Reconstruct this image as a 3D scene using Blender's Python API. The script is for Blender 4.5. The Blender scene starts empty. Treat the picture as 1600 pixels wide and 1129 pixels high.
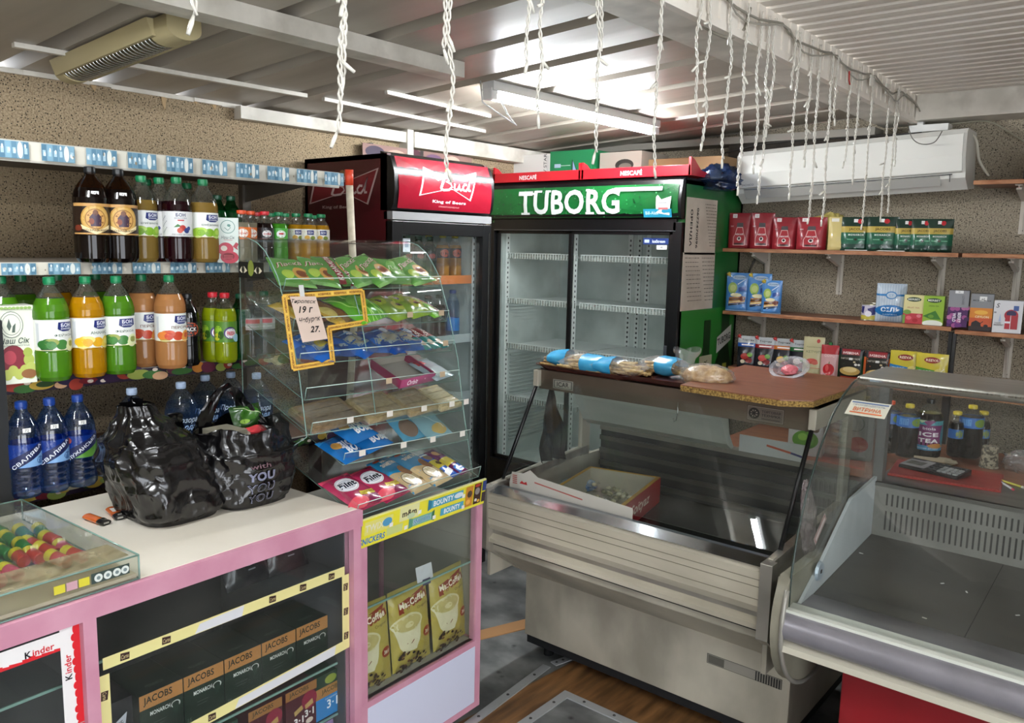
import bpy, bmesh, math, random
from math import sin, cos, pi, radians
from mathutils import Vector, Matrix, noise
from mathutils.geometry import tessellate_polygon

random.seed(7)
SC = bpy.context.scene
COL = SC.collection

# ------------------------------------------------------------------ camera
CR = ((0.7679914, 0.1072711, -0.6314128), (0.6400982, -0.0954165, 0.7623451), (0.0215304, -0.9896406, -0.1419431))
CAMH = 1.65
cd = bpy.data.cameras.new('camera')
cam = bpy.data.objects.new('camera', cd)
COL.objects.link(cam)
cd.sensor_width = 36
cd.lens = 36 * 1274.35 / 1600
cd.clip_start = 0.02
cam.matrix_world = Matrix(((CR[0][0], -CR[0][1], -CR[0][2], 0), (CR[1][0], -CR[1][1], -CR[1][2], 0),
                           (CR[2][0], -CR[2][1], -CR[2][2], CAMH), (0, 0, 0, 1)))
SC.camera = cam

# ------------------------------------------------------------------ world, lights, exposure
SC.view_settings.view_transform = 'Standard'
SC.view_settings.look = 'None'
SC.view_settings.gamma = 1
SC.view_settings.exposure = 1.2
SC.cycles.transparent_max_bounces = 40
SC.cycles.max_bounces = 10
SC.cycles.use_denoising = True
SC.cycles.sample_clamp_indirect = 6
world = bpy.data.worlds.new('world')
SC.world = world
world.use_nodes = True
bg = world.node_tree.nodes['Background']
bg.inputs[0].default_value = (0.90, 0.94, 1.0, 1)
bg.inputs[1].default_value = 2.6


# the pale daylight of the world enters by openings added in the unseen walls

# ------------------------------------------------------------------ helpers


def lin(h):
    if isinstance(h, (tuple, list)):
        return (h[0], h[1], h[2], 1)
    h = h.lstrip('#')
    if len(h) == 3:
        h = ''.join(c * 2 for c in h)
    o = []
    for i in (0, 2, 4):
        c = int(h[i:i + 2], 16) / 255
        o.append(c / 12.92 if c < 0.04045 else ((c + 0.055) / 1.055) ** 2.4)
    return (*o, 1)


MC = {}


def new_mat(name):
    m = bpy.data.materials.new(name)
    m.use_nodes = True
    nt = m.node_tree
    return m, nt, nt.nodes['Principled BSDF'], nt.nodes['Material Output']


def P(color, rough=0.5, metal=0.0, bump=0.0, scale=40.0, coat=0.0):
    """plain coloured surface, with a light bump when asked for"""
    key = (str(color), rough, metal, bump, scale, coat)
    if key in MC:
        return MC[key]
    m, nt, b, out = new_mat('surface')
    b.inputs['Base Color'].default_value = lin(color)
    b.inputs['Roughness'].default_value = rough
    b.inputs['Metallic'].default_value = metal
    if coat:
        b.inputs['Coat Weight'].default_value = coat
        b.inputs['Coat Roughness'].default_value = 0.06
    if bump:
        n = nt.nodes.new('ShaderNodeTexNoise')
        n.inputs['Scale'].default_value = scale
        n.inputs['Detail'].default_value = 4
        tc = nt.nodes.new('ShaderNodeTexCoord')
        nt.links.new(tc.outputs['Object'], n.inputs['Vector'])
        bp = nt.nodes.new('ShaderNodeBump')
        bp.inputs['Strength'].default_value = bump
        bp.inputs['Distance'].default_value = 0.004
        nt.links.new(n.outputs[0], bp.inputs['Height'])
        nt.links.new(bp.outputs[0], b.inputs['Normal'])
    MC[key] = m
    return m


def mottled(name, c1, c2, scale, rough=0.5, metal=0.0, stretch=(1, 1, 1), bump=0.2, dist=0.003, detail=6, lo=0.35, hi=0.65,
            speck=None, speck_scale=60, speck_size=0.12, c3=None, scale3=3, amt3=0.5, rough2=None):
    """two-colour noise surface with optional dark specks and large stains"""
    if name in MC:
        return MC[name]
    m, nt, b, out = new_mat(name)
    N, L = nt.nodes, nt.links
    tc = N.new('ShaderNodeTexCoord')
    mp = N.new('ShaderNodeMapping')
    mp.inputs['Scale'].default_value = stretch
    L.new(tc.outputs['Object'], mp.inputs[0])
    n = N.new('ShaderNodeTexNoise')
    n.inputs['Scale'].default_value = scale
    n.inputs['Detail'].default_value = detail
    L.new(mp.outputs[0], n.inputs['Vector'])
    cr = N.new('ShaderNodeValToRGB')
    cr.color_ramp.elements[0].position = lo
    cr.color_ramp.elements[1].position = hi
    cr.color_ramp.elements[0].color = lin(c1)
    cr.color_ramp.elements[1].color = lin(c2)
    L.new(n.outputs[0], cr.inputs[0])
    col = cr.outputs[0]
    if c3:
        n3 = N.new('ShaderNodeTexNoise')
        n3.inputs['Scale'].default_value = scale3
        n3.inputs['Detail'].default_value = 5
        L.new(mp.outputs[0], n3.inputs['Vector'])
        r3 = N.new('ShaderNodeValToRGB')
        r3.color_ramp.elements[0].position = 0.48
        r3.color_ramp.elements[1].position = 0.68
        L.new(n3.outputs[0], r3.inputs[0])
        ma = N.new('ShaderNodeMath')
        ma.operation = 'MULTIPLY'
        ma.inputs[1].default_value = amt3
        L.new(r3.outputs[0], ma.inputs[0])
        mx = N.new('ShaderNodeMix')
        mx.data_type = 'RGBA'
        L.new(ma.outputs[0], mx.inputs[0])
        L.new(col, mx.inputs[6])
        mx.inputs[7].default_value = lin(c3)
        col = mx.outputs[2]
    if speck:
        v = N.new('ShaderNodeTexVoronoi')
        v.inputs['Scale'].default_value = speck_scale
        L.new(tc.outputs['Object'], v.inputs['Vector'])
        r = N.new('ShaderNodeValToRGB')
        r.color_ramp.elements[0].position = speck_size
        r.color_ramp.elements[1].position = speck_size + 0.12
        r.color_ramp.elements[0].color = (1, 1, 1, 1)
        r.color_ramp.elements[1].color = (0, 0, 0, 1)
        L.new(v.outputs['Distance'], r.inputs[0])
        mx = N.new('ShaderNodeMix')
        mx.data_type = 'RGBA'
        L.new(r.outputs[0], mx.inputs[0])
        L.new(col, mx.inputs[6])
        mx.inputs[7].default_value = lin(speck)
        col = mx.outputs[2]
    L.new(col, b.inputs['Base Color'])
    b.inputs['Roughness'].default_value = rough
    b.inputs['Metallic'].default_value = metal
    if rough2 is not None:
        mr = N.new('ShaderNodeMapRange')
        mr.inputs[1].default_value = 0.3
        mr.inputs[2].default_value = 0.7
        mr.inputs[3].default_value = rough
        mr.inputs[4].default_value = rough2
        L.new(n.outputs[0], mr.inputs[0])
        L.new(mr.outputs[0], b.inputs['Roughness'])
    if bump:
        bp = N.new('ShaderNodeBump')
        bp.inputs['Strength'].default_value = bump
        bp.inputs['Distance'].default_value = dist
        L.new(n.outputs[0], bp.inputs['Height'])
        L.new(bp.outputs[0], b.inputs['Normal'])
    MC[name] = m
    return m


def glass(name, tint=(0.93, 0.97, 0.95), dirt=0.03, rough=0.015, ior=1.45, dirt_col='#cfcfc8', scale=6, boost=1.0):
    """thin clear sheet: lets light through, mirrors by Fresnel, a little grime"""
    if name in MC:
        return MC[name]
    m, nt, b, out = new_mat(name)
    N, L = nt.nodes, nt.links
    N.remove(b)
    t = N.new('ShaderNodeBsdfTransparent')
    t.inputs[0].default_value = (*tint, 1)
    g = N.new('ShaderNodeBsdfGlossy')
    g.inputs['Roughness'].default_value = rough
    lw = N.new('ShaderNodeLayerWeight')
    lw.inputs[0].default_value = 0.5
    pw = N.new('ShaderNodeMath')
    pw.operation = 'POWER'
    pw.inputs[1].default_value = 5
    L.new(lw.outputs['Facing'], pw.inputs[0])
    f0 = ((ior - 1) / (ior + 1)) ** 2 * boost
    ma = N.new('ShaderNodeMath')
    ma.operation = 'MULTIPLY_ADD'
    ma.use_clamp = True
    ma.inputs[1].default_value = 1 - f0
    ma.inputs[2].default_value = f0
    L.new(pw.outputs[0], ma.inputs[0])
    fac = ma.outputs[0]
    m1 = N.new('ShaderNodeMixShader')
    L.new(fac, m1.inputs[0])
    L.new(t.outputs[0], m1.inputs[1])
    L.new(g.outputs[0], m1.inputs[2])
    last = m1
    if dirt:
        d = N.new('ShaderNodeBsdfDiffuse')
        d.inputs[0].default_value = lin(dirt_col)
        tc = N.new('ShaderNodeTexCoord')
        n = N.new('ShaderNodeTexNoise')
        n.inputs['Scale'].default_value = scale
        n.inputs['Detail'].default_value = 6
        L.new(tc.outputs['Object'], n.inputs['Vector'])
        mr = N.new('ShaderNodeMapRange')
        mr.inputs[1].default_value = 0.35
        mr.inputs[2].default_value = 0.75
        mr.inputs[3].default_value = dirt * 0.3
        mr.inputs[4].default_value = dirt * 2.2
        L.new(n.outputs[0], mr.inputs[0])
        m2 = N.new('ShaderNodeMixShader')
        L.new(mr.outputs[0], m2.inputs[0])
        L.new(m1.outputs[0], m2.inputs[1])
        L.new(d.outputs[0], m2.inputs[2])
        last = m2
    L.new(last.outputs[0], out.inputs[0])
    MC[name] = m
    return m


def liquid(color, trans=0.35, tint=None):
    key = ('liquid', str(color), trans)
    if key in MC:
        return MC[key]
    m, nt, b, out = new_mat('drink')
    N, L = nt.nodes, nt.links
    b.inputs['Base Color'].default_value = lin(color)
    b.inputs['Roughness'].default_value = 0.07
    b.inputs['Coat Weight'].default_value = 0.6
    b.inputs['Coat Roughness'].default_value = 0.03
    tl = N.new('ShaderNodeBsdfTranslucent')
    tl.inputs[0].default_value = lin(color)
    tr = N.new('ShaderNodeBsdfTransparent')
    tr.inputs[0].default_value = lin(tint or color)
    m1 = N.new('ShaderNodeMixShader')
    m1.inputs[0].default_value = 0.4
    L.new(b.outputs[0], m1.inputs[1])
    L.new(tl.outputs[0], m1.inputs[2])
    m2 = N.new('ShaderNodeMixShader')
    m2.inputs[0].default_value = trans
    L.new(m1.outputs[0], m2.inputs[1])
    L.new(tr.outputs[0], m2.inputs[2])
    L.new(m2.outputs[0], out.inputs[0])
    MC[key] = m
    return m


def emit(color, strength):
    key = ('emit', str(color), strength)
    if key not in MC:
        m, nt, b, out = new_mat('light')
        b.inputs['Base Color'].default_value = lin(color)
        b.inputs['Emission Color'].default_value = lin(color)
        b.inputs['Emission Strength'].default_value = strength
        MC[key] = m
    return MC[key]


class MB:
    """collects faces with materials, builds one mesh object"""

    def __init__(s):
        s.v, s.f, s.m, s.sm, s.mats = [], [], [], [], []
        s.M = Matrix()

    def mi(s, mat):
        if mat not in s.mats:
            s.mats.append(mat)
        return s.mats.index(mat)

    def add(s, vs, fs, mat, smooth=False):
        o = len(s.v)
        M = s.M
        s.v += [tuple(M @ Vector(p)) for p in vs]
        k = s.mi(mat)
        for f in fs:
            s.f.append(tuple(i + o for i in f))
            s.m.append(k)
            s.sm.append(smooth)
        return s

    def box(s, a, b, mat):
        x0, y0, z0 = a
        x1, y1, z1 = b
        vs = [(x0, y0, z0), (x1, y0, z0), (x1, y1, z0), (x0, y1, z0), (x0, y0, z1), (x1, y0, z1), (x1, y1, z1), (x0, y1, z1)]
        return s.add(vs, [(0, 3, 2, 1), (4, 5, 6, 7), (0, 1, 5, 4), (1, 2, 6, 5), (2, 3, 7, 6), (3, 0, 4, 7)], mat)

    def prism(s, poly, axis, a, b, mat, smooth=False):
        """extrude a 2-D outline along an axis; outline in the other two axes (x,y,z order)"""
        def mk(p, t):
            return {'x': (t, p[0], p[1]), 'y': (p[0], t, p[1]), 'z': (p[0], p[1], t)}[axis]
        n = len(poly)
        vs = [mk(p, a) for p in poly] + [mk(p, b) for p in poly]
        fs = [tuple(range(n)), tuple(range(2 * n - 1, n - 1, -1))]
        s.add(vs, fs, mat)
        fs = [(i, (i + 1) % n, n + (i + 1) % n, n + i) for i in range(n)]
        return s.add(vs, fs, mat, smooth)

    def sheet(s, pts, axis, a, b, mat, th=0.004, smooth=True):
        """open 2-D polyline extruded along an axis as a plate of thickness th"""
        n = len(pts)
        nor = []
        for i in range(n):
            p, q = Vector(pts[max(0, i - 1)]), Vector(pts[min(n - 1, i + 1)])
            d = (q - p).normalized()
            nor.append(Vector((-d.y, d.x)) * th)
        poly = [tuple(p) for p in pts] + [(pts[i][0] + nor[i].x, pts[i][1] + nor[i].y) for i in range(n - 1, -1, -1)]
        def mk(p, t):
            return {'x': (t, p[0], p[1]), 'y': (p[0], t, p[1]), 'z': (p[0], p[1], t)}[axis]
        m = len(poly)
        vs = [mk(p, a) for p in poly] + [mk(p, b) for p in poly]
        side = [(i, (i + 1) % m, m + (i + 1) % m, m + i) for i in range(m)]
        s.add(vs, side, mat, smooth)
        caps = []
        for i in range(n - 1):
            caps.append((i, i + 1, m - 2 - i, m - 1 - i))
            caps.append((m + m - 1 - i, m + m - 2 - i, m + i + 1, m + i))
        return s.add(vs, caps, mat)

    def lathe(s, prof, mat, seg=20, c=(0, 0, 0), mats=None, sy=1.0):
        """prof: [(r, z)]; mats: material per segment (len-1)"""
        n = len(prof)
        vs = []
        for r, z in prof:
            for k in range(seg):
                t = 2 * pi * k / seg
                vs.append((c[0] + r * cos(t), c[1] + r * sin(t) * sy, c[2] + z))
        for i in range(n - 1):
            fs = [(i * seg + k, i * seg + (k + 1) % seg, (i + 1) * seg + (k + 1) % seg, (i + 1) * seg + k) for k in range(seg)]
            used = sorted({a for f in fs for a in f})
            mp = {a: j for j, a in enumerate(used)}
            s.add([vs[a] for a in used], [tuple(mp[a] for a in f) for f in fs], mats[i] if mats else mat, True)
        return s

    def disc(s, r, z, mat, seg=20, c=(0, 0)):
        vs = [(c[0] + r * cos(2 * pi * k / seg), c[1] + r * sin(2 * pi * k / seg), z) for k in range(seg)]
        return s.add(vs, [tuple(range(seg))], mat)

    def tube(s, pts, r, mat, seg=8, closed=False, caps=True):
        pts = [Vector(p) for p in pts]
        n = len(pts)
        rings = []
        up = None
        for i, p in enumerate(pts):
            d = (pts[(i + 1) % n] - pts[i - 1]) if closed else (pts[min(n - 1, i + 1)] - pts[max(0, i - 1)])
            if d.length < 1e-9:
                d = Vector((0, 0, 1))
            d.normalize()
            if up is None:
                up = Vector((0, 0, 1)) if abs(d.z) < 0.9 else Vector((1, 0, 0))
            a = d.cross(up)
            if a.length < 1e-6:
                a = d.cross(Vector((0.3, 1, 0.2)))
            a.normalize()
            b = a.cross(d)
            up = b
            rr = r[i] if isinstance(r, (list, tuple)) else r
            rings.append([tuple(p + (a * cos(2 * pi * k / seg) + b * sin(2 * pi * k / seg)) * rr) for k in range(seg)])
        vs = [q for rg in rings for q in rg]
        fs = []
        for i in range(n if closed else n - 1):
            j = (i + 1) % n
            for k in range(seg):
                fs.append((i * seg + k, i * seg + (k + 1) % seg, j * seg + (k + 1) % seg, j * seg + k))
        if caps and not closed:
            fs.append(tuple(range(seg - 1, -1, -1)))
            fs.append(tuple((n - 1) * seg + k for k in range(seg)))
        return s.add(vs, fs, mat, True)

    def grid(s, fn, nu, nv, mat, smooth=True, wrap=False):
        vs = []
        cu = nu if wrap else nu + 1
        for j in range(nv + 1):
            for i in range(cu):
                vs.append(tuple(fn(i / nu, j / nv)))
        fs = []
        for j in range(nv):
            for i in range(nu):
                i2 = (i + 1) % cu
                fs.append((j * cu + i, j * cu + i2, (j + 1) * cu + i2, (j + 1) * cu + i))
        return s.add(vs, fs, mat, smooth)

    def ball(s, c, r, mat, seg=12, rings=8):
        rx, ry, rz = r if isinstance(r, (tuple, list)) else (r, r, r)
        def fn(u, v):
            a, b = 2 * pi * u, pi * (v - 0.5)
            return (c[0] + rx * cos(a) * cos(b), c[1] + ry * sin(a) * cos(b), c[2] + rz * sin(b))
        return s.grid(fn, seg, rings, mat, True, True)

    def mesh(s, name):
        me = bpy.data.meshes.new(name)
        me.from_pydata(s.v, [], s.f)
        for mm in s.mats:
            me.materials.append(mm)
        me.polygons.foreach_set('material_index', s.m)
        me.polygons.foreach_set('use_smooth', s.sm)
        me.update()
        return me


def obj(name, mb, parent=None, label=None, cat=None, group=None, kind=None, loc=None, rz=None, bevel=0, mod=None):
    me = mb.mesh(name) if isinstance(mb, MB) else mb
    o = bpy.data.objects.new(name, me)
    COL.objects.link(o)
    if parent:
        o.parent = parent
    if loc is not None:
        o.location = loc
    if rz is not None:
        o.rotation_euler = (0, 0, rz) if not isinstance(rz, (tuple, list)) else rz
    if label:
        o['label'] = label
    if cat:
        o['category'] = cat
    if group:
        o['group'] = group
    if kind:
        o['kind'] = kind
    if bevel:
        b = o.modifiers.new('edge', 'BEVEL')
        b.width = bevel
        b.segments = 2
        b.limit_method = 'ANGLE'
        b.angle_limit = radians(50)
    return o


def thing(name, label, cat, loc=(0, 0, 0), rz=0, group=None):
    o = bpy.data.objects.new(name, None)
    COL.objects.link(o)
    o.empty_display_size = 0.05
    o.location = loc
    o.rotation_euler = (0, 0, rz) if not isinstance(rz, (tuple, list)) else rz
    o['label'] = label
    o['category'] = cat
    if group:
        o['group'] = group
    return o


def dup(root, loc, rz, label, group=None):
    def cp(o, par):
        c = o.copy()
        COL.objects.link(c)
        if par:
            c.parent = par
        for ch in KIDS.get(o.name, ()):
            cp(ch, c)
        return c
    KIDS = {}
    for o in root.children_recursive:
        KIDS.setdefault(o.parent.name, []).append(o)
    r = cp(root, None)
    r.location = loc
    r.rotation_euler = (0, 0, rz) if not isinstance(rz, (tuple, list)) else rz
    r['label'] = label
    if group:
        r['group'] = group
    return r


def at(px, py, x=None, y=None, z=None, P0=None, n=None):
    """the point of a real plane (a shelf top, a wall) that a spot of the photograph shows"""
    c = Vector((px - 800, py - 564.5, 1274.35))
    r = Vector([Vector(CR[k]).dot(c) for k in range(3)])
    C = Vector((0, 0, CAMH))
    if P0 is not None:
        t = (Vector(P0) - C).dot(Vector(n)) / r.dot(Vector(n))
    elif x is not None:
        t = x / r.x
    elif y is not None:
        t = y / r.y
    else:
        t = (z - CAMH) / r.z
    return C + r * t


# the pink counter and its glass show-case stand slightly askew: their own frame
GA = radians(2.4)
GO = Vector((-1.79, 2.02, 0))
GM = Matrix.Translation(GO) @ Matrix.Rotation(GA, 4, 'Z')
GX = Vector((cos(GA), sin(GA), 0))
GY = Vector((-sin(GA), cos(GA), 0))


def G(x, y, z):
    return GM @ Vector((x, y, z))


def gat(px, py, x=None, y=None, z=None):
    if x is not None:
        p = at(px, py, P0=G(x, 0, 0), n=GX)
    elif y is not None:
        p = at(px, py, P0=G(0, y, 0), n=GY)
    else:
        p = at(px, py, z=z)
    return GM.inverted() @ p


# ------------------------------------------------------------------ printed art
TXT = {}


def text2d(s, bold=0.0, shear=0.0, space=None):
    bold *= 0.7
    if space is None:
        space = 1 + 2.5 * bold
    key = (s, bold, shear, space)
    if key in TXT:
        return TXT[key]
    cu = bpy.data.curves.new('t', 'FONT')
    cu.body = s
    cu.offset = bold
    cu.shear = shear
    cu.space_character = space
    cu.resolution_u = 3
    cu.size = 1
    o = bpy.data.objects.new('t', cu)
    me = o.to_mesh()
    vs = [(v.co.x, v.co.y) for v in me.vertices]
    fs = [tuple(p.vertices) for p in me.polygons]
    o.to_mesh_clear()
    bpy.data.objects.remove(o)
    bpy.data.curves.remove(cu)
    if not vs:
        vs, fs = [(0, 0), (1, 0), (1, 1)], []
    x0, x1 = min(v[0] for v in vs), max(v[0] for v in vs)
    y0, y1 = min(v[1] for v in vs), max(v[1] for v in vs)
    h = (y1 - y0) or 1
    vs = [((x - (x0 + x1) / 2) / h, (y - (y0 + y1) / 2) / h) for x, y in vs]
    TXT[key] = (vs, fs, (x1 - x0) / h)
    return TXT[key]


def refine(vs, tris, maxlen):
    vs = list(vs)
    out = []
    stack = list(tris)
    while stack:
        a, b, c = stack.pop()
        A, B, Cc = vs[a], vs[b], vs[c]
        d = [((A[0] - B[0]) ** 2 + (A[1] - B[1]) ** 2, a, b, c), ((B[0] - Cc[0]) ** 2 + (B[1] - Cc[1]) ** 2, b, c, a),
             ((Cc[0] - A[0]) ** 2 + (Cc[1] - A[1]) ** 2, c, a, b)]
        l, p, q, r = max(d)
        if l > maxlen * maxlen:
            vs.append(((vs[p][0] + vs[q][0]) / 2, (vs[p][1] + vs[q][1]) / 2))
            k = len(vs) - 1
            stack += [(p, k, r), (k, q, r)]
        else:
            out.append((a, b, c))
    return vs, out


def circ(cx, cy, rx, ry, n=20, a0=0, a1=360):
    return [(cx + rx * cos(radians(a0 + (a1 - a0) * i / n)), cy + ry * sin(radians(a0 + (a1 - a0) * i / n))) for i in range(n if a1 - a0 >= 360 else n + 1)]


def ribbon(pts, w):
    """polygons of a stroked line"""
    res = []
    n = len(pts)
    L, R_ = [], []
    for i in range(n):
        p, q = pts[max(0, i - 1)], pts[min(n - 1, i + 1)]
        dx, dy = q[0] - p[0], q[1] - p[1]
        l = math.hypot(dx, dy) or 1
        ww = w[i] if isinstance(w, (list, tuple)) else w
        L.append((pts[i][0] - dy / l * ww / 2, pts[i][1] + dx / l * ww / 2))
        R_.append((pts[i][0] + dy / l * ww / 2, pts[i][1] - dx / l * ww / 2))
    for i in range(n - 1):
        res.append([L[i], R_[i], R_[i + 1], L[i + 1]])
    return res


def art(mb, S, W, H, items, rough=0.4, res=None, lift=0.0004, coat=0.0):
    """items are in units of the panel (0..1, 0..1); S(u, v, lift) maps metres on the panel to space"""
    for k, it in enumerate(items):
        kind = it[0]
        col = it[-1] if kind != 't' else it[5]
        m = col if not isinstance(col, (str, tuple)) else P(col, rough, coat=coat)
        polys = []
        if kind == 'r':
            x0, y0, x1, y1 = it[1:5]
            polys = [[(x0, y0), (x1, y0), (x1, y1), (x0, y1)]]
        elif kind == 'e':
            polys = [circ(it[1], it[2], it[3], it[4])]
        elif kind == 'p':
            polys = [it[1]]
        elif kind == 's':
            pts = [(x * W, y * H) for x, y in it[1]]
            wd = it[2]
            polys = [[(x / W, y / H) for x, y in pg] for pg in ribbon(pts, wd)]
        if kind == 't':
            opt = it[6] if len(it) > 6 else {}
            vs, fs, asp = text2d(it[1], opt.get('b', 0.0), opt.get('sh', 0.0), opt.get('sp'))
            h = it[4] * H
            wx = h
            if 'w' in opt and asp * h > 0:
                wx = opt['w'] * W / asp
            rot = radians(opt.get('rot', 0))
            cx, cy = it[2] * W, it[3] * H
            pv = []
            for x, y in vs:
                X, Y = x * wx, y * h
                pv.append((cx + X * cos(rot) - Y * sin(rot), cy + X * sin(rot) + Y * cos(rot)))
            tr = []
            for f in fs:
                for q in range(1, len(f) - 1):
                    tr.append((f[0], f[q], f[q + 1]))
            if res:
                pv, tr = refine(pv, tr, res)
            mb.add([S(x, y, lift * (k + 1)) for x, y in pv], tr, m, False)
            continue
        for pg in polys:
            pg = [(x * W, y * H) for x, y in pg]
            if len(pg) == 4 and not res:
                tr = [(0, 1, 2), (0, 2, 3)]
            else:
                tr = [tuple(t) for t in tessellate_polygon([[Vector((x, y, 0)) for x, y in pg]])]
            # keep a consistent winding
            o2 = []
            for a, b, c in tr:
                ar = (pg[b][0] - pg[a][0]) * (pg[c][1] - pg[a][1]) - (pg[c][0] - pg[a][0]) * (pg[b][1] - pg[a][1])
                o2.append((a, b, c) if ar > 0 else (a, c, b))
            pv = pg
            if res:
                pv, o2 = refine(pg, o2, res)
            mb.add([S(x, y, lift * (k + 1)) for x, y in pv], o2, m, True)


def flat(o, ex, ey, en=None):
    """a flat panel: origin o, unit vectors ex, ey"""
    o, ex, ey = Vector(o), Vector(ex).normalized(), Vector(ey).normalized()
    n = ex.cross(ey)
    return lambda u, v, l: tuple(o + ex * u + ey * v + n * l)


def cyl(r, z0, a0=0.0):
    """a label wrapped on a bottle of radius r, u measured from the front (-y side)"""
    def S(u, v, l):
        t = -pi / 2 + u / r + a0
        return ((r + l) * cos(t), (r + l) * sin(t), z0 + v)
    return S
# ------------------------------------------------------------------ shared materials
WALLM = mottled('roughcast', '#85735a', '#b8a587', 170, 0.95, bump=0.9, dist=0.007, speck='#1c170f', speck_scale=105, speck_size=0.17,
                c3='#a3906f', scale3=1.4, amt3=0.7)
WALLB = mottled('roughcast_grey', '#756b5b', '#b3a893', 170, 0.95, bump=0.8, dist=0.006, speck='#1c1914', speck_scale=105, speck_size=0.16,
                c3='#8a8172', scale3=1.4, amt3=0.6)
FLOORM = mottled('worn_floor', '#4a4c4c', '#7f8180', 5, 0.5, stretch=(1, 1.2, 1), bump=0.15, c3='#8b8d8a', scale3=5, amt3=0.5, speck='#1b1c1d',
                 speck_scale=9, speck_size=0.01)
CEILM = mottled('ceiling_paint', '#9a9184', '#aea699', 2.5, 0.38, stretch=(0.4, 3, 1), bump=0.03)
CEILR = mottled('ceiling_cream', '#e0d8cc', '#ece5da', 2.5, 0.45, stretch=(0.4, 3, 1), bump=0.03)
WHITE = mottled('old_white', '#c9c4b8', '#e6e1d6', 6, 0.5, bump=0.05, c3='#8f8778', scale3=9, amt3=0.35)
WOOD = mottled('laminate_brown', '#7e4a30', '#9c6040', 12, 0.42, stretch=(1, 9, 1), bump=0.05)
WOODX = mottled('laminate_brown_x', '#74432d', '#8a5438', 5, 0.38, stretch=(1.5, 14, 1), bump=0.04, c3='#5f3624', scale3=3, amt3=0.5)
CHIP = mottled('chipboard_edge', '#5b4018', '#a98a4a', 160, 0.9, bump=0.5)
STEEL = mottled('steel_brushed', '#a8a49a', '#c0bcb2', 5, 0.3, 0.75, (0.6, 6, 1), bump=0.05, rough2=0.45)
STEELD = mottled('steel_dirty', '#a9a393', '#c4bead', 3.5, 0.40, 0.3, (1, 1, 0.6), bump=0.05, c3='#7d786c', scale3=3.3, amt3=0.6, rough2=0.55)
ALU = mottled('alu_cream', '#bdb6a4', '#d3ccb9', 4, 0.4, 0.25, (0.4, 4, 1), bump=0.04, c3='#8c8574', scale3=6, amt3=0.35)
CHROME = P('#b8b8b6', 0.22, 1.0)
BLACK = P('#0b0c0e', 0.35)
BLACKM = P('#111316', 0.6)
DARK = P('#1d1f22', 0.5)
FRW = mottled('fridge_liner', '#b7c2bf', '#d0d9d6', 4, 0.4, bump=0.02, c3='#8e9894', scale3=5, amt3=0.4)
GREYP = P('#8f9290', 0.45)
PINK = mottled('pink_frame', '#c98aa0', '#d49aae', 9, 0.5, bump=0.03)
CREAM = mottled('counter_top', '#e5ddcd', '#efe8da', 3, 0.3, bump=0.01)
GL = glass('clear_glass', (0.975, 0.99, 0.985), 0.012)
GLD = glass('dirty_glass', (0.96, 0.98, 0.97), 0.014)
GLT = glass('dim_glass', (0.90, 0.92, 0.92), 0.02)
GEDGE = P('#7fa096', 0.15)
PET = glass('pet_clear', (0.88, 0.90, 0.89), 0.07, 0.06, 1.5, '#a8a89c', 8, 2.2)
WATERB = glass('pet_blue', (0.55, 0.70, 0.90), 0.06, 0.05, 1.5, '#2c5aa0', 8, 2.5)
WATERD = glass('pet_deep_blue', (0.48, 0.64, 0.88), 0.10, 0.05, 1.5, '#1c4a94', 8, 2.5)
FILM = glass('clear_film', (0.96, 0.97, 0.97), 0.06, 0.12, 1.5, '#ffffff', 30)


def structure(name, mb, label=None, **k):
    return obj(name, mb, kind='structure', **k)


# ------------------------------------------------------------------ room shell
XL, YB = -3.1, 4.2
b = MB()
b.add([(XL, -2.6, 0), (2.4, -2.6, 0), (2.4, YB, 0), (XL, YB, 0)], [(0, 1, 2, 3)], FLOORM)
structure('floor', b)
b = MB()
b.box((XL - 0.12, -2.6, 0), (XL, YB + 0.12, 2.19), WALLM)
structure('wall_left', b)
b = MB()
b.box((XL, YB, 0), (2.4, YB + 0.12, 2.34), WALLB)
structure('wall_back', b)
PLAIN = P('#b5ada0', 0.8)
b = MB()   # unseen side wall, its opening added to let daylight onto the counter fronts
b.box((2.4, 0.9, 0), (2.5, YB + 0.12, 2.42), PLAIN)
b.box((2.4, -2.6, 0), (2.5, -1.7, 2.42), PLAIN)
b.box((2.4, -1.7, 2.12), (2.5, 0.9, 2.42), PLAIN)
structure('wall_right', b)
b = MB()   # unseen wall behind the camera, added against glass glare, its opening placed for daylight
b.box((XL - 0.12, -2.7, 0), (0.5, -2.6, 2.42), PLAIN)
b.box((2.2, -2.7, 0), (2.5, -2.6, 2.42), PLAIN)
b.box((0.5, -2.7, 0), (2.2, -2.6, 0.5), PLAIN)
b.box((0.5, -2.7, 2.1), (2.2, -2.6, 2.42), PLAIN)
structure('wall_front', b)


def corrugated(x0, x1, y0, y1, z, pitch, ridge, depth, mat, sl=0.0, xr=0.0):
    m = MB()
    pts = []
    y = y0
    while y < y1:
        a = pitch - ridge
        for t, d in ((0, 0), (a * 0.5, -0.001), (a, 0), (a + ridge * 0.15, depth), (a + ridge * 0.8, depth)):
            if y + t < y1:
                pts.append((y + t, z + d))
        y += pitch
    pts.append((y1, z))
    vs = [(x0, p[0], p[1] + sl * (x0 - xr)) for p in pts] + [(x1, p[0], p[1] + sl * (x1 - xr)) for p in pts]
    n = len(pts)
    m.add(vs, [(i, n + i, n + i + 1, i + 1) for i in range(n - 1)], mat)
    m.add([(x0, y0, z + 0.12), (x1, y0, z + 0.12), (x1, y1, z + 0.12), (x0, y1, z + 0.12)], [(0, 1, 2, 3)], mat)
    return m


CSL, CZ0 = 0.055, 2.195


def cz(x):
    """height of the sloping sheet-metal ceiling"""
    return CZ0 + CSL * (x - XL)


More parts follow.
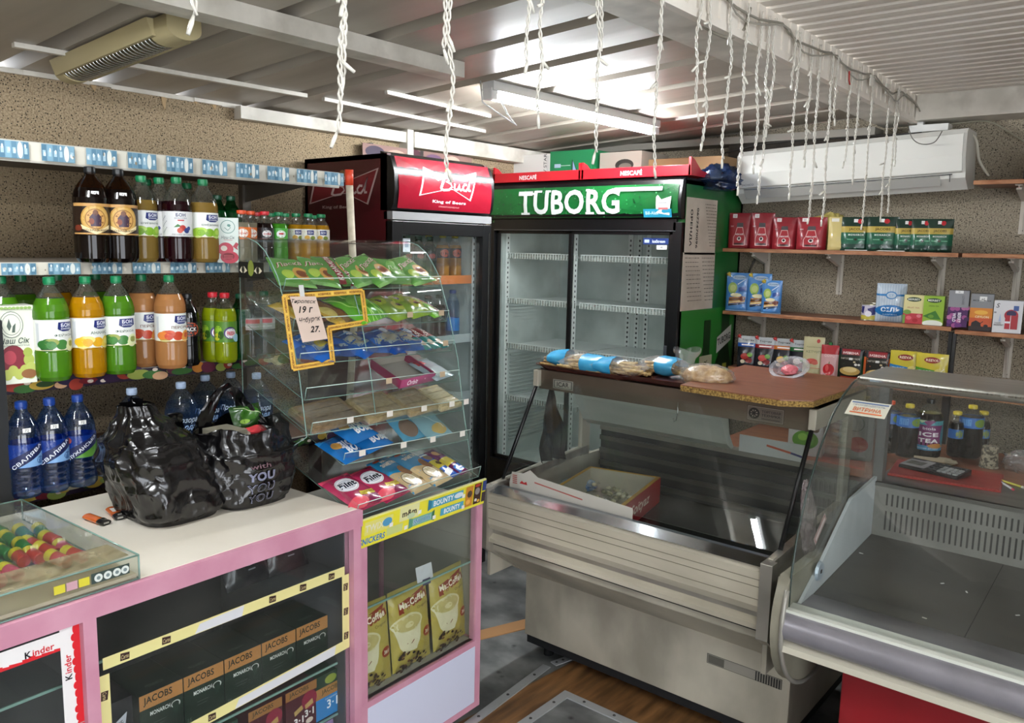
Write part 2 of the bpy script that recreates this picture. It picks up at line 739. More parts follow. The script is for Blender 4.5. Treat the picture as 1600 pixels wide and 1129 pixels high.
def on_ceiling(px, py):
    z = 2.25
    for _ in range(6):
        p = at(px, py, z=z)
        z = cz(p.x)
    return p


structure('ceiling', corrugated(XL - 0.12, -1.19, -2.6, YB, CZ0, 0.31, 0.075, 0.04, CEILM, CSL, XL))
structure('ceiling_1', corrugated(-1.05, 2.45, -2.6, YB, 2.345, 0.078, 0.026, 0.012, CEILR))

# boxed beam with ribbed cladding on the aisle side
b = MB()
b.box((-1.21, -2.6, 2.235), (-1.04, YB, 2.245), WHITE)
b.box((-1.21, -2.6, 2.245), (-1.19, YB, 2.33), WHITE)
y = -2.6
while y < YB:
    b.box((-1.05, y, 2.245), (-1.034, y + 0.045, 2.345), CEILR)
    b.box((-1.05, y + 0.045, 2.245), (-1.042, y + 0.06, 2.345), CEILR)
    y += 0.06
b.box((-1.055, -2.6, 2.225), (-1.03, YB, 2.247), CEILR)
structure('trim_1', b)
b = MB()
b.box((-1.03, 4.02, 2.235), (2.4, 4.2, 2.345), WHITE)
structure('trim_2', b)
b = MB()
b.box((XL, 4.06, 2.19), (-1.21, 4.2, 2.225), P('#8a857c', 0.7))
b.box((-1.95, 4.10, 2.05), (-1.03, 4.2, 2.19), mottled('dark_board', '#211c17', '#3b332b', 20, 0.9, bump=0.6))
structure('trim_3', b)
b = MB()   # white fascia board on the left wall
b.box((XL, 1.92, 2.135), (XL + 0.05, 2.83, 2.185), WHITE)
b.box((XL, 2.83, 2.05), (XL + 0.06, 2.87, 2.2), WHITE)
b.box((XL, 2.87, 2.115), (XL + 0.07, 4.06, 2.19), WHITE)
structure('trim_4', b)
b = MB()   # crumbling plaster edge under the ceiling
rr = random.Random(3)
y = -2.6
while y < 1.9:
    d = rr.uniform(0.05, 0.16)
    b.box((XL - 0.01, y, 2.185 - rr.uniform(0, 0.012)), (XL + 0.006 + rr.uniform(0, 0.008), y + d, 2.194), WHITE)
    y += d
for yy, hh in ((1.36, 0.04), (1.62, 0.07), (1.75, 0.03), (1.83, 0.04)):
    b.prism([(yy - 0.012, 2.19), (yy + 0.013, 2.19), (yy + 0.006, 2.19 - hh * 0.6), (yy + 0.003, 2.2 - hh), (yy - 0.006, 2.2 - hh * 0.7)],
            'x', XL, XL + 0.003, P('#b59a74', 0.9))
structure('trim_5', b)

# ceiling battens and strips
def batten(name, p, q, w, t, mat):
    d = (q - p)
    d.normalize()
    n = Vector((-d.y, d.x, 0)) * w / 2
    b = MB()
    vs = [p - n, p + n, q + n, q - n]
    b.add([tuple(v - Vector((0, 0, t))) for v in vs] + [tuple(v + Vector((0, 0, 0.001))) for v in vs], [(0, 3, 2, 1), (4, 5, 6, 7), (0, 1, 5, 4), (1, 2, 6, 5), (2, 3, 7, 6), (3, 0, 4, 7)], mat)
    structure(name, b)


pe = on_ceiling(712, 100)
batten('trim_6', Vector((pe.x, -1.2, cz(pe.x))), pe, 0.085, 0.05, WHITE)
batten('trim_7', on_ceiling(20, 66), on_ceiling(478, 147), 0.022, 0.014, WHITE)
batten('trim_8', on_ceiling(505, 152), on_ceiling(757, 203), 0.018, 0.014, WHITE)
batten('trim_9', on_ceiling(603, 141), on_ceiling(765, 179), 0.016, 0.014, WHITE)

# ------------------------------------------------------------------ floor coverings
b = MB()
VIN = mottled('vinyl_wood', '#5f4228', '#9a6f45', 3, 0.35, stretch=(9, 1.2, 1), bump=0.05, c3='#3b2c1e', scale3=2.2, amt3=0.5)
b.prism([(-1.84, 1.4), (-0.6, 1.4), (-0.6, 2.62), (-1.74, 2.62)], 'z', 0.0, 0.004, VIN)
obj('vinyl_offcut', b, label='wood-patterned vinyl sheet on the floor beside the stainless display case', cat='floor vinyl')
b = MB()
b.prism([(-2.3, 2.2), (-2.26, 2.12), (-2.05, 2.66), (-2.0, 2.86), (-2.07, 2.84)], 'z', 0.0, 0.004, P('#b98a5c', 0.5))
obj('vinyl_strip', b, label='narrow tan vinyl strip on the floor behind the pink show-case', cat='floor vinyl')


def screws(b, p, q, z, n):
    for i in range(n):
        t = (i + 0.5) / n
        b.lathe([(0.006, 0), (0.005, 0.002), (0, 0.002)], P('#555555', 0.4, 0.8), 8, (p[0] + (q[0] - p[0]) * t, p[1] + (q[1] - p[1]) * t, z))


def strip(name, p, q, w, label):
    d = (Vector(q) - Vector(p)).normalized() * w / 2
    nx, ny = -d.y, d.x
    b = MB()
    b.prism([(p[0] - nx, p[1] - ny), (p[0] + nx, p[1] + ny), (q[0] + nx, q[1] + ny), (q[0] - nx, q[1] - ny)], 'z', 0.004, 0.008, P('#b9bcbe', 0.35, 0.4))
    screws(b, p, q, 0.008, 5)
    obj(name, b, label=label, cat='threshold strip')


strip('threshold_strip', (-1.73, 1.55), (-1.80, 2.43), 0.035, 'long aluminium threshold strip on the floor where concrete meets vinyl')
strip('threshold_strip', (-1.79, 2.46), (-1.75, 2.62), 0.035, 'short aluminium threshold strip at the foot of the stainless case')
h = thing('floor_hatch', 'grey floor hatch framed with screwed aluminium strips', 'hatch', (-1.6, 1.55, 0.004))
b = MB()
b.box((0.0, -0.3, 0), (0.95, 0.74, 0.004), FLOORM)
obj('panel', b, h)
b = MB()
b.box((-0.035, -0.3, 0), (0.0, 0.775, 0.009), P('#b9bcbe', 0.35, 0.4))
b.box((-0.001, 0.74, 0), (0.95, 0.775, 0.009), P('#b9bcbe', 0.35, 0.4))
screws(b, (-0.017, -0.2), (-0.017, 0.75), 0.009, 7)
screws(b, (0.0, 0.757), (0.9, 0.757), 0.009, 7)
obj('frame', b, h)

# ------------------------------------------------------------------ lamps


def tube_lamp(x, y0, y1, z, label, strength, tilt=0.0):
    t = thing('tube_lamp', label, 'lamp', (x, y0, z), -tilt)
    L = y1 - y0
    b = MB()
    b.box((-0.03, 0.0, 0.012), (0.03, L, 0.045), P('#d8d8d6', 0.4))
    b.box((-0.022, -0.004, -0.02), (0.022, 0.03, 0.02), P('#e2e2e0', 0.4))
    b.box((-0.022, L - 0.03, -0.02), (0.022, L + 0.004, 0.02), P('#e2e2e0', 0.4))
    obj('housing', b, t)
    b = MB()
    b.tube([(0, 0.03, -0.006), (0, L - 0.03, -0.006)], 0.016, emit((0.93, 0.97, 1.0), strength), 12)
    obj('tube', b, t)
    return t


tube_lamp(-2.10, 2.36, 3.53, 2.205, 'glowing fluorescent tube lamp on the ceiling in front of the drinks fridges', 75, 0.03)
tube_lamp(-1.80, -0.35, 0.75, 2.22, 'fluorescent tube lamp over the shop counter', 66)
tube_lamp(0.35, 0.2, 1.4, 2.30, 'fluorescent tube lamp under the cream ribbed ceiling', 58)
b = MB()
b.tube([(-2.12, 2.34, 2.25), (-2.10, 2.33, 2.17), (-2.06, 2.42, 2.12), (-2.05, 2.47, 2.10), (-2.07, 2.44, 2.14), (-2.08, 2.40, 2.2), (-2.09, 2.39, 2.25)], 0.003, P('#d8d8d8'), 6)
obj('loose_wire', b, label='thin white wire loop dangling at the end of the glowing tube lamp', cat='wire')

# infrared heater
h = thing('infrared_heater', 'cream ceiling heater with curved chrome louvres', 'heater', (-2.54, 1.20, 2.218), (0, -0.055, 0))
HC = P('#b3a67e', 0.5)
b = MB()
b.prism([(-0.07, 0), (0.07, 0), (0.055, -0.045), (0.045, -0.045), (0.05, -0.012), (-0.05, -0.012), (-0.045, -0.045), (-0.055, -0.045)], 'x', -0.34, 0.30, HC)
obj('housing', b, h)
b = MB()
prof = [(-0.05, 0), (0.05, 0), (0.05, -0.03)] + [(0.05 * cos(radians(a)), -0.03 - 0.03 * sin(radians(a))) for a in range(15, 180, 15)] + [(-0.05, -0.03)]
b.prism(prof, 'x', -0.36, -0.31, HC, True)
obj('end_cap', b, h)
b = MB()
b.prism(prof, 'x', 0.27, 0.37, HC, True)
obj('end_cap', b, h)
b = MB()
b.box((-0.31, -0.045, -0.014), (0.27, 0.045, -0.012), CHROME)
for k in range(26):
    x = -0.30 + k * 0.022
    pts = [(x, 0.046 * cos(radians(a)), -0.03 - 0.026 * sin(radians(a))) for a in range(0, 181, 20)]
    b.tube(pts, 0.0028, P('#e6e6e2', 0.15, 1.0), 6)
obj('louvre', b, h)

# ------------------------------------------------------------------ left wall shelving
sh = thing('wall_shelving', 'long four-tier shop shelving along the rough plaster wall, holding bottles', 'shelving', (-3.1, 0.2, 0))
BLU = ['#3f7fa8', '#5b9cc0', '#2f6f98', '#78b4cf']


def bottle_band(n_items, seed):
    r = random.Random(seed)
    it = [('r', 0, 0, 1, 1, '#d3cec0')]
    per = 1.0 / n_items
    for i in range(n_items):
        x = i * per
        it.append(('r', x + per * 0.26, 0.04, x + per, 0.96, '#7a9db0'))
        for k in range(6):
            u = x + per * (0.265 + k * 0.122)
            if k == 4:
                it.append(('e', u + per * 0.055, 0.5, per * 0.058, 0.44, '#d8dcd6'))
            else:
                it.append(('r', u, 0.06, u + per * 0.105, 0.93, ['#5a8299', '#688fa6', '#4f7890', '#7ca3b8'][(k + i) % 4]))
                it.append(('r', u + per * 0.02, 0.30, u + per * 0.085, 0.62, '#a9c3cf'))
                it.append(('e', u + per * r.uniform(0.03, 0.08), r.uniform(0.4, 0.8), per * 0.02, 0.12, '#dfe8ea'))
        for q in range(2):
            it.append(('e', x + per * r.uniform(0.0, 1.0), r.uniform(0.3, 0.7), per * r.uniform(0.012, 0.035), r.uniform(0.05, 0.14), r.choice(['#8a7f68', '#e6e0d2', '#c9c2b2'])))
    return it


def fruit_band(n, seed):
    r = random.Random(seed)
    it = [('r', 0, 0, 1, 1, '#2b1c2e')]
    cols = ['#7a1f28', '#3a6a2f', '#b8742c', '#241a38', '#96a24a', '#c2a03e', '#5f2438', '#d0a37c', '#2e4a23', '#a33a2c', '#3c2448', '#c7b887']
    for i in range(n):
        x = (i + r.random()) / n
        it.append(('e', x, r.uniform(0.2, 0.8), r.uniform(0.5, 1.3) / n, r.uniform(0.25, 0.55), r.choice(cols)))
        if r.random() < 0.4:
            it.append(('e', x + 0.2 / n, r.uniform(0.3, 0.9), 0.3 / n, 0.15, '#e8d8c8'))
    return it


UND = P('#5b5044', 0.6)
ends = (1.78, 1.78, 1.78, 1.78)
zt = (1.90, 1.57, 1.24, 0.92)
for k in range(4):
    b = MB()
    b.box((0.02, 0.0, zt[k] - 0.03), (0.6, ends[k], zt[k] - 0.004), UND)
    b.box((0.585, 0.0, zt[k] - (0.055 if k == 0 else 0.034)), (0.6, ends[k], zt[k] + 0.002), P('#b9b4aa', 0.4))
    b.box((0.02, 0.0, zt[k] - 0.004), (0.584, ends[k], zt[k]), P('#8c8274', 0.6) if k < 2 else P('#6d4f3d', 0.5))
    obj('shelf', b, sh)
    b = MB()
    y0 = 0.0
    Wd, Hd = ends[k], (0.05 if k == 0 else 0.035)
    zb = zt[k] - (0.05 if k == 0 else 0.034)
    S = flat((0.6005, y0, zb), (0, 1, 0), (0, 0, 1))
    art(b, S, Wd, Hd, bottle_band(15, k) if k < 2 else fruit_band(60, k), 0.35, lift=0.0001)
    obj('price_strip', b, sh)
for yy in (0.06, 1.73):
    b = MB()
    b.box((0.0, yy, 0.0), (0.03, yy + 0.04, 1.895), P('#77726a', 0.4, 0.5))
    for z in zt:
        b.prism([(0.03, z - 0.03), (0.55, z - 0.03), (0.03, z - 0.10)], 'y', yy + 0.012, yy + 0.02, P('#77726a', 0.4, 0.5))
    obj('upright', b, sh)
b = MB()
b.box((0.0, 0.0, 0.0), (0.6, ends[0], 0.2), UND)
obj('plinth', b, sh)
b = MB()
b.box((0.02, 0.0, 0.5), (0.6, ends[0], 0.53), UND)
obj('shelf', b, sh)
# dark rack post close by on the left
b = MB()
b.box((-0.018, -0.03, 0), (0.018, 0.03, 1.42), BLACKM)
b.box((-0.018, -0.4, 1.38), (0.018, -0.03, 1.42), BLACKM)
b.box((-0.018, -0.4, 0.0), (0.018, -0.36, 1.42), BLACKM)
obj('rack_frame', b, label='black metal rack frame at the end of the bottle shelves', cat='rack', loc=(-2.455, 0.77, 0))

# ------------------------------------------------------------------ pink shop counter
ct = thing('shop_counter', 'shop counter with a cream top, pink edges and glass front', 'counter', GO, GA)
b = MB()
b.box((-0.67, -2.0, 0.865), (0.0, -0.565, 0.893), CREAM)
obj('countertop', b, ct, bevel=0.002)
b = MB()
b.box((0.0, -2.0, 0.845), (0.018, -0.562, 0.892), PINK)
b.box((-0.67, -0.565, 0.845), (0.0, -0.562, 0.89), PINK)
b.box((-0.67, -2.0, 0.845), (0.0, -0.57, 0.864), P('#9d9a94', 0.6))
obj('top_edging', b, ct)
for yy in (-0.597, -1.345, -1.98):
    b = MB()
    b.box((-0.02, yy, 0.0), (0.018, yy + 0.028, 0.845), PINK)
    obj('post', b, ct)
    b = MB()
    b.box((-0.66, yy, 0.0), (-0.63, yy + 0.028, 0.845), P('#7d7d7c', 0.5))
    obj('rear_post', b, ct)
b = MB()
b.box((-0.65, -1.98, 0.0), (-0.64, -0.57, 0.845), P('#2a2b2e', 0.7))
b.box((-0.65, -0.6, 0.0), (-0.02, -0.59, 0.845), P('#55575a', 0.6))
b.box((-0.65, -1.335, 0.0), (-0.02, -1.33, 0.845), P('#55575a', 0.6))
b.box((-0.65, -1.98, 0.05), (-0.0, -0.58, 0.07), P('#6b6c6e', 0.6))
obj('carcass', b, ct)
for z in (0.705, 0.42, 0.26):
    b = MB()
    b.box((-0.62 if z > 0.5 else -0.50, -1.31, z), (-0.05, -0.605, z + 0.006), GLD)
    b.box((-0.05, -1.31, z), (-0.046, -0.605, z + 0.006), GEDGE)
    obj('inner_shelf', b, ct)
    b = MB()
    b.box((-0.62, -1.975, z - 0.02), (-0.05, -1.35, z - 0.014), GLD)
    b.box((-0.05, -1.975, z - 0.02), (-0.046, -1.35, z - 0.014), GEDGE)
    obj('inner_shelf', b, ct)
b = MB()
b.box((-0.006, -1.317, 0.05), (-0.002, -0.597, 0.845), GL)
obj('front_glass', b, ct)
b = MB()
b.box((-0.006, -1.98, 0.05), (-0.002, -1.345, 0.845), GL)
obj('front_glass', b, ct)
# printed tape borders on the glass
YT, TBK = '#e9df9a', '#3a2320'


def logo_tape(b, p, q, w, n, torn=()):
    p, q = Vector(p), Vector(q)
    L = (q - p).length
    e = (q - p).normalized()
    up = Vector((0, -e.z, e.y))
    o = Vector((0.0004, p.x, p.y)) if False else p
    S = flat(p - up * w / 2, e, up)
    it = [('r', 0, 0, 1, 1, YT)]
    for a, c in torn:
        it.append(('p', [(a, 0.05), (c - 0.01, 0.0), (c, 0.95), (a + 0.02, 0.8)], '#dcdce0'))
    for i in range(n):
        u = (i + 0.5) / n
        if any(a < u < c for a, c in torn):
            continue
        hw = 0.011 / L
        it.append(('p', [(u - hw, 0.22), (u + hw * 0.9, 0.18), (u + hw, 0.75), (u - hw * 0.9, 0.85)], TBK))
        it.append(('t', 'Carte', u, 0.5, 0.34, '#d9c690', {'sh': 0.2, 'b': 0.01, 'w': 0.017 / L}))
    art(b, S, L, w, it, 0.4, lift=0.0002)


b = MB()
logo_tape(b, (-0.0008, -1.30, 0.725), (-0.0008, -0.615, 0.722), 0.028, 7, ((0.32, 0.52),))
logo_tape(b, (-0.0006, -1.30, 0.70), (-0.0006, -1.30, 0.12), 0.026, 6)
logo_tape(b, (-0.0006, -0.612, 0.71), (-0.0006, -0.612, 0.49), 0.026, 3)
logo_tape(b, (-0.0008, -1.29, 0.47), (-0.0008, -0.60, 0.50), 0.028, 7, ((0.45, 0.93),))
obj('logo_tape', b, ct, label='pale yellow tape border with small brown logos')
b = MB()


def kinder(b, p, q, w, us):
    p, q = Vector(p), Vector(q)
    L = (q - p).length
    e = (q - p).normalized()
    up = Vector((0, -e.z, e.y))
    it = [('r', 0, 0, 1, 1, '#f2f0ee')]
    n = int(L / 0.012)
    rr = random.Random(5)
    for i in range(n):
        h_ = 0.72 + rr.random() * 0.12
        it.append(('p', [(i / n, 1), ((i + 1.05) / n, 1), ((i + 1.05) / n, h_), (i / n, h_ + 0.04)], '#d8232c'))
    for u in us:
        it.append(('t', 'K', u - 0.023 / L, 0.42, 0.42, '#16141a', {'b': 0.03}))
        it.append(('t', 'inder', u + 0.008 / L, 0.42, 0.42, '#d8232c', {'b': 0.02}))
    art(b, flat(p - up * w / 2, e, up), L, w, it, 0.4, lift=0.00002)


# running along the top: red edge downwards
kinder(b, (-0.0006, -1.36, 0.812), (-0.0006, -1.97, 0.812), 0.04, ())
def kword(S, W, H, cx, cy, h, rot):
    """black K followed by red letters, centred on (cx, cy) in metres"""
    _, _, ak = text2d('K', 0.03)
    _, _, ai = text2d('inder', 0.02)
    g = 0.15 * h
    tot = (ak + ai) * h + g
    c, s_ = cos(radians(rot)), sin(radians(rot))
    k0 = -tot / 2 + ak * h / 2
    i0 = tot / 2 - ai * h / 2
    for txt, off, col, bo in (('K', k0, '#16141a', 0.03), ('inder', i0, '#d8232c', 0.02)):
        art(b, S, W, H, [('r', 2, 2, 2, 2, '#d8232c')] * 0 + [('t', txt, (cx + off * c) / W, (cy + off * s_) / H, h / H, col, {'b': bo, 'rot': rot})], 0.4, lift=0.0012)


Sh = flat((-0.0003, -1.97, 0.792), (0, 1, 0), (0, 0, 1))
kword(Sh, 0.61, 0.04, 0.545, 0.016, 0.014, 0)
kword(Sh, 0.61, 0.04, 0.25, 0.016, 0.014, 0)
# vertical strips beside the post
S0 = flat((-0.0003, -1.385, 0.12), (0, 1, 0), (0, 0, 1))
it = [('r', 0, 0, 1, 1, '#f2f0ee'), ('r', 0.7, 0, 1, 1, '#d8232c'), ('r', 0, 0.685, 1, 0.688, '#999999')]
for i in range(40):
    it.append(('e', 0.7, i / 40 + 0.01, 0.06 + 0.05 * (i % 3), 0.012, '#d8232c'))
art(b, S0, 0.04, 0.72, it, 0.4, lift=0.00002)
for vv in (0.63, 0.40, 0.2):
    kword(S0, 0.04, 0.72, 0.013, vv, 0.014, 90)
obj('red_white_tape', b, ct, label='red and white printed tape border')

# ------------------------------------------------------------------ pink glass show-case
sc = thing('glass_showcase', 'tall pink-framed glass show-case of sweets standing at the end of the counter', 'display case', GO, GA)
b = MB()
for (x, y) in ((-0.028, -0.557), (-0.028, -0.028), (-0.5, -0.557), (-0.5, -0.028)):
    b.box((x, y, 0.03), (x + 0.028, y + 0.028, 0.78), PINK)
for z0, z1 in ((0.03, 0.052), (0.262, 0.282)):
    b.box((-0.028, -0.557, z0), (0.0005, 0.0, z1), PINK)
    b.box((-0.5, -0.028, z0), (0.0, 0.0005, z1), PINK)
b.box((-0.5, -0.03, 0.76), (0.0, 0.0, 0.78), PINK)
obj('frame', b, sc)
b = MB()
b.box((-0.006, -0.53, 0.052), (0.001, -0.028, 0.262), P('#d6d9ee', 0.35))
obj('front_panel', b, sc, bevel=0.002)
b = MB()
b.box((-0.48, -0.012, 0.05), (-0.03, -0.004, 0.77), P('#9b988f', 0.6))
b.box((-0.49, -0.55, 0.05), (-0.482, -0.02, 0.77), P('#77756e', 0.6))
b.box((-0.48, -0.55, 0.27), (-0.012, -0.02, 0.282), P('#a8a59c', 0.5))
b.box((-0.48, -0.555, 0.05), (-0.03, -0.548, 0.77), P('#77756e', 0.6))
obj('carcass', b, sc)
b = MB()
b.box((-0.5, -0.565, 0.775), (0.0, 0.0, 0.785), P('#8b8880', 0.5))
b.box((-0.40, -0.55, 0.56), (-0.03, -0.02, 0.566), GLD)
b.box((-0.03, -0.55, 0.56), (-0.026, -0.02, 0.566), GEDGE)
obj('inner_shelf', b, sc)
b = MB()
b.box((-0.010, -0.53, 0.282), (-0.006, -0.028, 0.775), GLD)
obj('front_glass', b, sc)
# yellow sweet-bar strip
b = MB()
S = flat((0.004, -0.56, 0.772), (0, 1, 0), (0.12, 0, 1))
b.box((-0.006, -0.56, 0.772), (0.0036, 0.0, 0.776), P('#d8d8d0'))
b.prism([(-0.004, 0.772), (0.0035, 0.772), (0.0125, 0.862), (0.0085, 0.862)], 'y', -0.56, 0.0, P('#c9c9a0', 0.4))
YB_ = '#f0e53c'
it = [('r', 0, 0, 1, 1, YB_), ('r', 0, 0.95, 1, 1, '#f7f29a'),
      ('r', 0.02, 0.40, 0.22, 0.86, '#e9e07a'), ('t', 'TWIX', 0.09, 0.62, 0.24, '#e8e4c8', {'b': 0.03, 'w': 0.13}), ('e', 0.18, 0.64, 0.035, 0.15, '#5aa0c8'),
      ('t', 'SNICKERS', 0.08, 0.2, 0.22, '#2d79c0', {'b': 0.04, 'w': 0.18, 'sh': 0.1}), ('r', 0.18, 0.12, 0.30, 0.40, '#cfd88a'),
      ('r', 0.27, 0.46, 0.42, 0.96, '#e9e6a8'), ('t', 'm&m', 0.345, 0.70, 0.22, '#3a3022', {'b': 0.05, 'w': 0.11}), ('e', 0.36, 0.56, 0.03, 0.1, '#c9d9b0'),
      ('r', 0.36, 0.12, 0.53, 0.42, '#7fb7a0'), ('p', [(0.345, 0.08), (0.375, 0.12), (0.375, 0.42), (0.345, 0.46)], '#5f9a80'),
      ('p', [(0.53, 0.12), (0.55, 0.06), (0.55, 0.48), (0.53, 0.42)], '#2f6a4a'),
      ('t', 'SNICKERS', 0.45, 0.27, 0.18, '#e9f2f6', {'b': 0.05, 'w': 0.14}), ('t', 'SNICKERS', 0.45, 0.27, 0.16, '#2d79c0', {'b': 0.01, 'w': 0.135}),
      ('r', 0.50, 0.56, 0.79, 0.86, '#4fa3bf'), ('p', [(0.49, 0.5), (0.52, 0.56), (0.52, 0.86), (0.49, 0.92)], '#2f7f9a'),
      ('t', 'BOUNTY', 0.62, 0.71, 0.2, '#f4f6f6', {'b': 0.05, 'w': 0.17}), ('e', 0.75, 0.71, 0.04, 0.1, '#dfeaf0'),
      ('r', 0.60, 0.14, 0.80, 0.42, '#4fa3bf'), ('t', 'BOUNTY', 0.70, 0.28, 0.19, '#f4f6f6', {'b': 0.05, 'w': 0.14}),
      ('r', 0.815, 0.12, 0.88, 0.90, '#d08a2c'), ('e', 0.85, 0.6, 0.022, 0.14, '#4a3323'), ('e', 0.84, 0.3, 0.02, 0.1, '#f0b050'),
      ('r', 0.89, 0.12, 0.955, 0.92, '#3a1d18'), ('e', 0.92, 0.62, 0.022, 0.14, '#8f8a88'), ('e', 0.92, 0.85, 0.025, 0.06, '#c03a2c'),
      ('e', 0.91, 0.28, 0.012, 0.06, '#e9e2d8'), ('e', 0.935, 0.22, 0.012, 0.06, '#e9b24a'),
      ('r', 0.965, 0.56, 1.0, 0.95, '#2c3f7c'), ('r', 0.965, 0.12, 1.0, 0.5, '#3b2a33')]
for u, v in ((0.205, 0.5), (0.32, 0.2), (0.42, 0.6), (0.545, 0.2), (0.79, 0.62), (0.795, 0.18)):
    it.append(('r', u - 0.012, v - 0.07, u + 0.014, v + 0.07, '#f4f2ea'))
art(b, S, 0.56, 0.09, it, 0.3, lift=0.0001)
obj('advertising_strip', b, sc, label='yellow strip printed with chocolate bars')
# upper glass box
PROF = [(-0.40, 1.655), (-0.355, 1.652), (-0.31, 1.64), (-0.27, 1.615), (-0.24, 1.58), (-0.215, 1.545), (-0.20, 1.515)]
FRONT = [(-0.20, 1.51), (-0.165, 1.42), (-0.12, 1.26), (-0.09, 1.08), (-0.045, 0.87)]
SK = Matrix(((1, 0.13, 0, 0), (0, 0.9, 0, 0), (0, 0, 1, 0), (0, 0, 0, 1)))   # the glass box sits turned on its base


def SB():
    m = MB()
    m.M = SK.copy()
    return m


b = SB()
b.sheet(PROF, 'y', -0.67, 0.0, GL, -0.003)
obj('curved_top_glass', b, sc)
b = SB()
b.sheet(FRONT, 'y', -0.40, 0.0, GL, -0.003)
b.tube([(x + 0.003, -0.40, z) for x, z in FRONT[:4]], 0.0015, GEDGE, 5)
obj('front_glass', b, sc)
b = SB()
b.sheet(FRONT[:4], 'y', -0.67, -0.402, GL, -0.003)
obj('front_glass', b, sc)
for yy in (-0.67, -0.004):
    b = SB()
    poly = PROF + FRONT + [(-0.40, 0.90)]
    if yy < -0.3:
        poly = PROF + FRONT[:4] + [(-0.40, 0.90)]
    b.prism(poly, 'y', yy, yy + 0.004, GL)
    b.tube([(x, yy + 0.002, z) for x, z in poly], 0.0016, GEDGE, 5, closed=True)
    obj('side_glass', b, sc)
TR = [(-0.385, 1.585, -0.205, 1.50), (-0.385, 1.475, -0.165, 1.385), (-0.385, 1.385, -0.14, 1.285), (-0.385, 1.29, -0.115, 1.185), (-0.385, 1.20, -0.09, 1.085), (-0.36, 1.10, -0.06, 0.985), (-0.36, 0.99, -0.012, 0.865)]
for k, (x0, z0, x1, z1) in enumerate(TR):
    ya, yb = (-0.655, -0.01) if k < 5 else ((-0.56, -0.01))
    b = SB() if k < 6 else MB()
    d = Vector((x1 - x0, z1 - z0)).normalized()
    n_ = Vector((-d.y, d.x))
    b.prism([(x0, z0), (x1, z1), (x1 + n_.x * 0.03, z1 + n_.y * 0.04), (x1 + n_.x * 0.03 - 0.003, z1 + n_.y * 0.04), (x1 - 0.003, z1 + 0.003), (x0, z0 + 0.003)], 'y', ya, yb, GL)
    for yy in (ya, yb):
        b.prism([(x0, z0), (x1, z1), (x1 + n_.x * 0.03, z1 + n_.y * 0.04), (x0 + 0.02, z0 + 0.04)], 'y', yy - 0.001, yy + 0.001, GL)
        b.tube([(x0, yy, z0), (x1, yy, z1), (x1 + n_.x * 0.03, yy, z1 + n_.y * 0.04)], 0.0012, GEDGE, 5)
    b.tube([(x1, ya, z1), (x1, yb, z1)], 0.0014, GEDGE, 5)
    b.tube([(x1 + n_.x * 0.03, ya, z1 + n_.y * 0.04), (x1 + n_.x * 0.03, yb, z1 + n_.y * 0.04)], 0.0014, P('#c3d6ce', 0.15), 5)
    obj('tray', b, sc)
# blank price tags clipped to the tray lips
for (k, ys) in ((1, (-0.2, -0.055)), (2, (-0.06,)), (3, (-0.34, -0.1)), (4, (-0.52, -0.36, -0.21, -0.08, -0.01)), (5, (-0.5, -0.33, -0.2, -0.06))):
    x0, z0, x1, z1 = TR[k]
    for yy in ys:
        b = MB()
        b.box((0, -0.012, -0.006), (0.002, 0.012, 0.012), P('#c8b294' if k < 4 else '#e9e4da', 0.5))
        obj('price_tag', b, sc, loc=(x1 + 0.018 + 0.13 * yy, yy * 0.9, z1 + 0.028))
# НОВИНКА tape
b = MB()
TO = Vector((-0.168, 0, 1.51))
TU = Vector((0.19, 0, -0.98)).normalized()


TY = Vector((0.13, 0.9, 0)).normalized()


def tape_pt(px, py):
    c = G(TO.x, TO.y, TO.z)
    nl = TU.cross(TY)
    nw = GM.to_3x3() @ nl
    p = at(px, py, P0=c, n=nw)
    return GM.inverted() @ p


pts = [tape_pt(*p) for p in ((443, 464), (565, 455), (571, 503), (513, 513), (519, 565), (458, 575))]
for i in range(6):
    p, q = pts[i], pts[(i + 1) % 6]
    e = (q - p).normalized()
    nl = TY.cross(TU)
    if nl.x < 0:
        nl = -nl
    up = nl.cross(e)
    L = (q - p).length + 0.006
    n = max(1, round(L / 0.052))
    it = [('r', 0, 0, 1, 1, '#edc65a'), ('r', 0, 0, 1, 0.12, '#d8a23a'), ('r', 0, 0.88, 1, 1, '#d8a23a')]
    for k in range(n):
        it.append(('t', 'НОВИНКА!', (k + 0.5) / n, 0.5, 0.44, '#7a1c10', {'b': 0.04, 'w': 0.044 / L}))
    art(b, flat(p - up * 0.0085 + nl * (0.002 + 0.0005 * i) - e * 0.003, e, up), L, 0.017, it, 0.4, lift=0.0002)
obj('novelty_tape', b, sc, label='orange tape border stuck on the glass')
# watching-eyes sticker on the side glass
b = MB()
p = gat(374, 433, y=-0.606)
it = [('r', 0, 0, 1, 1, '#17150f'), ('e', 0.5, 0.62, 0.12, 0.5, '#7f8a3a'), ('p', [(0.05, 0.45), (0.13, 0.68), (0.24, 0.72), (0.36, 0.45), (0.24, 0.30), (0.12, 0.32)], '#d8cfb6'),
      ('p', [(0.63, 0.45), (0.75, 0.72), (0.86, 0.68), (0.95, 0.48), (0.86, 0.32), (0.74, 0.30)], '#d8cfb6'), ('e', 0.2, 0.52, 0.06, 0.22, '#3d3a2c'), ('e', 0.79, 0.52, 0.06, 0.22, '#3d3a2c'),
      ('e', 0.2, 0.52, 0.03, 0.1, '#0b0b0b'), ('e', 0.79, 0.52, 0.03, 0.1, '#0b0b0b')]
art(b, flat((p.x - 0.0, -0.6075, p.z), (1, 0, 0), (0, 0, 1)), 0.125, 0.048, it, 0.4)
obj('eyes_sticker', b, sc, label='small sticker printed with a pair of eyes')
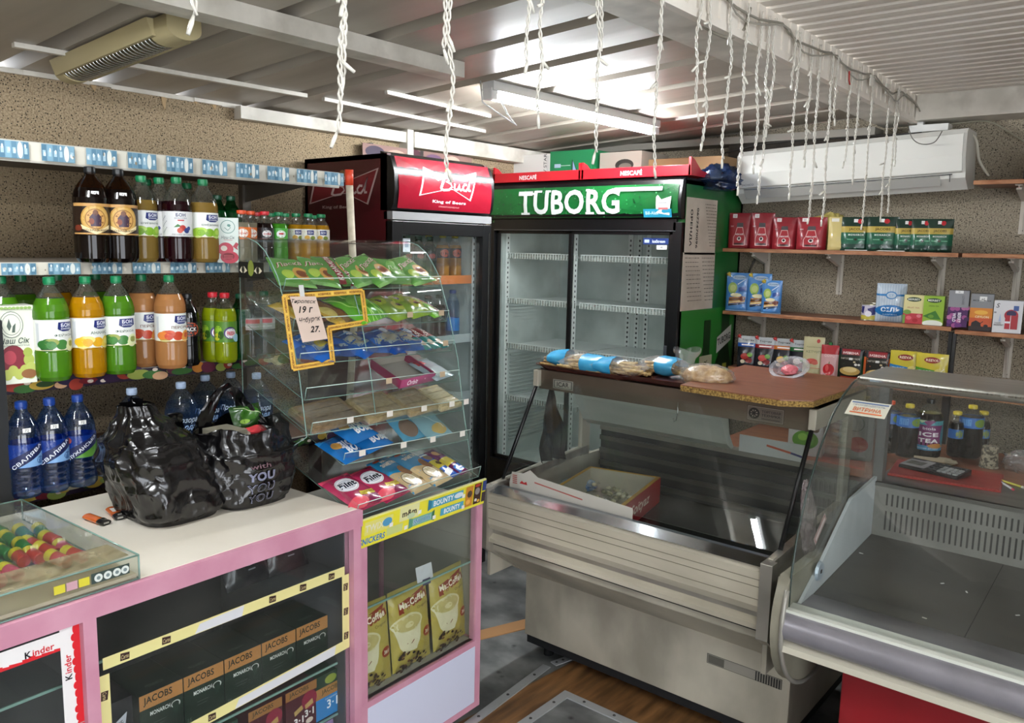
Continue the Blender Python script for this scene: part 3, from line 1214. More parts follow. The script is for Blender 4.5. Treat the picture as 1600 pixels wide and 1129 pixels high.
b = MB()   # handwritten price note
q0 = tape_pt(449, 463)
it = [('p', [(0.02, 1.0), (0.76, 0.99), (0.94, 0.04), (0.2, 0.0)], '#d9c3b4')]
ink = '#1a1512'
it += [('t', 'Тиролєск', 0.40, 0.88, 0.11, ink, {'sh': 0.4, 'b': 0.02, 'w': 0.70, 'rot': -3}), ('t', '19 г', 0.42, 0.71, 0.15, ink, {'sh': 0.3, 'b': 0.04}),
       ('t', 'Чебурек', 0.50, 0.48, 0.14, ink, {'sh': 0.4, 'b': 0.02, 'w': 0.62, 'rot': 4}), ('t', '27.', 0.60, 0.27, 0.14, ink, {'sh': 0.3, 'b': 0.04})]
up = Vector((-0.19, 0, 0.98)).normalized()
art(b, flat(q0 + Vector((0.010, -0.002, 0)) - up * 0.135, TY, up), 0.115, 0.135, it, 0.7, lift=0.0003)
art(b, flat(q0 + Vector((0.0115, 0.036, 0)) - up * 0.012, TY, up), 0.016, 0.045, [('r', 0, 0, 1, 1, '#d8d8d4')], 0.3)
obj('handwritten_note', b, label='small paper note with handwritten prices taped to the sweets show-case', cat='note', loc=GO, rz=GA)
# ------------------------------------------------------------------ red beer fridge against the left wall
MAROON = mottled('maroon_panel', '#38080f', '#4a0d15', 2, 0.35, bump=0.01)
REDH = mottled('red_header', '#7c1022', '#94172a', 3, 0.15, bump=0.0)
fr = thing('drinks_fridge', 'red and maroon single-door beer fridge past the end of the bottle shelves', 'fridge', (-2.5, 2.235, 0))
FW = 0.6
b = MB()
b.box((-0.56, 0.0, 0.1), (-0.02, 0.02, 2.0), MAROON)
b.box((-0.56, FW - 0.02, 0.1), (-0.02, FW, 2.0), MAROON)
b.box((-0.56, 0.0, 1.98), (-0.06, FW, 2.0), MAROON)
b.box((-0.56, 0.0, 0.1), (-0.54, FW, 2.0), MAROON)
b.box((-0.54, 0.02, 0.1), (-0.50, FW - 0.02, 1.76), FRW)
b.box((-0.54, 0.02, 0.1), (-0.05, 0.035, 1.76), FRW)
b.box((-0.54, FW - 0.035, 0.1), (-0.05, FW - 0.02, 1.76), FRW)
b.box((-0.54, 0.02, 1.74), (-0.02, FW - 0.02, 1.77), FRW)
b.box((-0.56, 0.0, 0.0), (-0.03, FW, 0.14), BLACKM)
obj('cabinet', b, fr)


def bowtie(W=1.0, edge='#e8d8d4', fill='#c2202f'):
    P1 = [(0.10, 0.86), (0.46, 0.60), (0.54, 0.60), (0.98, 0.88), (0.84, 0.02), (0.54, 0.30), (0.46, 0.30), (0.0, 0.06)]
    def inset(pts, s):
        cx, cy = 0.5, 0.45
        o = []
        for x, y in pts:
            o.append((cx + (x - cx) * (1 - s * 0.8), cy + (y - cy) * (1 - s * 1.4)))
        return o
    return [('p', P1, edge), ('p', inset(P1, 0.07), fill)]


def script_bud(ink):
    """the brush-script word, stroke by stroke, in panel units"""
    st = []
    def q(pts, w):
        st.append(('s', pts, w, ink))
    q([(0.34, 0.30), (0.37, 0.45), (0.41, 0.62), (0.44, 0.72)], 0.013)            # B stem
    q([(0.24, 0.62), (0.30, 0.54), (0.38, 0.60), (0.44, 0.72), (0.50, 0.74), (0.53, 0.68), (0.50, 0.58), (0.43, 0.50), (0.50, 0.47), (0.52, 0.38), (0.47, 0.29), (0.38, 0.27), (0.33, 0.31)], 0.009)
    q([(0.24, 0.62), (0.22, 0.68), (0.28, 0.73), (0.36, 0.70), (0.40, 0.66)], 0.006)
    q([(0.57, 0.48), (0.555, 0.36), (0.57, 0.30), (0.61, 0.32), (0.65, 0.46), (0.64, 0.34), (0.66, 0.30), (0.69, 0.34)], 0.010)   # u
    q([(0.77, 0.47), (0.73, 0.48), (0.70, 0.40), (0.71, 0.31), (0.75, 0.30), (0.79, 0.40), (0.84, 0.66), (0.80, 0.40), (0.80, 0.31), (0.83, 0.32)], 0.010)  # d
    return st


b = MB()
S = flat((-0.53, -0.0002, 1.795), (1, 0, 0), (0, 0, 1))
art(b, S, 0.47, 0.17, bowtie(edge='#a8908c', fill='#6a101a') + [('e', 0.49, 0.78, 0.045, 0.1, '#7d5a3a')] + script_bud('#b8a09c'), 0.5, lift=0.0003)
art(b, S, 0.47, 0.17, [('t', 'King of Beers', 0.41, -0.03, 0.10, '#a8908c', {'b': 0.02, 'w': 0.42})], 0.5, lift=0.0006)
obj('side_emblem', b, fr, label='faded bow-tie emblem on the side')
# curved header
HP = [(-0.06, 1.775), (0.0, 1.775), (0.018, 1.80), (0.026, 1.86), (0.022, 1.93), (0.0, 1.985), (-0.06, 2.01)]
b = MB()
b.prism(HP, 'y', 0.0, FW, BLACK, True)
obj('header_box', b, fr)


def headS(u, v, l):
    t = v / 0.20
    x = 0.028 + 0.0 - 0.035 * (t - 0.38) ** 2 * 2.0
    return (x + l, 0.02 + u, 1.785 + v)


b = MB()
art(b, headS, 0.56, 0.205, [('r', 0, 0, 1, 1, REDH)], 0.15, res=0.04, lift=0.0004)
obj('header_panel', b, fr)
b = MB()


def hs2(u, v, l):
    return headS(u + 0.11, v + 0.045, l + 0.0008)


art(b, hs2, 0.37, 0.15, bowtie(edge='#f0dcdc', fill='#c81e2e') + [('e', 0.49, 0.80, 0.05, 0.09, '#a5773a')] + script_bud('#f6eeee'), 0.25, res=0.03, lift=0.0004)
art(b, headS, 0.56, 0.205, [('t', 'King of Beers', 0.52, 0.17, 0.075, '#f2dcdc', {'b': 0.04, 'w': 0.36}), ('t', 'СПОЖИВАЙТЕ ВІДПОВІДАЛЬНО', 0.52, 0.08, 0.035, '#e2a8a8', {'w': 0.22})], 0.3, res=0.03, lift=0.001)
obj('header_emblem', b, fr, label='white bow-tie emblem with script lettering')
b = MB()
b.box((-0.04, 0.0, 1.74), (0.012, FW, 1.772), P('#a5a6a8', 0.35, 0.4))
obj('header_rail', b, fr)
dr = MB()
for a, c in (((-0.03, 0.0, 0.13), (0.012, 0.055, 1.735)), ((-0.03, FW - 0.055, 0.13), (0.012, FW, 1.735)), ((-0.03, 0.055, 1.68), (0.012, FW - 0.055, 1.735)), ((-0.03, 0.055, 0.13), (0.012, FW - 0.055, 0.19))):
    dr.box(a, c, BLACK)
dr.box((0.012, FW - 0.02, 0.3), (0.018, FW - 0.015, 1.70), P('#8f9497', 0.2, 1.0))
door = obj('door', dr, fr, bevel=0.003)
g = MB()
g.box((-0.012, 0.055, 0.19), (-0.008, FW - 0.055, 1.68), GLT)
obj('pane', g, door)
g = MB()
art(g, flat((-0.0075, 0.075, 1.61), (0, 1, 0), (0, 0, 1)), 0.04, 0.055, [('r', 0, 0, 1, 1, '#dfe6ee'), ('r', 0.25, 0.35, 0.75, 0.75, '#8fa3bb')], 0.4)
obj('sticker', g, door)
for k, z in enumerate((1.49, 1.22, 0.95, 0.62, 0.34)):
    b = MB()
    b.box((-0.49, 0.036, z - 0.012), (-0.07, FW - 0.036, z - 0.004), P('#c9d2d2', 0.4))
    b.box((-0.07, 0.036, z - 0.022), (-0.062, FW - 0.036, z + 0.016), P('#c9743a', 0.4) if k == 0 else P('#b9c4c4', 0.3))
    obj('shelf', b, fr)
b = MB()
for yy in (0.04, FW - 0.05):
    b.box((-0.06, yy, 0.2), (-0.052, yy + 0.012, 1.72), P('#dde3e3', 0.4))
    for i in range(50):
        b.box((-0.0525, yy + 0.003, 0.25 + i * 0.029), (-0.0515, yy + 0.009, 0.262 + i * 0.029), DARK)
obj('shelf_rail', b, fr)

# ------------------------------------------------------------------ green double-door fridge
GREEN = mottled('green_header', '#0e4522', '#1f7a3a', 1.6, 0.25, stretch=(1, 1, 1), bump=0.0, lo=0.3, hi=0.7)
GREEN2 = mottled('green_side', '#15502a', '#2a7a3c', 2.0, 0.3, bump=0.0)
tf = thing('drinks_fridge', 'wide green beer fridge with two sliding glass doors and empty shelves', 'fridge', (-3.08, 3.5, 0))
TW, TD = 1.20, 0.66
b = MB()
b.box((0, 0.02, 0.1), (0.03, TD, 1.97), GREEN2)
b.box((TW - 0.03, 0.02, 0.1), (TW, TD, 1.97), GREEN2)
b.box((0, 0.02, 1.95), (TW, TD, 1.98), BLACKM)
b.box((0, TD - 0.02, 0.1), (TW, TD, 1.97), BLACKM)
b.box((0, 0.0, 0.0), (TW, TD, 0.16), BLACKM)
b.box((0.03, TD - 0.05, 0.16), (TW - 0.03, TD - 0.02, 1.76), FRW)
b.box((0.03, 0.06, 0.16), (0.045, TD - 0.05, 1.76), FRW)
b.box((TW - 0.045, 0.06, 0.16), (TW - 0.03, TD - 0.05, 1.76), FRW)
b.box((0.03, 0.04, 1.73), (TW - 0.03, TD - 0.03, 1.77), FRW)
b.box((0.03, 0.04, 0.15), (TW - 0.03, TD - 0.03, 0.40), FRW)
for x in (0.54, 0.60, 0.66):
    b.box((x, TD - 0.056, 0.4), (x + 0.03, TD - 0.05, 1.73), P('#dde3e1', 0.4))
    for i in range(46):
        b.box((x + 0.01, TD - 0.057, 0.42 + i * 0.028), (x + 0.02, TD - 0.0565, 0.432 + i * 0.028), DARK)
for x in (0.045, 0.52, TW - 0.049):
    b.box((x, 0.09, 0.4), (x + 0.004, 0.12, 1.73), P('#eef2f0', 0.4))
    for i in range(46):
        b.box((x + 0.0041, 0.1, 0.42 + i * 0.028), (x + 0.0045, 0.108, 0.432 + i * 0.028), DARK)
obj('cabinet', b, tf)
b = MB()
for a, c in (((0, -0.0, 0.16), (0.03, 0.05, 1.77)), ((TW - 0.045, 0, 0.16), (TW, 0.05, 1.77)), ((0.03, 0, 1.725), (TW - 0.03, 0.05, 1.79)), ((0.03, 0, 0.16), (TW - 0.03, 0.05, 0.42))):
    b.box(a, c, BLACK)
b.box((0.03, -0.002, 1.728), (TW - 0.03, 0.0, 1.731), P('#777b80', 0.3, 0.8))
obj('front_frame', b, tf, bevel=0.002)
for x0, x1, y0 in ((0.03, 0.555, 0.022), (0.545, TW - 0.045, 0.004)):
    b = MB()
    for a, c in (((x0, y0, 0.42), (x0 + 0.022, y0 + 0.016, 1.725)), ((x1 - 0.022, y0, 0.42), (x1, y0 + 0.016, 1.725)),
                 ((x0, y0, 1.71), (x1, y0 + 0.016, 1.725)), ((x0, y0, 0.42), (x1, y0 + 0.016, 0.44))):
        b.box(a, c, BLACK)
    if x0 > 0.5:
        b.box((x1 - 0.02, y0 - 0.006, 1.10), (x1 - 0.002, y0, 1.18), P('#3a3d42', 0.4))
    d = obj('sliding_door', b, tf, bevel=0.002)
    g = MB()
    g.box((x0 + 0.022, y0 + 0.006, 0.44), (x1 - 0.022, y0 + 0.010, 1.71), GL)
    obj('pane', g, d)
    if x0 > 0.5:
        g = MB()
        art(g, flat((x1 - 0.165, y0 + 0.005, 1.665), (1, 0, 0), (0, 0, 1)), 0.14, 0.03, [('r', 0, 0, 1, 1, '#1f3570'), ('t', 'IceStream', 0.62, 0.5, 0.5, '#e8eef8', {'b': 0.02, 'w': 0.5}), ('r', 0.06, 0.25, 0.25, 0.75, '#b8c6e8'), ('r', 0.55, -0.8, 0.95, -0.1, '#e6e6e4'), ('t', '40', 0.75, -0.45, 0.35, '#444444')], 0.4)
        obj('sticker', g, d, label='small blue maker sticker')
# header
b = MB()
HPt = [(0.0, 1.785), (-0.012, 1.80), (-0.02, 1.88), (-0.005, 1.965), (0.03, 1.985), (0.03, 1.785)]
b.prism(HPt, 'x', 0, TW, BLACK, True)
obj('header_box', b, tf)


def hT(u, v, l):
    t = v / 0.155
    return (0.015 + u, -0.0215 + 0.012 * (2 * t - 1.05) ** 2 - l, 1.795 + v)


b = MB()
art(b, hT, TW - 0.03, 0.155, [('r', 0, 0, 1, 1, GREEN)], 0.25, res=0.05)
obj('header_panel', b, tf)
b = MB()
rr = random.Random(11)
it = []
for i in range(150):
    u, v = rr.random(), rr.random()
    it.append(('e', u, v, 0.0022 + rr.random() * 0.0022, 0.014 + rr.random() * 0.014, rr.choice(['#2f8a4c', '#0a2a17', '#3f9a5a', '#144a28'])))
LT = '#e4ebe8'
it += [('t', 'TUBORG', 0.455, 0.50, 0.80, LT, {'b': 0.04, 'w': 0.55})]
# slab serifs
for u0, u1, v in ((0.195, 0.245, 0.13), (0.18, 0.20, 0.80), (0.255, 0.275, 0.80), (0.272, 0.315, 0.87), (0.335, 0.365, 0.87), (0.372, 0.395, 0.13), (0.372, 0.395, 0.87), (0.555, 0.60, 0.13), (0.555, 0.575, 0.87), (0.62, 0.655, 0.13)):
    it.append(('r', u0, v - 0.035, u1, v + 0.035, LT))
it += [('r', 0.70, 0.80, 0.93, 0.92, '#dfe8e4'), ('r', 0.69, 0.76, 0.73, 0.9, '#dfe8e4'),
       ('r', 0.845, -0.01, 0.975, 0.24, '#2a8fae'), ('t', 'Bill-Alex', 0.885, 0.12, 0.1, '#e8f4f8', {'w': 0.06}),
       ('p', [(0.905, 0.12), (0.965, 0.05), (0.975, 0.62), (0.93, 0.52), (0.912, 0.66), (0.905, 0.6)], '#e2e2e2'), ('r', 0.915, 0.22, 0.96, 0.28, '#c26a6a'), ('r', 0.915, 0.40, 0.955, 0.44, '#999999')]
art(b, hT, TW - 0.03, 0.155, it, 0.3, res=0.05, lift=0.00006)
obj('header_lettering', b, tf, label='white slab lettering on green with stickers')
for k, z in enumerate((1.59, 1.335, 1.075, 0.77)):
    for x0, x1 in ((0.05, 0.53), (0.56, TW - 0.05)):
        b = MB()
        WR = P('#dfe5e3', 0.35)
        b.box((x0, 0.10, z - 0.02), (x1, 0.104, z + 0.012), glass('shelf_front', (0.9, 0.94, 0.93), 0.25, scale=30))
        n = int((x1 - x0) / 0.018)
        for i in range(n + 1):
            b.box((x0 + i * 0.018, 0.098, z - 0.018), (x0 + i * 0.018 + 0.003, 0.1, z + 0.01), WR)
            b.box((x0 + i * 0.018, 0.104, z - 0.006), (x0 + i * 0.018 + 0.003, TD - 0.06, z - 0.003), WR)
        b.box((x0, 0.096, z + 0.01), (x1, 0.1, z + 0.014), WR)
        for yy in (0.2, 0.35, 0.5):
            b.box((x0, yy, z - 0.009), (x1, yy + 0.004, z - 0.006), WR)
        obj('shelf', b, tf)
b = MB()   # finned evaporator cover low on the left side
for i in range(24):
    b.box((0.046, 0.14, 0.5 + i * 0.022), (0.052, 0.5, 0.51 + i * 0.022), P('#aab5b2', 0.4))
b.box((0.0461, 0.13, 0.44), (0.0465, 0.55, 1.08), FRW)
obj('side_fins', b, tf)
# printed bottles on the side panel
b = MB()
S = flat((TW + 0.0005, 0.04, 0.75), (0, 1, 0), (0, 0, 1))
it = [('r', 0, 0, 1, 1, '#2f8a34'),
      ('e', 0.18, 0.36, 0.09, 0.13, '#b9b060'), ('r', 0.14, 0.1, 0.22, 0.34, '#8f9a4a'),
      ('p', [(0.34, 0.0), (0.62, 0.0), (0.62, 0.45), (0.55, 0.62), (0.55, 0.9), (0.42, 0.9), (0.42, 0.62), (0.34, 0.45)], '#123f1c'),
      ('r', 0.46, 0.1, 0.5, 0.5, '#c4cf4a'), ('r', 0.36, 0.34, 0.60, 0.60, '#d8d6b8'), ('t', 'BEER', 0.48, 0.47, 0.06, '#4a5a2a', {'rot': 90}),
      ('p', [(0.66, 0.0), (0.98, 0.0), (0.98, 0.5), (0.92, 0.66), (0.92, 0.95), (0.76, 0.95), (0.76, 0.66), (0.66, 0.5)], '#0e3518'),
      ('r', 0.82, 0.08, 0.9, 0.5, '#cfd44c'), ('p', [(0.68, 0.60), (0.96, 0.70), (0.96, 0.84), (0.68, 0.74)], '#e2e2dc'), ('t', 'TUBORG', 0.82, 0.72, 0.06, '#23262a', {'b': 0.03, 'rot': 12, 'w': 0.26})]
art(b, S, 0.58, 0.6, it, 0.3)
obj('side_print', b, tf, label='beer bottles printed on the green side')
# notices taped to the side
b = MB()
PAP = mottled('old_paper', '#c9bdae', '#ddd2c4', 6, 0.8, bump=0.3, dist=0.004)
INK = '#26211f'


def sheet_lines(n, seed):
    r = random.Random(seed)
    it = []
    for i in range(n):
        v = 0.9 - i * 0.8 / n
        u = 0.1
        while u < 0.85:
            w = r.uniform(0.04, 0.16)
            it.append(('r', u, v, min(0.9, u + w), v + 0.012, '#6f675e'))
            u += w + 0.03
    return it


for y0, z0, w, h, its in ((0.035, 1.62, 0.175, 0.27, [('t', 'ОРЕНДА', 0.30, 0.47, 0.10, INK, {'b': 0.05, 'rot': -90, 'w': 1.0}), ('t', '0677470096', 0.66, 0.47, 0.075, INK, {'b': 0.03, 'rot': -90, 'w': 1.1})]),
                          (0.21, 1.62, 0.145, 0.27, sheet_lines(14, 1)), (0.025, 1.35, 0.175, 0.28, sheet_lines(11, 2)), (0.20, 1.35, 0.16, 0.28, sheet_lines(12, 3))):
    S = flat((TW + 0.003, y0, z0), (0, 1, 0), (0, 0, 1))
    art(b, S, w, h, [('r', 0, 0, 1, 1, PAP)] + its, 0.8)
    b.box((TW + 0.0005, y0, z0), (TW + 0.003, y0 + w, z0 + h), PAP)
obj('paper_notices', b, label='four wrinkled paper notices taped to the green fridge side', cat='notice', loc=(-3.08, 3.5, 0))

# ------------------------------------------------------------------ stainless display case in the middle
mc = thing('refrigerated_case', 'worn stainless refrigerated display case with slanting front glass', 'display case', (0, 0, 0))
X0, X1 = -1.955, -0.86
b = MB()
b.box((-1.92, 2.435, 0.10), (-0.845, 3.05, 0.40), STEELD)
b.prism([(2.435, 0.36), (2.24, 0.505), (2.24, 0.53), (2.50, 0.53), (2.50, 0.36)], 'x', -1.94, -0.87, STEELD)
b.box((-1.92, 2.45, 0.06), (-0.85, 3.04, 0.10), BLACKM)
obj('body', b, mc, bevel=0.003)
for x in (-1.86, -0.92):
    for y in (2.52, 2.98):
        b = MB()
        b.tube([(x, y, 0.0), (x, y, 0.07)], 0.02, BLACKM, 10)
        obj('foot', b, mc)
b = MB()
b.prism([(2.215, 0.598), (2.205, 0.62), (2.205, 0.725), (2.225, 0.742), (2.26, 0.748), (2.26, 0.598)], 'x', -1.94, -0.875, ALU)
for z in (0.64, 0.678, 0.70):
    b.box((-1.94, 2.2035, z), (-0.875, 2.206, z + 0.0018), P('#77715f'))
b.box((-1.94, 2.232, 0.575), (-0.875, 2.27, 0.598), STEEL)
b.prism([(2.212, 0.545), (2.212, 0.56), (2.235, 0.578), (2.26, 0.575), (2.26, 0.545)], 'x', -1.94, -0.875, ALU)
b.box((-1.94, 2.235, 0.53), (-0.875, 2.27, 0.546), BLACKM)
obj('front_rail', b, mc)
b = MB()
b.prism([(2.205, 0.741), (2.262, 0.752), (2.262, 0.744), (2.225, 0.735)], 'x', -1.94, -0.875, P('#c8ccd2', 0.15, 1.0))
b.box((-1.94, 2.262, 0.735), (-0.875, 2.30, 0.745), P('#9aa0a8', 0.25, 0.9))
obj('chrome_ledge', b, mc)
for x in (X0 - 0.005, X1 - 0.012):
    b = MB()
    poly = [(2.20, 0.757), (2.20, 0.53), (2.425, 0.375), (2.425, 0.42), (2.245, 0.55), (2.245, 0.757)]
    b.prism([(2.195, 0.757), (2.195, 0.525), (2.42, 0.37), (2.46, 0.39), (2.235, 0.545), (2.235, 0.757)], 'x', x, x + 0.036, STEEL)
    b.prism([(2.195, 0.745), (2.235, 0.757), (2.86, 0.80), (2.86, 0.77), (2.24, 0.725)], 'x', x, x + 0.026, STEEL)
    b.box((x + 0.004, 2.24, 0.40), (x + 0.02, 3.0, 0.76), STEELD)
    b.box((x + 0.002, 2.82, 0.76), (x + 0.022, 2.88, 1.16), STEELD)
    b.box((x, 2.5, 1.10), (x + 0.024, 3.0, 1.165), STEELD)
    obj('end_panel', b, mc, bevel=0.002)
    g = MB()
    g.prism([(2.33, 0.78), (2.54, 1.12), (2.83, 1.12), (2.83, 0.81)], 'x', x + 0.009, x + 0.013, GL)
    obj('side_glass', g, mc)
    g = MB()
    g.tube([(x + 0.01, 2.315, 0.765), (x + 0.01, 2.545, 1.165)], 0.0075, BLACK, 8)
    obj('glass_post', g, mc)
g = MB()
g.prism([(2.308, 0.757), (2.314, 0.757), (2.541, 1.155), (2.535, 1.155)], 'x', X0 + 0.02, X1 + 0.005, GLD)
obj('front_glass', g, mc)
b = MB()   # canopy
b.prism([(2.52, 1.09), (2.52, 1.165), (2.98, 1.165), (2.98, 1.15), (2.56, 1.15), (2.54, 1.09)], 'x', X0 + 0.01, X1 + 0.01, mottled('canopy_brown', '#4a3f35', '#6a5c4e', 3, 0.4, 0.3, (0.5, 1, 1), bump=0.03))
b.prism([(2.74, 1.15), (2.72, 1.10), (2.74, 1.03), (2.80, 0.93), (2.84, 0.905), (2.86, 0.91), (2.82, 0.96), (2.76, 1.15)], 'x', X0 + 0.03, -1.27, mottled('canopy_inner', '#a9ada4', '#c4c8be', 3, 0.35, 0.1, (0.3, 3, 1), bump=0.02))
obj('canopy', b, mc)
b = MB()   # inner tub: rear wall of grey slats, dark grilles, deck
b.box((-1.94, 2.27, 0.55), (-0.87, 2.95, 0.60), DARK)
DECK = mottled('deck_steel', '#3c3d3b', '#575855', 4, 0.25, 0.7, (1, 1, 1), bump=0.02)
b.box((-1.93, 2.26, 0.63), (-0.87, 2.92, 0.642), DECK)
for k in range(4):
    z = 0.65 + k * 0.056
    yy = 2.93
    b.box((-1.92, yy, z), (-0.88, yy + 0.01, z + 0.02), P('#45443f', 0.35, 0.3))
    b.box((-1.92, yy + 0.01, z + 0.02), (-0.88, yy + 0.02, z + 0.056), BLACKM)
b.box((-1.92, 2.93, 0.862), (-0.88, 2.99, 0.88), P('#8d8b82', 0.35, 0.3))
b.box((-1.92, 2.95, 0.6), (-0.88, 2.99, 0.862), DARK)
obj('interior', b, mc)
b = MB()
art(b, flat((-1.875, 2.5185, 1.10), (1, 0, 0), (0.0, 0, 1)), 0.095, 0.036, [('r', 0, 0, 1, 1, '#8d8a80'), ('r', 0.05, 0.08, 0.95, 0.92, '#3b3a36'), ('r', 0.09, 0.14, 0.91, 0.86, '#8d8a80'), ('t', 'ICAR', 0.5, 0.5, 0.5, '#2b2a27', {'b': 0.03, 'w': 0.6})], 0.4)
obj('maker_plate', b, mc)
b = MB()
art(b, flat((-1.08, 2.5185, 1.098), (1, 0, 0), (0.0, 0, 1)), 0.125, 0.05, [('r', 0, 0, 1, 1, '#4a3d33'), ('r', 0.02, 0.04, 0.98, 0.96, '#8a7f76'), ('r', 0.035, 0.08, 0.965, 0.92, '#6a5e55'), ('e', 0.2, 0.5, 0.15, 0.36, '#1f1b18'), ('e', 0.2, 0.5, 0.10, 0.24, '#8a7f76'),
      ('s', [(0.2, 0.2), (0.2, 0.8)], 0.004, '#1f1b18'), ('s', [(0.08, 0.5), (0.32, 0.5)], 0.004, '#1f1b18'), ('s', [(0.12, 0.3), (0.28, 0.7)], 0.004, '#1f1b18'), ('s', [(0.12, 0.7), (0.28, 0.3)], 0.004, '#1f1b18'),
      ('t', 'ТОРГОВАЯ', 0.66, 0.7, 0.16, '#1f1b18', {'b': 0.02, 'w': 0.5}), ('t', 'ТЕХНИКА', 0.66, 0.46, 0.16, '#1f1b18', {'b': 0.02, 'w': 0.5}), ('r', 0.42, 0.2, 0.9, 0.24, '#2f2924')], 0.4)
obj('maker_plate', b, mc)
b = MB()   # vent printed on the skirt
vx, vz = -1.12, 0.28
S = flat((-1.13, 2.4345, 0.262), (1, 0, 0), (0, 0, 1))
art(b, S, 0.26, 0.035, [('r', 0, 0, 1, 1, '#4a4943'), ('r', 0.01, 0.05, 0.99, 0.95, '#8e8a80'), ('r', 0.02, 0.1, 0.24, 0.9, '#5a5850')] + [('r', 0.66 + i * 0.034, 0.05, 0.678 + i * 0.034, 0.95, '#1d1c1a') for i in range(10)], 0.5)
obj('vent_plate', b, mc)

# ------------------------------------------------------------------ curved-glass case close by on the right
cc = thing('refrigerated_case', 'curved-glass refrigerated display case with a dark red base', 'display case', (0, 0, 0))
XA, XB = -0.765, 0.75
b = MB()
REDB = mottled('red_base', '#7a1018', '#8a141c', 3, 0.4, bump=0.02)
b.box((-0.63, 2.22, 0.12), (XB, 2.9, 0.54), REDB)
b.box((-0.64, 2.24, 0.0), (XB, 2.88, 0.12), BLACKM)
obj('base', b, cc, bevel=0.004)
b = MB()
b.prism([(2.135, 0.545), (2.105, 0.56), (2.105, 0.578), (2.14, 0.59), (2.3, 0.59), (2.3, 0.53)], 'x', XA, XB, P('#c4bfae', 0.45))
pr = [(2.14 + 0.045 * cos(radians(a)), 0.625 + 0.04 * sin(radians(a))) for a in range(90, 271, 15)]
b.prism(pr + [(2.3, 0.585), (2.3, 0.665)], 'x', XA, XB, mottled('bumper', '#7d7a80', '#96939a', 4, 0.35, 0.3, bump=0.03), True)
b.prism([(2.13, 0.664), (2.13, 0.672), (2.18, 0.676), (2.18, 0.664)], 'x', XA, XB, P('#d4d6cc', 0.3))
obj('bumper_rail', b, cc)
b = MB()   # round end cap
CAP = mottled('cap_plastic', '#6f6b5c', '#8a8676', 5, 0.45, bump=0.04)
arc = [(2.38 + 0.28 * cos(radians(a)), 0.625 + 0.245 * sin(radians(a))) for a in range(155, 311, 8)]
b.prism([(2.15, 0.76)] + arc + [(2.60, 0.72), (2.40, 0.76)], 'x', XA - 0.03, XA, CAP, True)
arc2 = [(2.39 + 0.24 * cos(radians(a)), 0.625 + 0.21 * sin(radians(a))) for a in range(160, 305, 8)]
b.prism([(2.175, 0.74)] + arc2 + [(2.58, 0.70)], 'x', XA - 0.045, XA - 0.028, CAP, True)
b.tube([(XA + 0.001, p[0], p[1]) for p in arc], 0.007, P('#96938a', 0.35, 0.3), 8)
obj('end_cap', b, cc)
b = MB()
DECK2 = mottled('deck_grey', '#43423f', '#56544f', 2.5, 0.35, 0.45, (1, 1.6, 1), bump=0.02, c3='#6a675f', scale3=4, amt3=0.35)
xs = (XA + 0.012, -0.36, 0.06, XB)
for i in range(3):
    b.add([(xs[i] + 0.001, 2.175, 0.652), (xs[i + 1] - 0.001, 2.175, 0.652), (xs[i + 1] - 0.001, 2.86, 0.70), (xs[i] + 0.001, 2.86, 0.70)], [(0, 1, 2, 3)], DECK2)
b.add([(XA, 2.175, 0.648), (XB, 2.175, 0.648), (XB, 2.86, 0.696), (XA, 2.86, 0.696)], [(0, 1, 2, 3)], BLACKM)
obj('deck', b, cc)
b = MB()   # white liner at the end
LIN = mottled('end_liner', '#a5abad', '#c0c6c7', 3, 0.4, bump=0.02)
b.prism([(2.19, 0.655), (2.86, 0.70), (2.86, 0.90), (2.60, 0.88), (2.36, 0.74)], 'x', XA + 0.002, XA + 0.012, LIN)
b.lathe([(0.0, 0.006), (0.028, 0.006), (0.032, 0.0)], P('#b8c4cc', 0.3), 20)
b = MB()
b.prism([(2.19, 0.655), (2.86, 0.70), (2.86, 0.90), (2.60, 0.88), (2.36, 0.74)], 'x', XA + 0.002, XA + 0.012, LIN)
kn = [(XA + 0.012, 2.335 + 0.03 * cos(t * pi / 9), 0.725 + 0.03 * sin(t * pi / 9)) for t in range(18)]
b.add(kn + [(p[0] + 0.008, 2.335 + (p[1] - 2.335) * 0.85, 0.725 + (p[2] - 0.725) * 0.85) for p in kn], [(i, (i + 1) % 18, 18 + (i + 1) % 18, 18 + i) for i in range(18)] + [tuple(range(18, 36))], P('#a9b6c0', 0.3, 0.3))
b.box((XA + 0.020, 2.330, 0.72), (XA + 0.022, 2.34, 0.73), DARK)
obj('end_liner', b, cc)
b = MB()   # grille back wall
GRM = mottled('grille_grey', '#7c7a75', '#8f8d87', 5, 0.4, 0.3, bump=0.02)
b.box((XA, 2.85, 0.70), (XB, 2.865, 0.885), GRM)
x = XA + 0.05
while x < XB - 0.03:
    for z0, z1 in ((0.725, 0.79), (0.81, 0.85)):
        b.box((x, 2.8485, z0), (x + 0.0055, 2.8505, z1), P('#2c2b29', 0.7))
    x += 0.0165
obj('grille', b, cc)
b = MB()
b.box((XA, 2.845, 0.872), (XB, 3.12, 0.885), mottled('deck_top', '#65635f', '#7c7a75', 5, 0.3, 0.6, (0.4, 3, 1), bump=0.02))
b.box((XA, 3.12, 0.872), (XB, 3.62, 0.884), WOODX)
b.box((XA, 2.87, 0.55), (XB, 3.6, 0.872), STEELD)
obj('service_ledge', b, cc)
CG = [(2.15, 0.672), (2.15, 0.76), (2.175, 0.87), (2.225, 0.98), (2.30, 1.09), (2.385, 1.175), (2.47, 1.225), (2.56, 1.255), (2.62, 1.265)]
b = MB()
b.sheet(CG, 'x', XA, XB, GL, 0.004)
obj('curved_glass', b, cc)
b = MB()
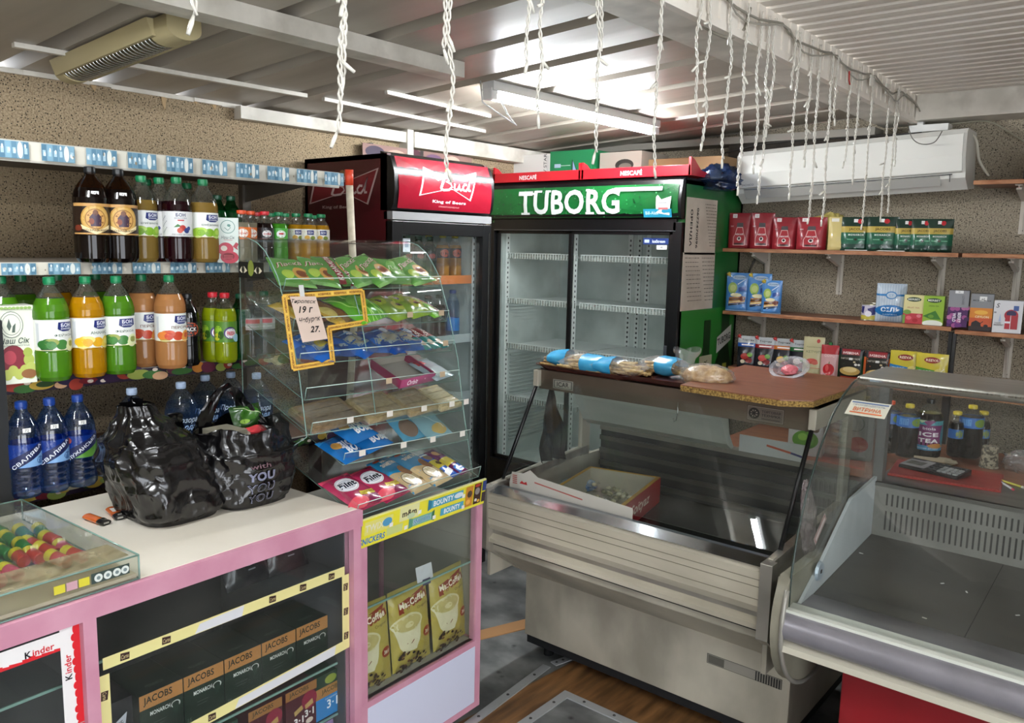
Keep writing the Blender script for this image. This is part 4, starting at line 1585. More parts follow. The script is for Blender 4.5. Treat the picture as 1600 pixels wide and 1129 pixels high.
b.prism(CG + [(2.90, 1.265), (2.90, 0.90), (2.60, 0.88), (2.36, 0.74), (2.19, 0.66)], 'x', XA - 0.006, XA - 0.001, GL)
b.tube([(XA, p[0] - 0.001, p[1]) for p in CG], 0.003, P('#2c3a36', 0.2), 6)
obj('side_glass', b, cc)
b = MB()
b.box((XA - 0.005, 2.62, 1.245), (XB, 2.92, 1.268), STEEL)
b.tube([(XA - 0.004, 2.62, 1.256), (XB, 2.62, 1.256)], 0.013, STEEL, 10)
obj('top_shelf', b, cc)
b = MB()
b.box((XA - 0.003, 2.86, 0.88), (XA + 0.028, 2.90, 1.25), P('#6b6b69', 0.4, 0.5))
b.box((XB - 0.03, 2.86, 0.88), (XB, 2.90, 1.25), P('#6b6b69', 0.4, 0.5))
obj('support_post', b, cc)
b = MB()


def cgS(u, v, l):
    # v along the glass profile from z about 1.20 upward
    t = v / 0.07
    y, z = 2.405 + (2.50 - 2.405) * t, 1.187 + (1.238 - 1.187) * t
    return (-0.735 + u, y - l - 0.006, z + l)


art(b, cgS, 0.11, 0.045, [('r', 0, 0, 1, 1, '#e9e4d2'), ('r', 0.04, 0.82, 0.96, 0.92, '#6a7fa8'), ('t', 'ПРОИЗВОДИТЕЛЬ', 0.5, 0.7, 0.12, '#4a5f90', {'w': 0.8}), ('t', 'ВИТРИНА', 0.5, 0.42, 0.26, '#d8703c', {'b': 0.04, 'w': 0.7}), ('r', 0.1, 0.14, 0.9, 0.22, '#d8703c')], 0.5, lift=0.0003)
obj('maker_sticker', b, cc, label='cream maker sticker with orange print')
b = MB()
S = flat((XA - 0.0075, 2.30, 0.79), (0, 0.62, 0.62), (0, -0.62, 0.62))
art(b, flat((XA - 0.001, 2.33, 0.80), (0, 0.8, 0.6), (0, -0.6, 0.8)), 0.10, 0.03, [('r', 0, 0, 1, 1, '#b9aaa6'), ('r', 0.04, 0.1, 0.96, 0.9, '#9d6a66'), ('r', 0.08, 0.25, 0.92, 0.75, '#c9bdb9')], 0.5)
obj('side_sticker', b, cc)

# ------------------------------------------------------------------ brown board lying over the two cases
b = MB()
poly = [(-1.28, 2.43), (-0.93, 2.41), (-0.85, 2.47), (-0.84, 2.97), (-0.9, 3.02), (-1.33, 3.05)]
b.prism(poly, 'z', 1.178, 1.196, CHIP)
b.prism(poly, 'z', 1.196, 1.199, WOODX)
obj('worktop_board', b, label='brown laminate board with raw chipboard edges lying on the stainless case', cat='board')

# ------------------------------------------------------------------ right wall shelves
ws = thing('wall_shelves', 'brown laminate shelves on white brackets along the rough back wall', 'shelving', (0, 4.2, 0))
for z, x0, x1, d in ((1.655, -1.88, -0.79, 0.25), (1.335, -1.86, -0.79, 0.25), (1.96, -0.76, 0.6, 0.25), (1.655, -0.775, 0.6, 0.25), (1.325, -0.775, 0.6, 0.25), (1.06, -1.78, 0.6, 0.32)):
    b = MB()
    b.box((x0, -d, z - 0.018), (x1, -0.005, z), WOODX)
    b.box((x0, -d - 0.0015, z - 0.018), (x1, -d, z - 0.001), mottled('shelf_lip', '#8f5a3a', '#b5805a', 14, 0.5, stretch=(1, 4, 4)))
    obj('shelf', b, ws, bevel=0.002)
WBR = P('#c9c2b6', 0.5)
for x, zs in ((-1.74, (1.637, 1.317)), (-1.36, (1.637, 1.317)), (-0.90, (1.637, 1.317)), (-0.60, (1.942, 1.637, 1.307)), (-0.2, (1.942, 1.637, 1.307)), (0.3, (1.942, 1.637, 1.307))):
    for z in zs:
        b = MB()
        h = 0.20
        b.prism([(-0.002, z), (-0.002, z - h), (-0.012, z - h), (-0.03, z - 0.05), (-0.19, z - 0.02), (-0.20, z)], 'x', x - 0.002, x + 0.002, WBR)
        b.box((x - 0.014, -0.006, z - h), (x + 0.014, -0.001, z), WBR)
        b.box((x - 0.014, -0.20, z - 0.004), (x + 0.014, -0.004, z), WBR)
        b.prism([(-0.03, z - 0.045), (-0.19, z - 0.012), (-0.19, z - 0.02), (-0.04, z - 0.06)], 'x', x - 0.010, x + 0.010, WBR)
        b.ball((x, -0.007, z - h + 0.015), 0.004, DARK, 8, 6)
        b.ball((x, -0.007, z - 0.04), 0.004, DARK, 8, 6)
        obj('bracket', b, ws)
b = MB()
b.box((-0.80, -0.24, 1.0), (-0.785, -0.22, 1.31), P('#3a3a3a', 0.4, 0.6))
b.box((-0.782, -0.24, 1.0), (-0.77, -0.22, 1.31), P('#4d4d4d', 0.4, 0.6))
b.box((-0.80, -0.24, 0.0), (-0.77, -0.22, 1.04), P('#3a3a3a', 0.4, 0.6))
obj('support_post', b, ws)
# lower shelf seen through the open back of the case
b = MB()
b.box((-1.6, -0.95, 0.765), (-0.78, -0.005, 0.783), WOODX)
b.box((-1.6, -0.9, 0.0), (-1.58, -0.02, 0.765), P('#5a3a28', 0.5))
b.box((-0.80, -0.9, 0.0), (-0.78, -0.02, 0.765), P('#5a3a28', 0.5))
obj('lower_shelf', b, ws)

# ------------------------------------------------------------------ air conditioner
ac = thing('air_conditioner', 'long white wall-mounted air conditioner above the coffee shelf', 'air conditioner', (-1.84, 4.0, 1.895), (0, radians(-2.6), 0))
ACW = mottled('ac_white', '#d8d7d0', '#e2e1da', 2, 0.22, bump=0.0)
L = 1.04
b = MB()
b.prism([(0.19, 0.0), (0.06, -0.012), (0.0, 0.035), (-0.012, 0.12), (0.0, 0.225), (0.02, 0.245), (0.19, 0.245)], 'x', 0.0, L, ACW, False)
obj('casing', b, ac, bevel=0.012)
b = MB()
b.prism([(0.0, 0.055), (-0.018, 0.062), (-0.024, 0.13), (-0.012, 0.222), (0.0, 0.225)], 'x', 0.003, L - 0.012, ACW)
obj('front_panel', b, ac, bevel=0.004)
b = MB()
b.prism([(0.0, 0.048), (-0.010, 0.046), (0.02, 0.008), (0.03, 0.01)], 'x', 0.04, L - 0.1, P('#b5b4ae', 0.35))
b.box((0.04, -0.012, 0.050), (L - 0.05, -0.004, 0.053), DARK)
b.box((L - 0.06, -0.0, 0.02), (L - 0.059, -0.008, 0.05), DARK)
obj('louvre', b, ac)
b = MB()
art(b, flat((0.03, -0.021, 0.068), (1, 0, 0), (0, 0, 1)), 0.07, 0.012, [('t', 'DiCHiCO', 0.5, 0.5, 0.8, '#6a6a68', {'b': 0.02, 'w': 0.9})], 0.5)
obj('badge', b, ac)
b = MB()
b.box((0, 0, 0), (0.16, 0.08, 0.03), P('#dcdcd8', 0.4))
b.box((0.03, 0.01, 0.03), (0.055, 0.04, 0.045), P('#dcdcd8', 0.4))
obj('power_socket_block', b, label='white power socket block resting on top of the air conditioner', cat='socket', loc=(-1.06, 4.05, 2.188))


def wire(name, pts, r, col, label):
    # smooth through the points
    P_ = [Vector(p) for p in pts]
    out = []
    n = len(P_)
    for i in range(n - 1):
        p0, p1, p2, p3 = P_[max(0, i - 1)], P_[i], P_[i + 1], P_[min(n - 1, i + 2)]
        for k in range(6):
            t = k / 6
            out.append(0.5 * ((2 * p1) + (-p0 + p2) * t + (2 * p0 - 5 * p1 + 4 * p2 - p3) * t * t + (-p0 + 3 * p1 - 3 * p2 + p3) * t ** 3))
    out.append(P_[-1])
    b = MB()
    b.tube(out, r, P(col, 0.5), 6)
    return obj(name, b, label=label, cat='cable')


def A(px, py, y):
    return at(px, py, y=y)


wire('power_cable', [A(1462, 203, 4.1), A(1500, 204, 4.1), A(1524, 216, 4.12), A(1530, 250, 4.15), A(1545, 275, 4.15)], 0.006, '#c9c4b4', 'thick pale cable looping down beside the air conditioner')
wire('power_cable', [A(1455, 200, 4.1), A(1500, 192, 4.14), A(1545, 190, 4.17), A(1580, 208, 4.17), A(1620, 235, 4.17)], 0.004, '#8f8a78', 'thin cable pinned across the wall beyond the air conditioner end')
wire('power_cable', [A(1418, 190, 4.08), A(1425, 215, 3.97), A(1440, 225, 3.95), A(1460, 222, 3.95), A(1472, 205, 4.0)], 0.002, '#5a564e', 'thin dark wire loop hanging over the air conditioner top')
wire('power_cable', [A(1146, 395, 4.12), A(1148, 420, 4.13), A(1146, 450, 4.12), A(1147, 480, 4.12)], 0.004, '#b9b4a4', 'white cable running down the wall by the green fridge')
wire('power_cable', [A(1182, 400, 4.15), A(1176, 412, 4.14), A(1170, 430, 4.15), A(1168, 470, 4.15)], 0.006, '#4a463e', 'grey cable bent down the wall behind the blue doypacks')
qa, qb = at(1172, 12, x=-1.028), at(1098, 40, z=2.236)
wire('power_cable', [qa, qa.lerp(qb, 0.1) - Vector((0, 0, 0.05)), qa.lerp(qb, 0.4) - Vector((0, 0, 0.06)), qa.lerp(qb, 0.75) - Vector((0, 0, 0.03)), qb], 0.005, '#8f897c', 'bunched grey cables looped under the ribbed beam')

wire('power_cable', [A(1128, 240, 4.09), A(1200, 224, 4.09), A(1300, 216, 4.09), A(1400, 210, 4.08), A(1440, 206, 4.06)], 0.004, '#2a2622', 'dark cable running over the top of the air conditioner along the wall')
# ------------------------------------------------------------------ bottles
CAPS = {'green': '#0f7a4a', 'dkgreen': '#0c4a30', 'orange': '#e0552c', 'red': '#c42430', 'black': '#101214', 'blue': '#1c4f9c', 'pale': '#a9bcd8', 'yellow': '#d8c23a', 'navy': '#173a86'}


def bottle_prof(H, R, neck=0.0135, sq=0.0):
    return [(0.0, 0.004), (R * 0.55, 0.0), (R * 0.82, 0.003), (R * 0.97, H * 0.05), (R, H * 0.11), (R, H * 0.29), (R * 0.975, H * 0.30), (R * 0.975, H * 0.61),
            (R, H * 0.62), (R * 0.99, H * 0.68), (R * 0.90, H * 0.745), (R * 0.72, H * 0.81), (R * 0.50, H * 0.865), (neck * 1.15, H * 0.905), (neck, H * 0.925), (neck * 1.2, H * 0.93), (neck, H * 0.938)]


def water_prof(H, R):
    p = [(0.0, 0.004), (R * 0.5, 0.0), (R * 0.8, 0.004), (R * 0.97, H * 0.05), (R, H * 0.10)]
    n = 7
    for i in range(n):
        z = H * (0.12 + i * 0.062)
        p += [(R, z), (R * 0.965, z + H * 0.02), (R * 0.965, z + H * 0.035), (R, z + H * 0.055)]
    p += [(R, H * 0.60), (R * 0.97, H * 0.68), (R * 0.85, H * 0.76), (R * 0.6, H * 0.84), (R * 0.38, H * 0.89), (0.0145, H * 0.915), (0.0145, H * 0.938)]
    return p


PROTO = {}


def face_cam(p):
    return math.atan2(-p[0], p[1])  # local -y turned to the camera


def bottle(name, kind, loc, label, group, turn=0.0):
    spec = BK[kind]
    loc = tuple(loc)
    rz = face_cam(loc) + turn
    if kind in PROTO:
        return dup(PROTO[kind], loc, rz, label, group)
    t = thing(name, label, 'bottle', loc, rz, group)
    H, R = spec['H'], spec['R']
    prof = spec.get('prof', bottle_prof)(H, R)
    zf = H * spec.get('fill', 0.77)
    # cut the profile at the fill line
    out, mats = [prof[0]], []
    lq, em = spec['liq'], spec.get('pet', PET)
    for i in range(len(prof) - 1):
        (r0, z0), (r1, z1) = prof[i], prof[i + 1]
        if z0 < zf < z1:
            tt = (zf - z0) / (z1 - z0)
            rm = r0 + (r1 - r0) * tt
            out.append((rm, zf))
            mats.append(lq)
            out.append((r1, z1))
            mats.append(em)
        else:
            out.append((r1, z1))
            mats.append(lq if z1 <= zf else em)
    b = MB()
    b.lathe(out, None, 22, mats=mats)
    rm = [r for r, z in out if z <= zf + 1e-6][-1]
    b.disc(rm - 0.0005, zf, lq, 22)
    obj('body', b, t)
    b = MB()
    cr = spec.get('capr', 0.0155)
    b.lathe([(cr, H * 0.94), (cr * 1.03, H * 0.945), (cr, H * 0.993), (cr * 0.85, H), (0, H)], P(CAPS[spec['cap']], 0.35), 16)
    b.lathe([(cr * 0.95, H * 0.925), (cr * 0.95, H * 0.938)], P(CAPS[spec['cap']], 0.35), 16)
    obj('cap', b, t)
    lz0, lz1 = spec.get('lab', (0.31, 0.60))
    if 'art' in spec:
        b = MB()
        rl = R * spec.get('labr', 0.985) + 0.0004
        b.lathe([(rl, H * lz0), (rl, H * lz1)], spec['lbase'] if not isinstance(spec.get('lbase', ''), str) else P(spec.get('lbase', '#e8e8e2'), 0.35), 28)
        W = 2.7 * R
        S0 = cyl(rl, H * lz0)
        art(b, lambda u, v, l: S0(u - W / 2, v, l), W, H * (lz1 - lz0), spec['art'], 0.35, res=0.012, lift=0.00015)
        obj('label', b, t)
    if spec.get('tag'):
        b = MB()
        S1 = cyl(R * 0.93, H * 0.70)
        art(b, lambda u, v, l: S1(u - 0.008, v, l), 0.02, 0.012, [('r', 0, 0, 1, 1, '#efefec'), ('t', '72', 0.5, 0.5, 0.6, '#333333')], 0.4, res=0.01)
        obj('price_sticker', b, t)
    PROTO[kind] = t
    return t


def bon(flavour, fruits, ink='#2a4a3a', n=7, seed=1, shift=0.12):
    r = random.Random(seed)
    it = [('r', 0, 0, 1, 1, '#e9ebe6'), ('r', 0.02, 0.1, 0.10, 0.9, '#c9cdd0')]
    for i in range(n):
        it.append(('e', 0.18 + 0.78 * r.random(), 0.10 + 0.18 * r.random(), 0.10 + 0.05 * r.random(), 0.12 + 0.06 * r.random(), fruits[i % len(fruits)]))
    it += [('e', 0.80, 0.2, 0.13, 0.18, fruits[-2]), ('e', 0.80, 0.2, 0.08, 0.11, fruits[-1]),
           ('p', [(0.36 + shift, 0.70), (0.38 + shift, 0.92), (0.72 + shift, 0.92), (0.74 + shift, 0.70), (0.62 + shift, 0.62), (0.46 + shift, 0.62)], '#1e2a6e'),
           ('t', 'БОН', 0.55 + shift, 0.82, 0.13, '#f2f4fa', {'b': 0.04, 'w': 0.24}), ('t', 'БУАССОН', 0.55 + shift, 0.70, 0.055, '#f2f4fa', {'b': 0.03, 'w': 0.24}),
           ('t', flavour, 0.50 + shift, 0.50, 0.10, ink, {'b': 0.01, 'w': min(0.5, 0.07 * len(flavour))}), ('r', 0, 0, 1, 0.02, '#e9e4b0')]
    return it


KVAS = [('r', 0, 0, 1, 1, '#20120a'), ('r', 0, 0.90, 1, 1, '#b98d52'), ('r', 0, 0.0, 1, 0.05, '#b98d52'),
        ('e', 0.5, 0.50, 0.30, 0.46, '#b58a3e'), ('e', 0.5, 0.50, 0.27, 0.41, '#c9a25a'), ('e', 0.5, 0.50, 0.21, 0.33, '#8a5f2e'), ('e', 0.5, 0.50, 0.19, 0.30, '#c89a58'),
        ('p', [(0.40, 0.26), (0.60, 0.26), (0.62, 0.55), (0.55, 0.68), (0.45, 0.68), (0.38, 0.55)], '#3a2438'), ('e', 0.5, 0.70, 0.055, 0.09, '#6a4028'), ('e', 0.42, 0.42, 0.05, 0.1, '#7a3a22'),
        ('p', [(0.20, 0.32), (0.5, 0.10), (0.80, 0.32), (0.78, 0.18), (0.5, 0.0), (0.22, 0.18)], '#e2cfa0'), ('t', 'КОЗАЦЬКИЙ', 0.5, 0.14, 0.10, '#3a2010', {'b': 0.03, 'w': 0.5}), ('e', 0.14, 0.2, 0.09, 0.1, '#6a2a18')]
BK = {
    'kvas': dict(H=0.272, R=0.049, liq=liquid('#120806', 0.05), pet=glass('pet_brown', (0.42, 0.24, 0.12), 0.05, 0.05, 1.5, '#3a2010'), cap='black', art=KVAS, lbase='#20120a', lab=(0.30, 0.62), tag=True, fill=0.78),
    'feijoa': dict(H=0.292, R=0.047, liq=liquid('#5b9a1c', 0.12), cap='green', art=bon('ФЕЙХОА', ['#2f6a2c', '#3f7a38', '#27562a', '#dfe6b4', '#8f9a4a']), fill=0.80),
    'pineapple': dict(H=0.292, R=0.047, liq=liquid('#d59a08', 0.12), cap='green', art=bon('АНАНАС', ['#e0b52a', '#d9a21c', '#efd05a', '#e9c84a', '#f0dc80']), fill=0.80),
    'peach': dict(H=0.292, R=0.047, liq=liquid('#cf935a', 0.12), cap='green', art=bon('ПЕРСИК', ['#d9803a', '#c2452a', '#b8a04a', '#e6a04c', '#c9502c'], '#6a3a2a'), fill=0.80),
    'grape': dict(H=0.262, R=0.044, liq=liquid('#b7964a', 0.35), cap='green', art=bon('БІЛИЙ ВИНОГРАД', ['#9ac23a', '#7fae2c', '#b4d25a', '#8cba34', '#a9cc4c']), fill=0.72),
    'berry': dict(H=0.262, R=0.044, liq=liquid('#26060f', 0.06), cap='green', art=[('r', 0, 0, 1, 1, '#dcdcdc'), ('t', 'БОН', 0.58, 0.86, 0.14, '#1e2a5e', {'b': 0.04, 'w': 0.24}), ('t', 'БУАССОН', 0.58, 0.73, 0.06, '#1e2a5e', {'w': 0.3}), ('r', 0.5, 0.62, 0.66, 0.67, '#c2353a'),
                   ('p', [(0.40, 0.36), (0.5, 0.5), (0.60, 0.40)], '#3a7a3a'), ('e', 0.62, 0.34, 0.08, 0.12, '#b5342c'), ('e', 0.55, 0.24, 0.07, 0.11, '#c2452c'), ('e', 0.72, 0.24, 0.07, 0.11, '#2f3f7a'), ('e', 0.78, 0.33, 0.05, 0.08, '#3a4a88'),
                   ('t', 'ЛІСОВІ ЯГОДИ', 0.6, 0.07, 0.07, '#3a3a3a', {'w': 0.5})] + [('e', 0.1 + 0.03 * (i % 5), 0.15 + 0.05 * i, 0.012, 0.02, '#55555c') for i in range(14)], fill=0.72),
    'lime': dict(H=0.232, R=0.036, liq=liquid('#a8b815', 0.15), cap='red', lbase='#4a7a1c', art=[('r', 0, 0, 1, 1, '#56862a'), ('e', 0.2, 0.6, 0.14, 0.2, '#9ac43a'), ('e', 0.15, 0.25, 0.12, 0.18, '#d8d23a'), ('e', 0.3, 0.35, 0.1, 0.2, '#2f5a1c'), ('e', 0.62, 0.45, 0.22, 0.30, '#3b2a6a'), ('e', 0.64, 0.43, 0.19, 0.25, '#e8e8ea'), ('t', 'FRESH', 0.64, 0.43, 0.2, '#c4283a', {'b': 0.06, 'w': 0.28}), ('e', 0.85, 0.2, 0.14, 0.2, '#9ac8d8')], fill=0.78),
    'black': dict(H=0.232, R=0.036, liq=liquid('#08080a', 0.0), pet=P('#0b0b0d', 0.15, coat=0.6), cap='black', lbase='#0d0d10', lab=(0.42, 0.62), art=[('r', 0, 0, 1, 1, '#0d0d10'), ('e', 0.5, 0.5, 0.34, 0.48, '#c2502c'), ('e', 0.5, 0.5, 0.30, 0.42, '#141316'), ('t', 'BLACK', 0.5, 0.5, 0.26, '#e2dcd8', {'b': 0.04, 'w': 0.5})], fill=0.8),
    'dkgreen': dict(H=0.225, R=0.036, liq=liquid('#0c5a24', 0.2), pet=glass('pet_green', (0.15, 0.5, 0.25), 0.05, 0.05, 1.5, '#0c4a22'), cap='dkgreen'),
    'clear': dict(H=0.232, R=0.036, liq=glass('water_clear', (0.80, 0.84, 0.84), 0.10, 0.05, 1.45, '#8c9696'), cap='dkgreen', lbase='#9a9c98', art=[('r', 0, 0, 1, 1, '#a8a8a4'), ('r', 0.3, 0.55, 0.8, 0.9, '#b84a50'), ('t', 'Живчик', 0.5, 0.3, 0.2, '#f0f0f0', {'sh': 0.3, 'w': 0.6})], lab=(0.45, 0.62), fill=0.8),
    'fanta': dict(H=0.172, R=0.030, liq=liquid('#b0a890', 0.35), cap='orange', lbase='#d9702c', art=[('r', 0, 0, 1, 1, '#db6f28'), ('e', 0.55, 0.5, 0.22, 0.36, '#f2ede6'), ('t', 'Соковинка', 0.55, 0.5, 0.2, '#c23a28', {'sh': 0.2, 'w': 0.4})], lab=(0.45, 0.68)),
    'cola': dict(H=0.172, R=0.030, liq=liquid('#1a0a08', 0.05), cap='red', lbase='#120d10', art=[('r', 0, 0, 1, 1, '#15101a'), ('e', 0.6, 0.5, 0.2, 0.3, '#d8d8d8'), ('t', 'cola', 0.6, 0.5, 0.2, '#b8242c', {'b': 0.03, 'w': 0.3})], lab=(0.45, 0.68)),
    'tarhun': dict(H=0.172, R=0.030, liq=liquid('#57b32c', 0.3), cap='green', lbase='#3f9a34', art=[('r', 0, 0, 1, 1, '#4aa83a'), ('e', 0.6, 0.5, 0.2, 0.32, '#e8e8e8'), ('r', 0.5, 0.45, 0.7, 0.6, '#b8242c')], lab=(0.45, 0.68)),
    'mango': dict(H=0.172, R=0.030, liq=liquid('#cf9a1c', 0.2), cap='green', lbase='#e0ddd0', art=[('r', 0, 0, 1, 1, '#e6e4da'), ('r', 0.45, 0.5, 0.75, 0.9, '#1e2a6e'), ('t', 'БОН', 0.6, 0.7, 0.2, '#ffffff', {'w': 0.2}), ('e', 0.45, 0.25, 0.12, 0.2, '#c9992c'), ('e', 0.7, 0.22, 0.12, 0.18, '#7a8a34')], lab=(0.45, 0.68)),
    'water': dict(H=0.272, R=0.044, prof=water_prof, liq=WATERD, pet=WATERB, cap='navy', tag=True, lab=(0.34, 0.58), labr=1.0, lbase='#2a4f9a',
                  art=[('r', 0, 0, 1, 1, WATERD), ('p', [(0.0, 0.0), (0.30, 0.02), (1.0, 0.72), (1.0, 1.0), (0.8, 1.0), (0.0, 0.25)], '#1c2450'), ('p', [(0.30, 0.02), (1.0, 0.02), (1.0, 0.72)], '#7fa9d8'), ('e', 0.8, 0.25, 0.1, 0.16, '#2f5f9a'),
                       ('t', 'СВАЛЯВА', 0.50, 0.46, 0.16, '#e9eef8', {'b': 0.02, 'rot': 38, 'w': 0.85})]),
    'waterg': dict(H=0.272, R=0.044, prof=water_prof, liq=WATERD, pet=WATERB, cap='navy', tag=True, lab=(0.34, 0.58), labr=1.0, lbase='#2a4f9a',
                   art=[('r', 0, 0, 1, 1, WATERD), ('p', [(0.0, 0.0), (0.30, 0.02), (1.0, 0.72), (1.0, 1.0), (0.8, 1.0), (0.0, 0.25)], '#1c2450'), ('p', [(0.30, 0.02), (1.0, 0.02), (1.0, 0.72)], '#5f9a3c'), ('e', 0.16, 0.8, 0.09, 0.14, '#9a4a4a'),
                        ('t', 'ЛУЖАНСЬКА', 0.50, 0.46, 0.16, '#e9eef8', {'b': 0.02, 'rot': 38, 'w': 0.85})]),
    'still': dict(H=0.272, R=0.052, prof=water_prof, liq=glass('still_water', (0.66, 0.76, 0.88), 0.07, 0.05, 1.45, '#5a7aa8'), pet=glass('still_pet', (0.8, 0.87, 0.95), 0.05, 0.05, 1.5, '#9ab4d8'), cap='pale', lab=(0.42, 0.66), labr=1.0,
                  art=[('t', 'Прозора', 0.5, 0.62, 0.34, '#cfe0f4', {'sh': 0.4, 'b': 0.03, 'w': 0.62}), ('t', 'вода', 0.56, 0.26, 0.26, '#9fc0ea', {'sh': 0.4, 'b': 0.03})], lbase=glass('still_water')),
    'stillbon': dict(H=0.272, R=0.052, prof=water_prof, liq=glass('still_water', (0.66, 0.76, 0.88), 0.07), pet=glass('still_pet', (0.8, 0.87, 0.95), 0.05), cap='pale', lab=(0.40, 0.66), labr=1.0, lbase='#8fa9c8',
                     art=[('p', [(0.0, 0.0), (0.32, 0.0), (0.2, 0.6), (0.0, 0.9)], '#c9ccd0'), ('p', [(0.45, 0.1), (1.0, 0.25), (1.0, 0.95), (0.6, 0.9)], '#bcd9ec'), ('t', 'БОН', 0.8, 0.55, 0.3, '#1a2c5c', {'b': 0.04, 'w': 0.34})]),
}
BK['still']['nolab'] = 1

X2 = -2.45
g = 'two-litre soda bottles on the wall shelves'


def shelf_pt(px, py, x, z):
    p = at(px, py, x=x)
    return (x, p.y, z)


def put(kind, px, x, z, label, group=g, turn=0.0, py=500, name='soda_bottle'):
    p = at(px, py, x=x)
    return bottle(name, kind, (x, p.y, z), label, group, turn)


# top row
Z2, Z3, Z4 = 1.571, 1.241, 0.921
put('kvas', 143, X2, Z2, 'dark kvas bottle with gold round label, at the empty end of its shelf', turn=0.2, py=330)
put('kvas', 187, X2, Z2, 'dark kvas bottle with gold round label, between its twin and the white-grape drink', turn=0.2, py=330)
put('grape', 222, X2 - 0.05, Z2, 'amber grape drink bottle half hidden behind the second kvas bottle', turn=0.25, py=330)
put('grape', 230, X2 - 0.20, Z2, 'amber drink bottle deep on the shelf behind the kvas, only its shoulder showing', py=330)
put('berry', 250, X2 - 0.07, Z2, 'dark berry drink bottle with a grey label, behind the front berry bottle', turn=-0.9, py=330)
put('berry', 277, X2, Z2, 'dark purple berry drink bottle with red and blue berries on its white label', turn=0.0, py=330)
put('berry', 293, X2 - 0.22, Z2, 'drink bottle at the back between the berry drink and the pale grape drink', py=330)
put('grape', 318, X2, Z2, 'pale golden grape drink bottle beside the small pomegranate juice carton', turn=0.2, py=330)
g1 = 'small soda bottles on the second shelf'
for kd, px, dx, lb in (('dkgreen', 341, -0.16, 'dark green capped small bottle behind the pomegranate carton'), ('dkgreen', 362, -0.16, 'dark green capped small bottle half hidden by the pomegranate carton and the orange caps'),
                       ('fanta', 378, 0, 'small orange-capped bottle with orange label next to the juice carton'), ('fanta', 392, -0.03, 'small orange-capped bottle, second after the juice carton'),
                       ('cola', 402, -0.12, 'small red-capped bottle tucked behind the small cola bottle'), ('cola', 414, 0, 'small cola bottle with red cap and black label'),
                       ('tarhun', 424, -0.13, 'small green-capped bottle behind the bright green soda'), ('tarhun', 436, 0, 'small bright green soda bottle with green cap'), ('tarhun', 446, -0.08, 'small green soda bottle just behind the bright green one'),
                       ('mango', 463, -0.03, 'small yellow drink bottle adjoining the bright green soda'), ('mango', 482, 0, 'small yellow drink bottle in the middle of the three front yellow ones'),
                       ('mango', 489, -0.14, 'small yellow drink bottle in the rear behind the front yellow ones'), ('mango', 502, 0.0, 'small yellow drink bottle at the free end of the shelf')):
    put(kd, px, X2 + dx, Z2, lb, g1, py=370)
# middle row
put('feijoa', 80, X2, Z3, 'big green feijoa soda bottle beside the tall juice carton', turn=0.35)
put('pineapple', 136, X2, Z3, 'big yellow pineapple soda bottle', turn=0.4)
put('feijoa', 184, X2, Z3, 'big green feijoa soda bottle between the yellow and the dark orange bottles', turn=0.1)
put('peach', 223, X2 - 0.09, Z3, 'peach soda bottle set back in the shade behind the front row', turn=0.1)
put('peach', 266, X2, Z3, 'pale peach soda bottle in the front row with fruit on the label', turn=0.3)
put('feijoa', 4, X2 - 0.10, Z3, 'green soda bottle behind the tall juice carton, cut by the black rack frame')
put('feijoa', 36, X2 - 0.20, Z3, 'green soda bottle in the back row above the juice carton')
put('pineapple', 92, X2 - 0.22, Z3, 'yellow soda bottle in the back row between the green and the yellow bottles')
put('feijoa', 152, X2 - 0.22, Z3, 'green soda bottle in the back row behind the yellow pineapple soda')
put('black', 293, X2 - 0.01, Z3, 'slim black bottle with a round orange logo', turn=0.1, name='drink_bottle')
put('lime', 333, X2 - 0.04, Z3, 'lime-yellow soda bottle with red cap, the one behind', turn=0.0)
put('lime', 352, X2 + 0.01, Z3, 'lime-yellow soda bottle with red cap, the one in front', turn=0.1)
put('dkgreen', 376, X2 - 0.02, Z3, 'dark green bottle against the side glass of the show-case')
put('clear', 393, X2, Z3, 'clear soda bottle with green cap seen through the show-case glass, nearer the dark green bottle')
put('clear', 413, X2, Z3, 'clear soda bottle with green cap seen through the show-case glass, nearer the price note')
# bottom row
gw = 'blue water bottles on the bottom shelf'
put('water', 37, X2, Z4, 'ribbed blue water bottle next to the black rack frame', gw, turn=0.2, name='water_bottle', py=700)
put('water', 81, X2, Z4, 'ribbed blue water bottle in the middle of its row of three', gw, turn=0.2, name='water_bottle', py=700)
put('waterg', 125, X2, Z4, 'ribbed blue water bottle with a green corner on its label', gw, turn=0.2, name='water_bottle', py=700)
put('stillbon', 207, X2, Z4, 'round-shouldered clear water bottle with a grey and blue label behind the black bag', gw, turn=0.1, name='water_bottle', py=640)
put('still', 284, X2, Z4, 'clear water bottle with script lettering rising between the two black bags', gw, turn=0.2, name='water_bottle', py=640)
put('still', 322, X2 - 0.08, Z4, 'clear water bottle seen through the loop of the open black bag', gw, turn=0.1, name='water_bottle', py=640)
put('still', 362, X2 - 0.08, Z4, 'clear water bottle above the top edge of the open black bag', gw, turn=0.1, name='water_bottle', py=640)
put('still', 402, X2, Z4, 'clear water bottle seen through the show-case side glass', gw, turn=0.2, name='water_bottle', py=640)

# ------------------------------------------------------------------ flat goods: cartons, pouches, packets
MESH = {}


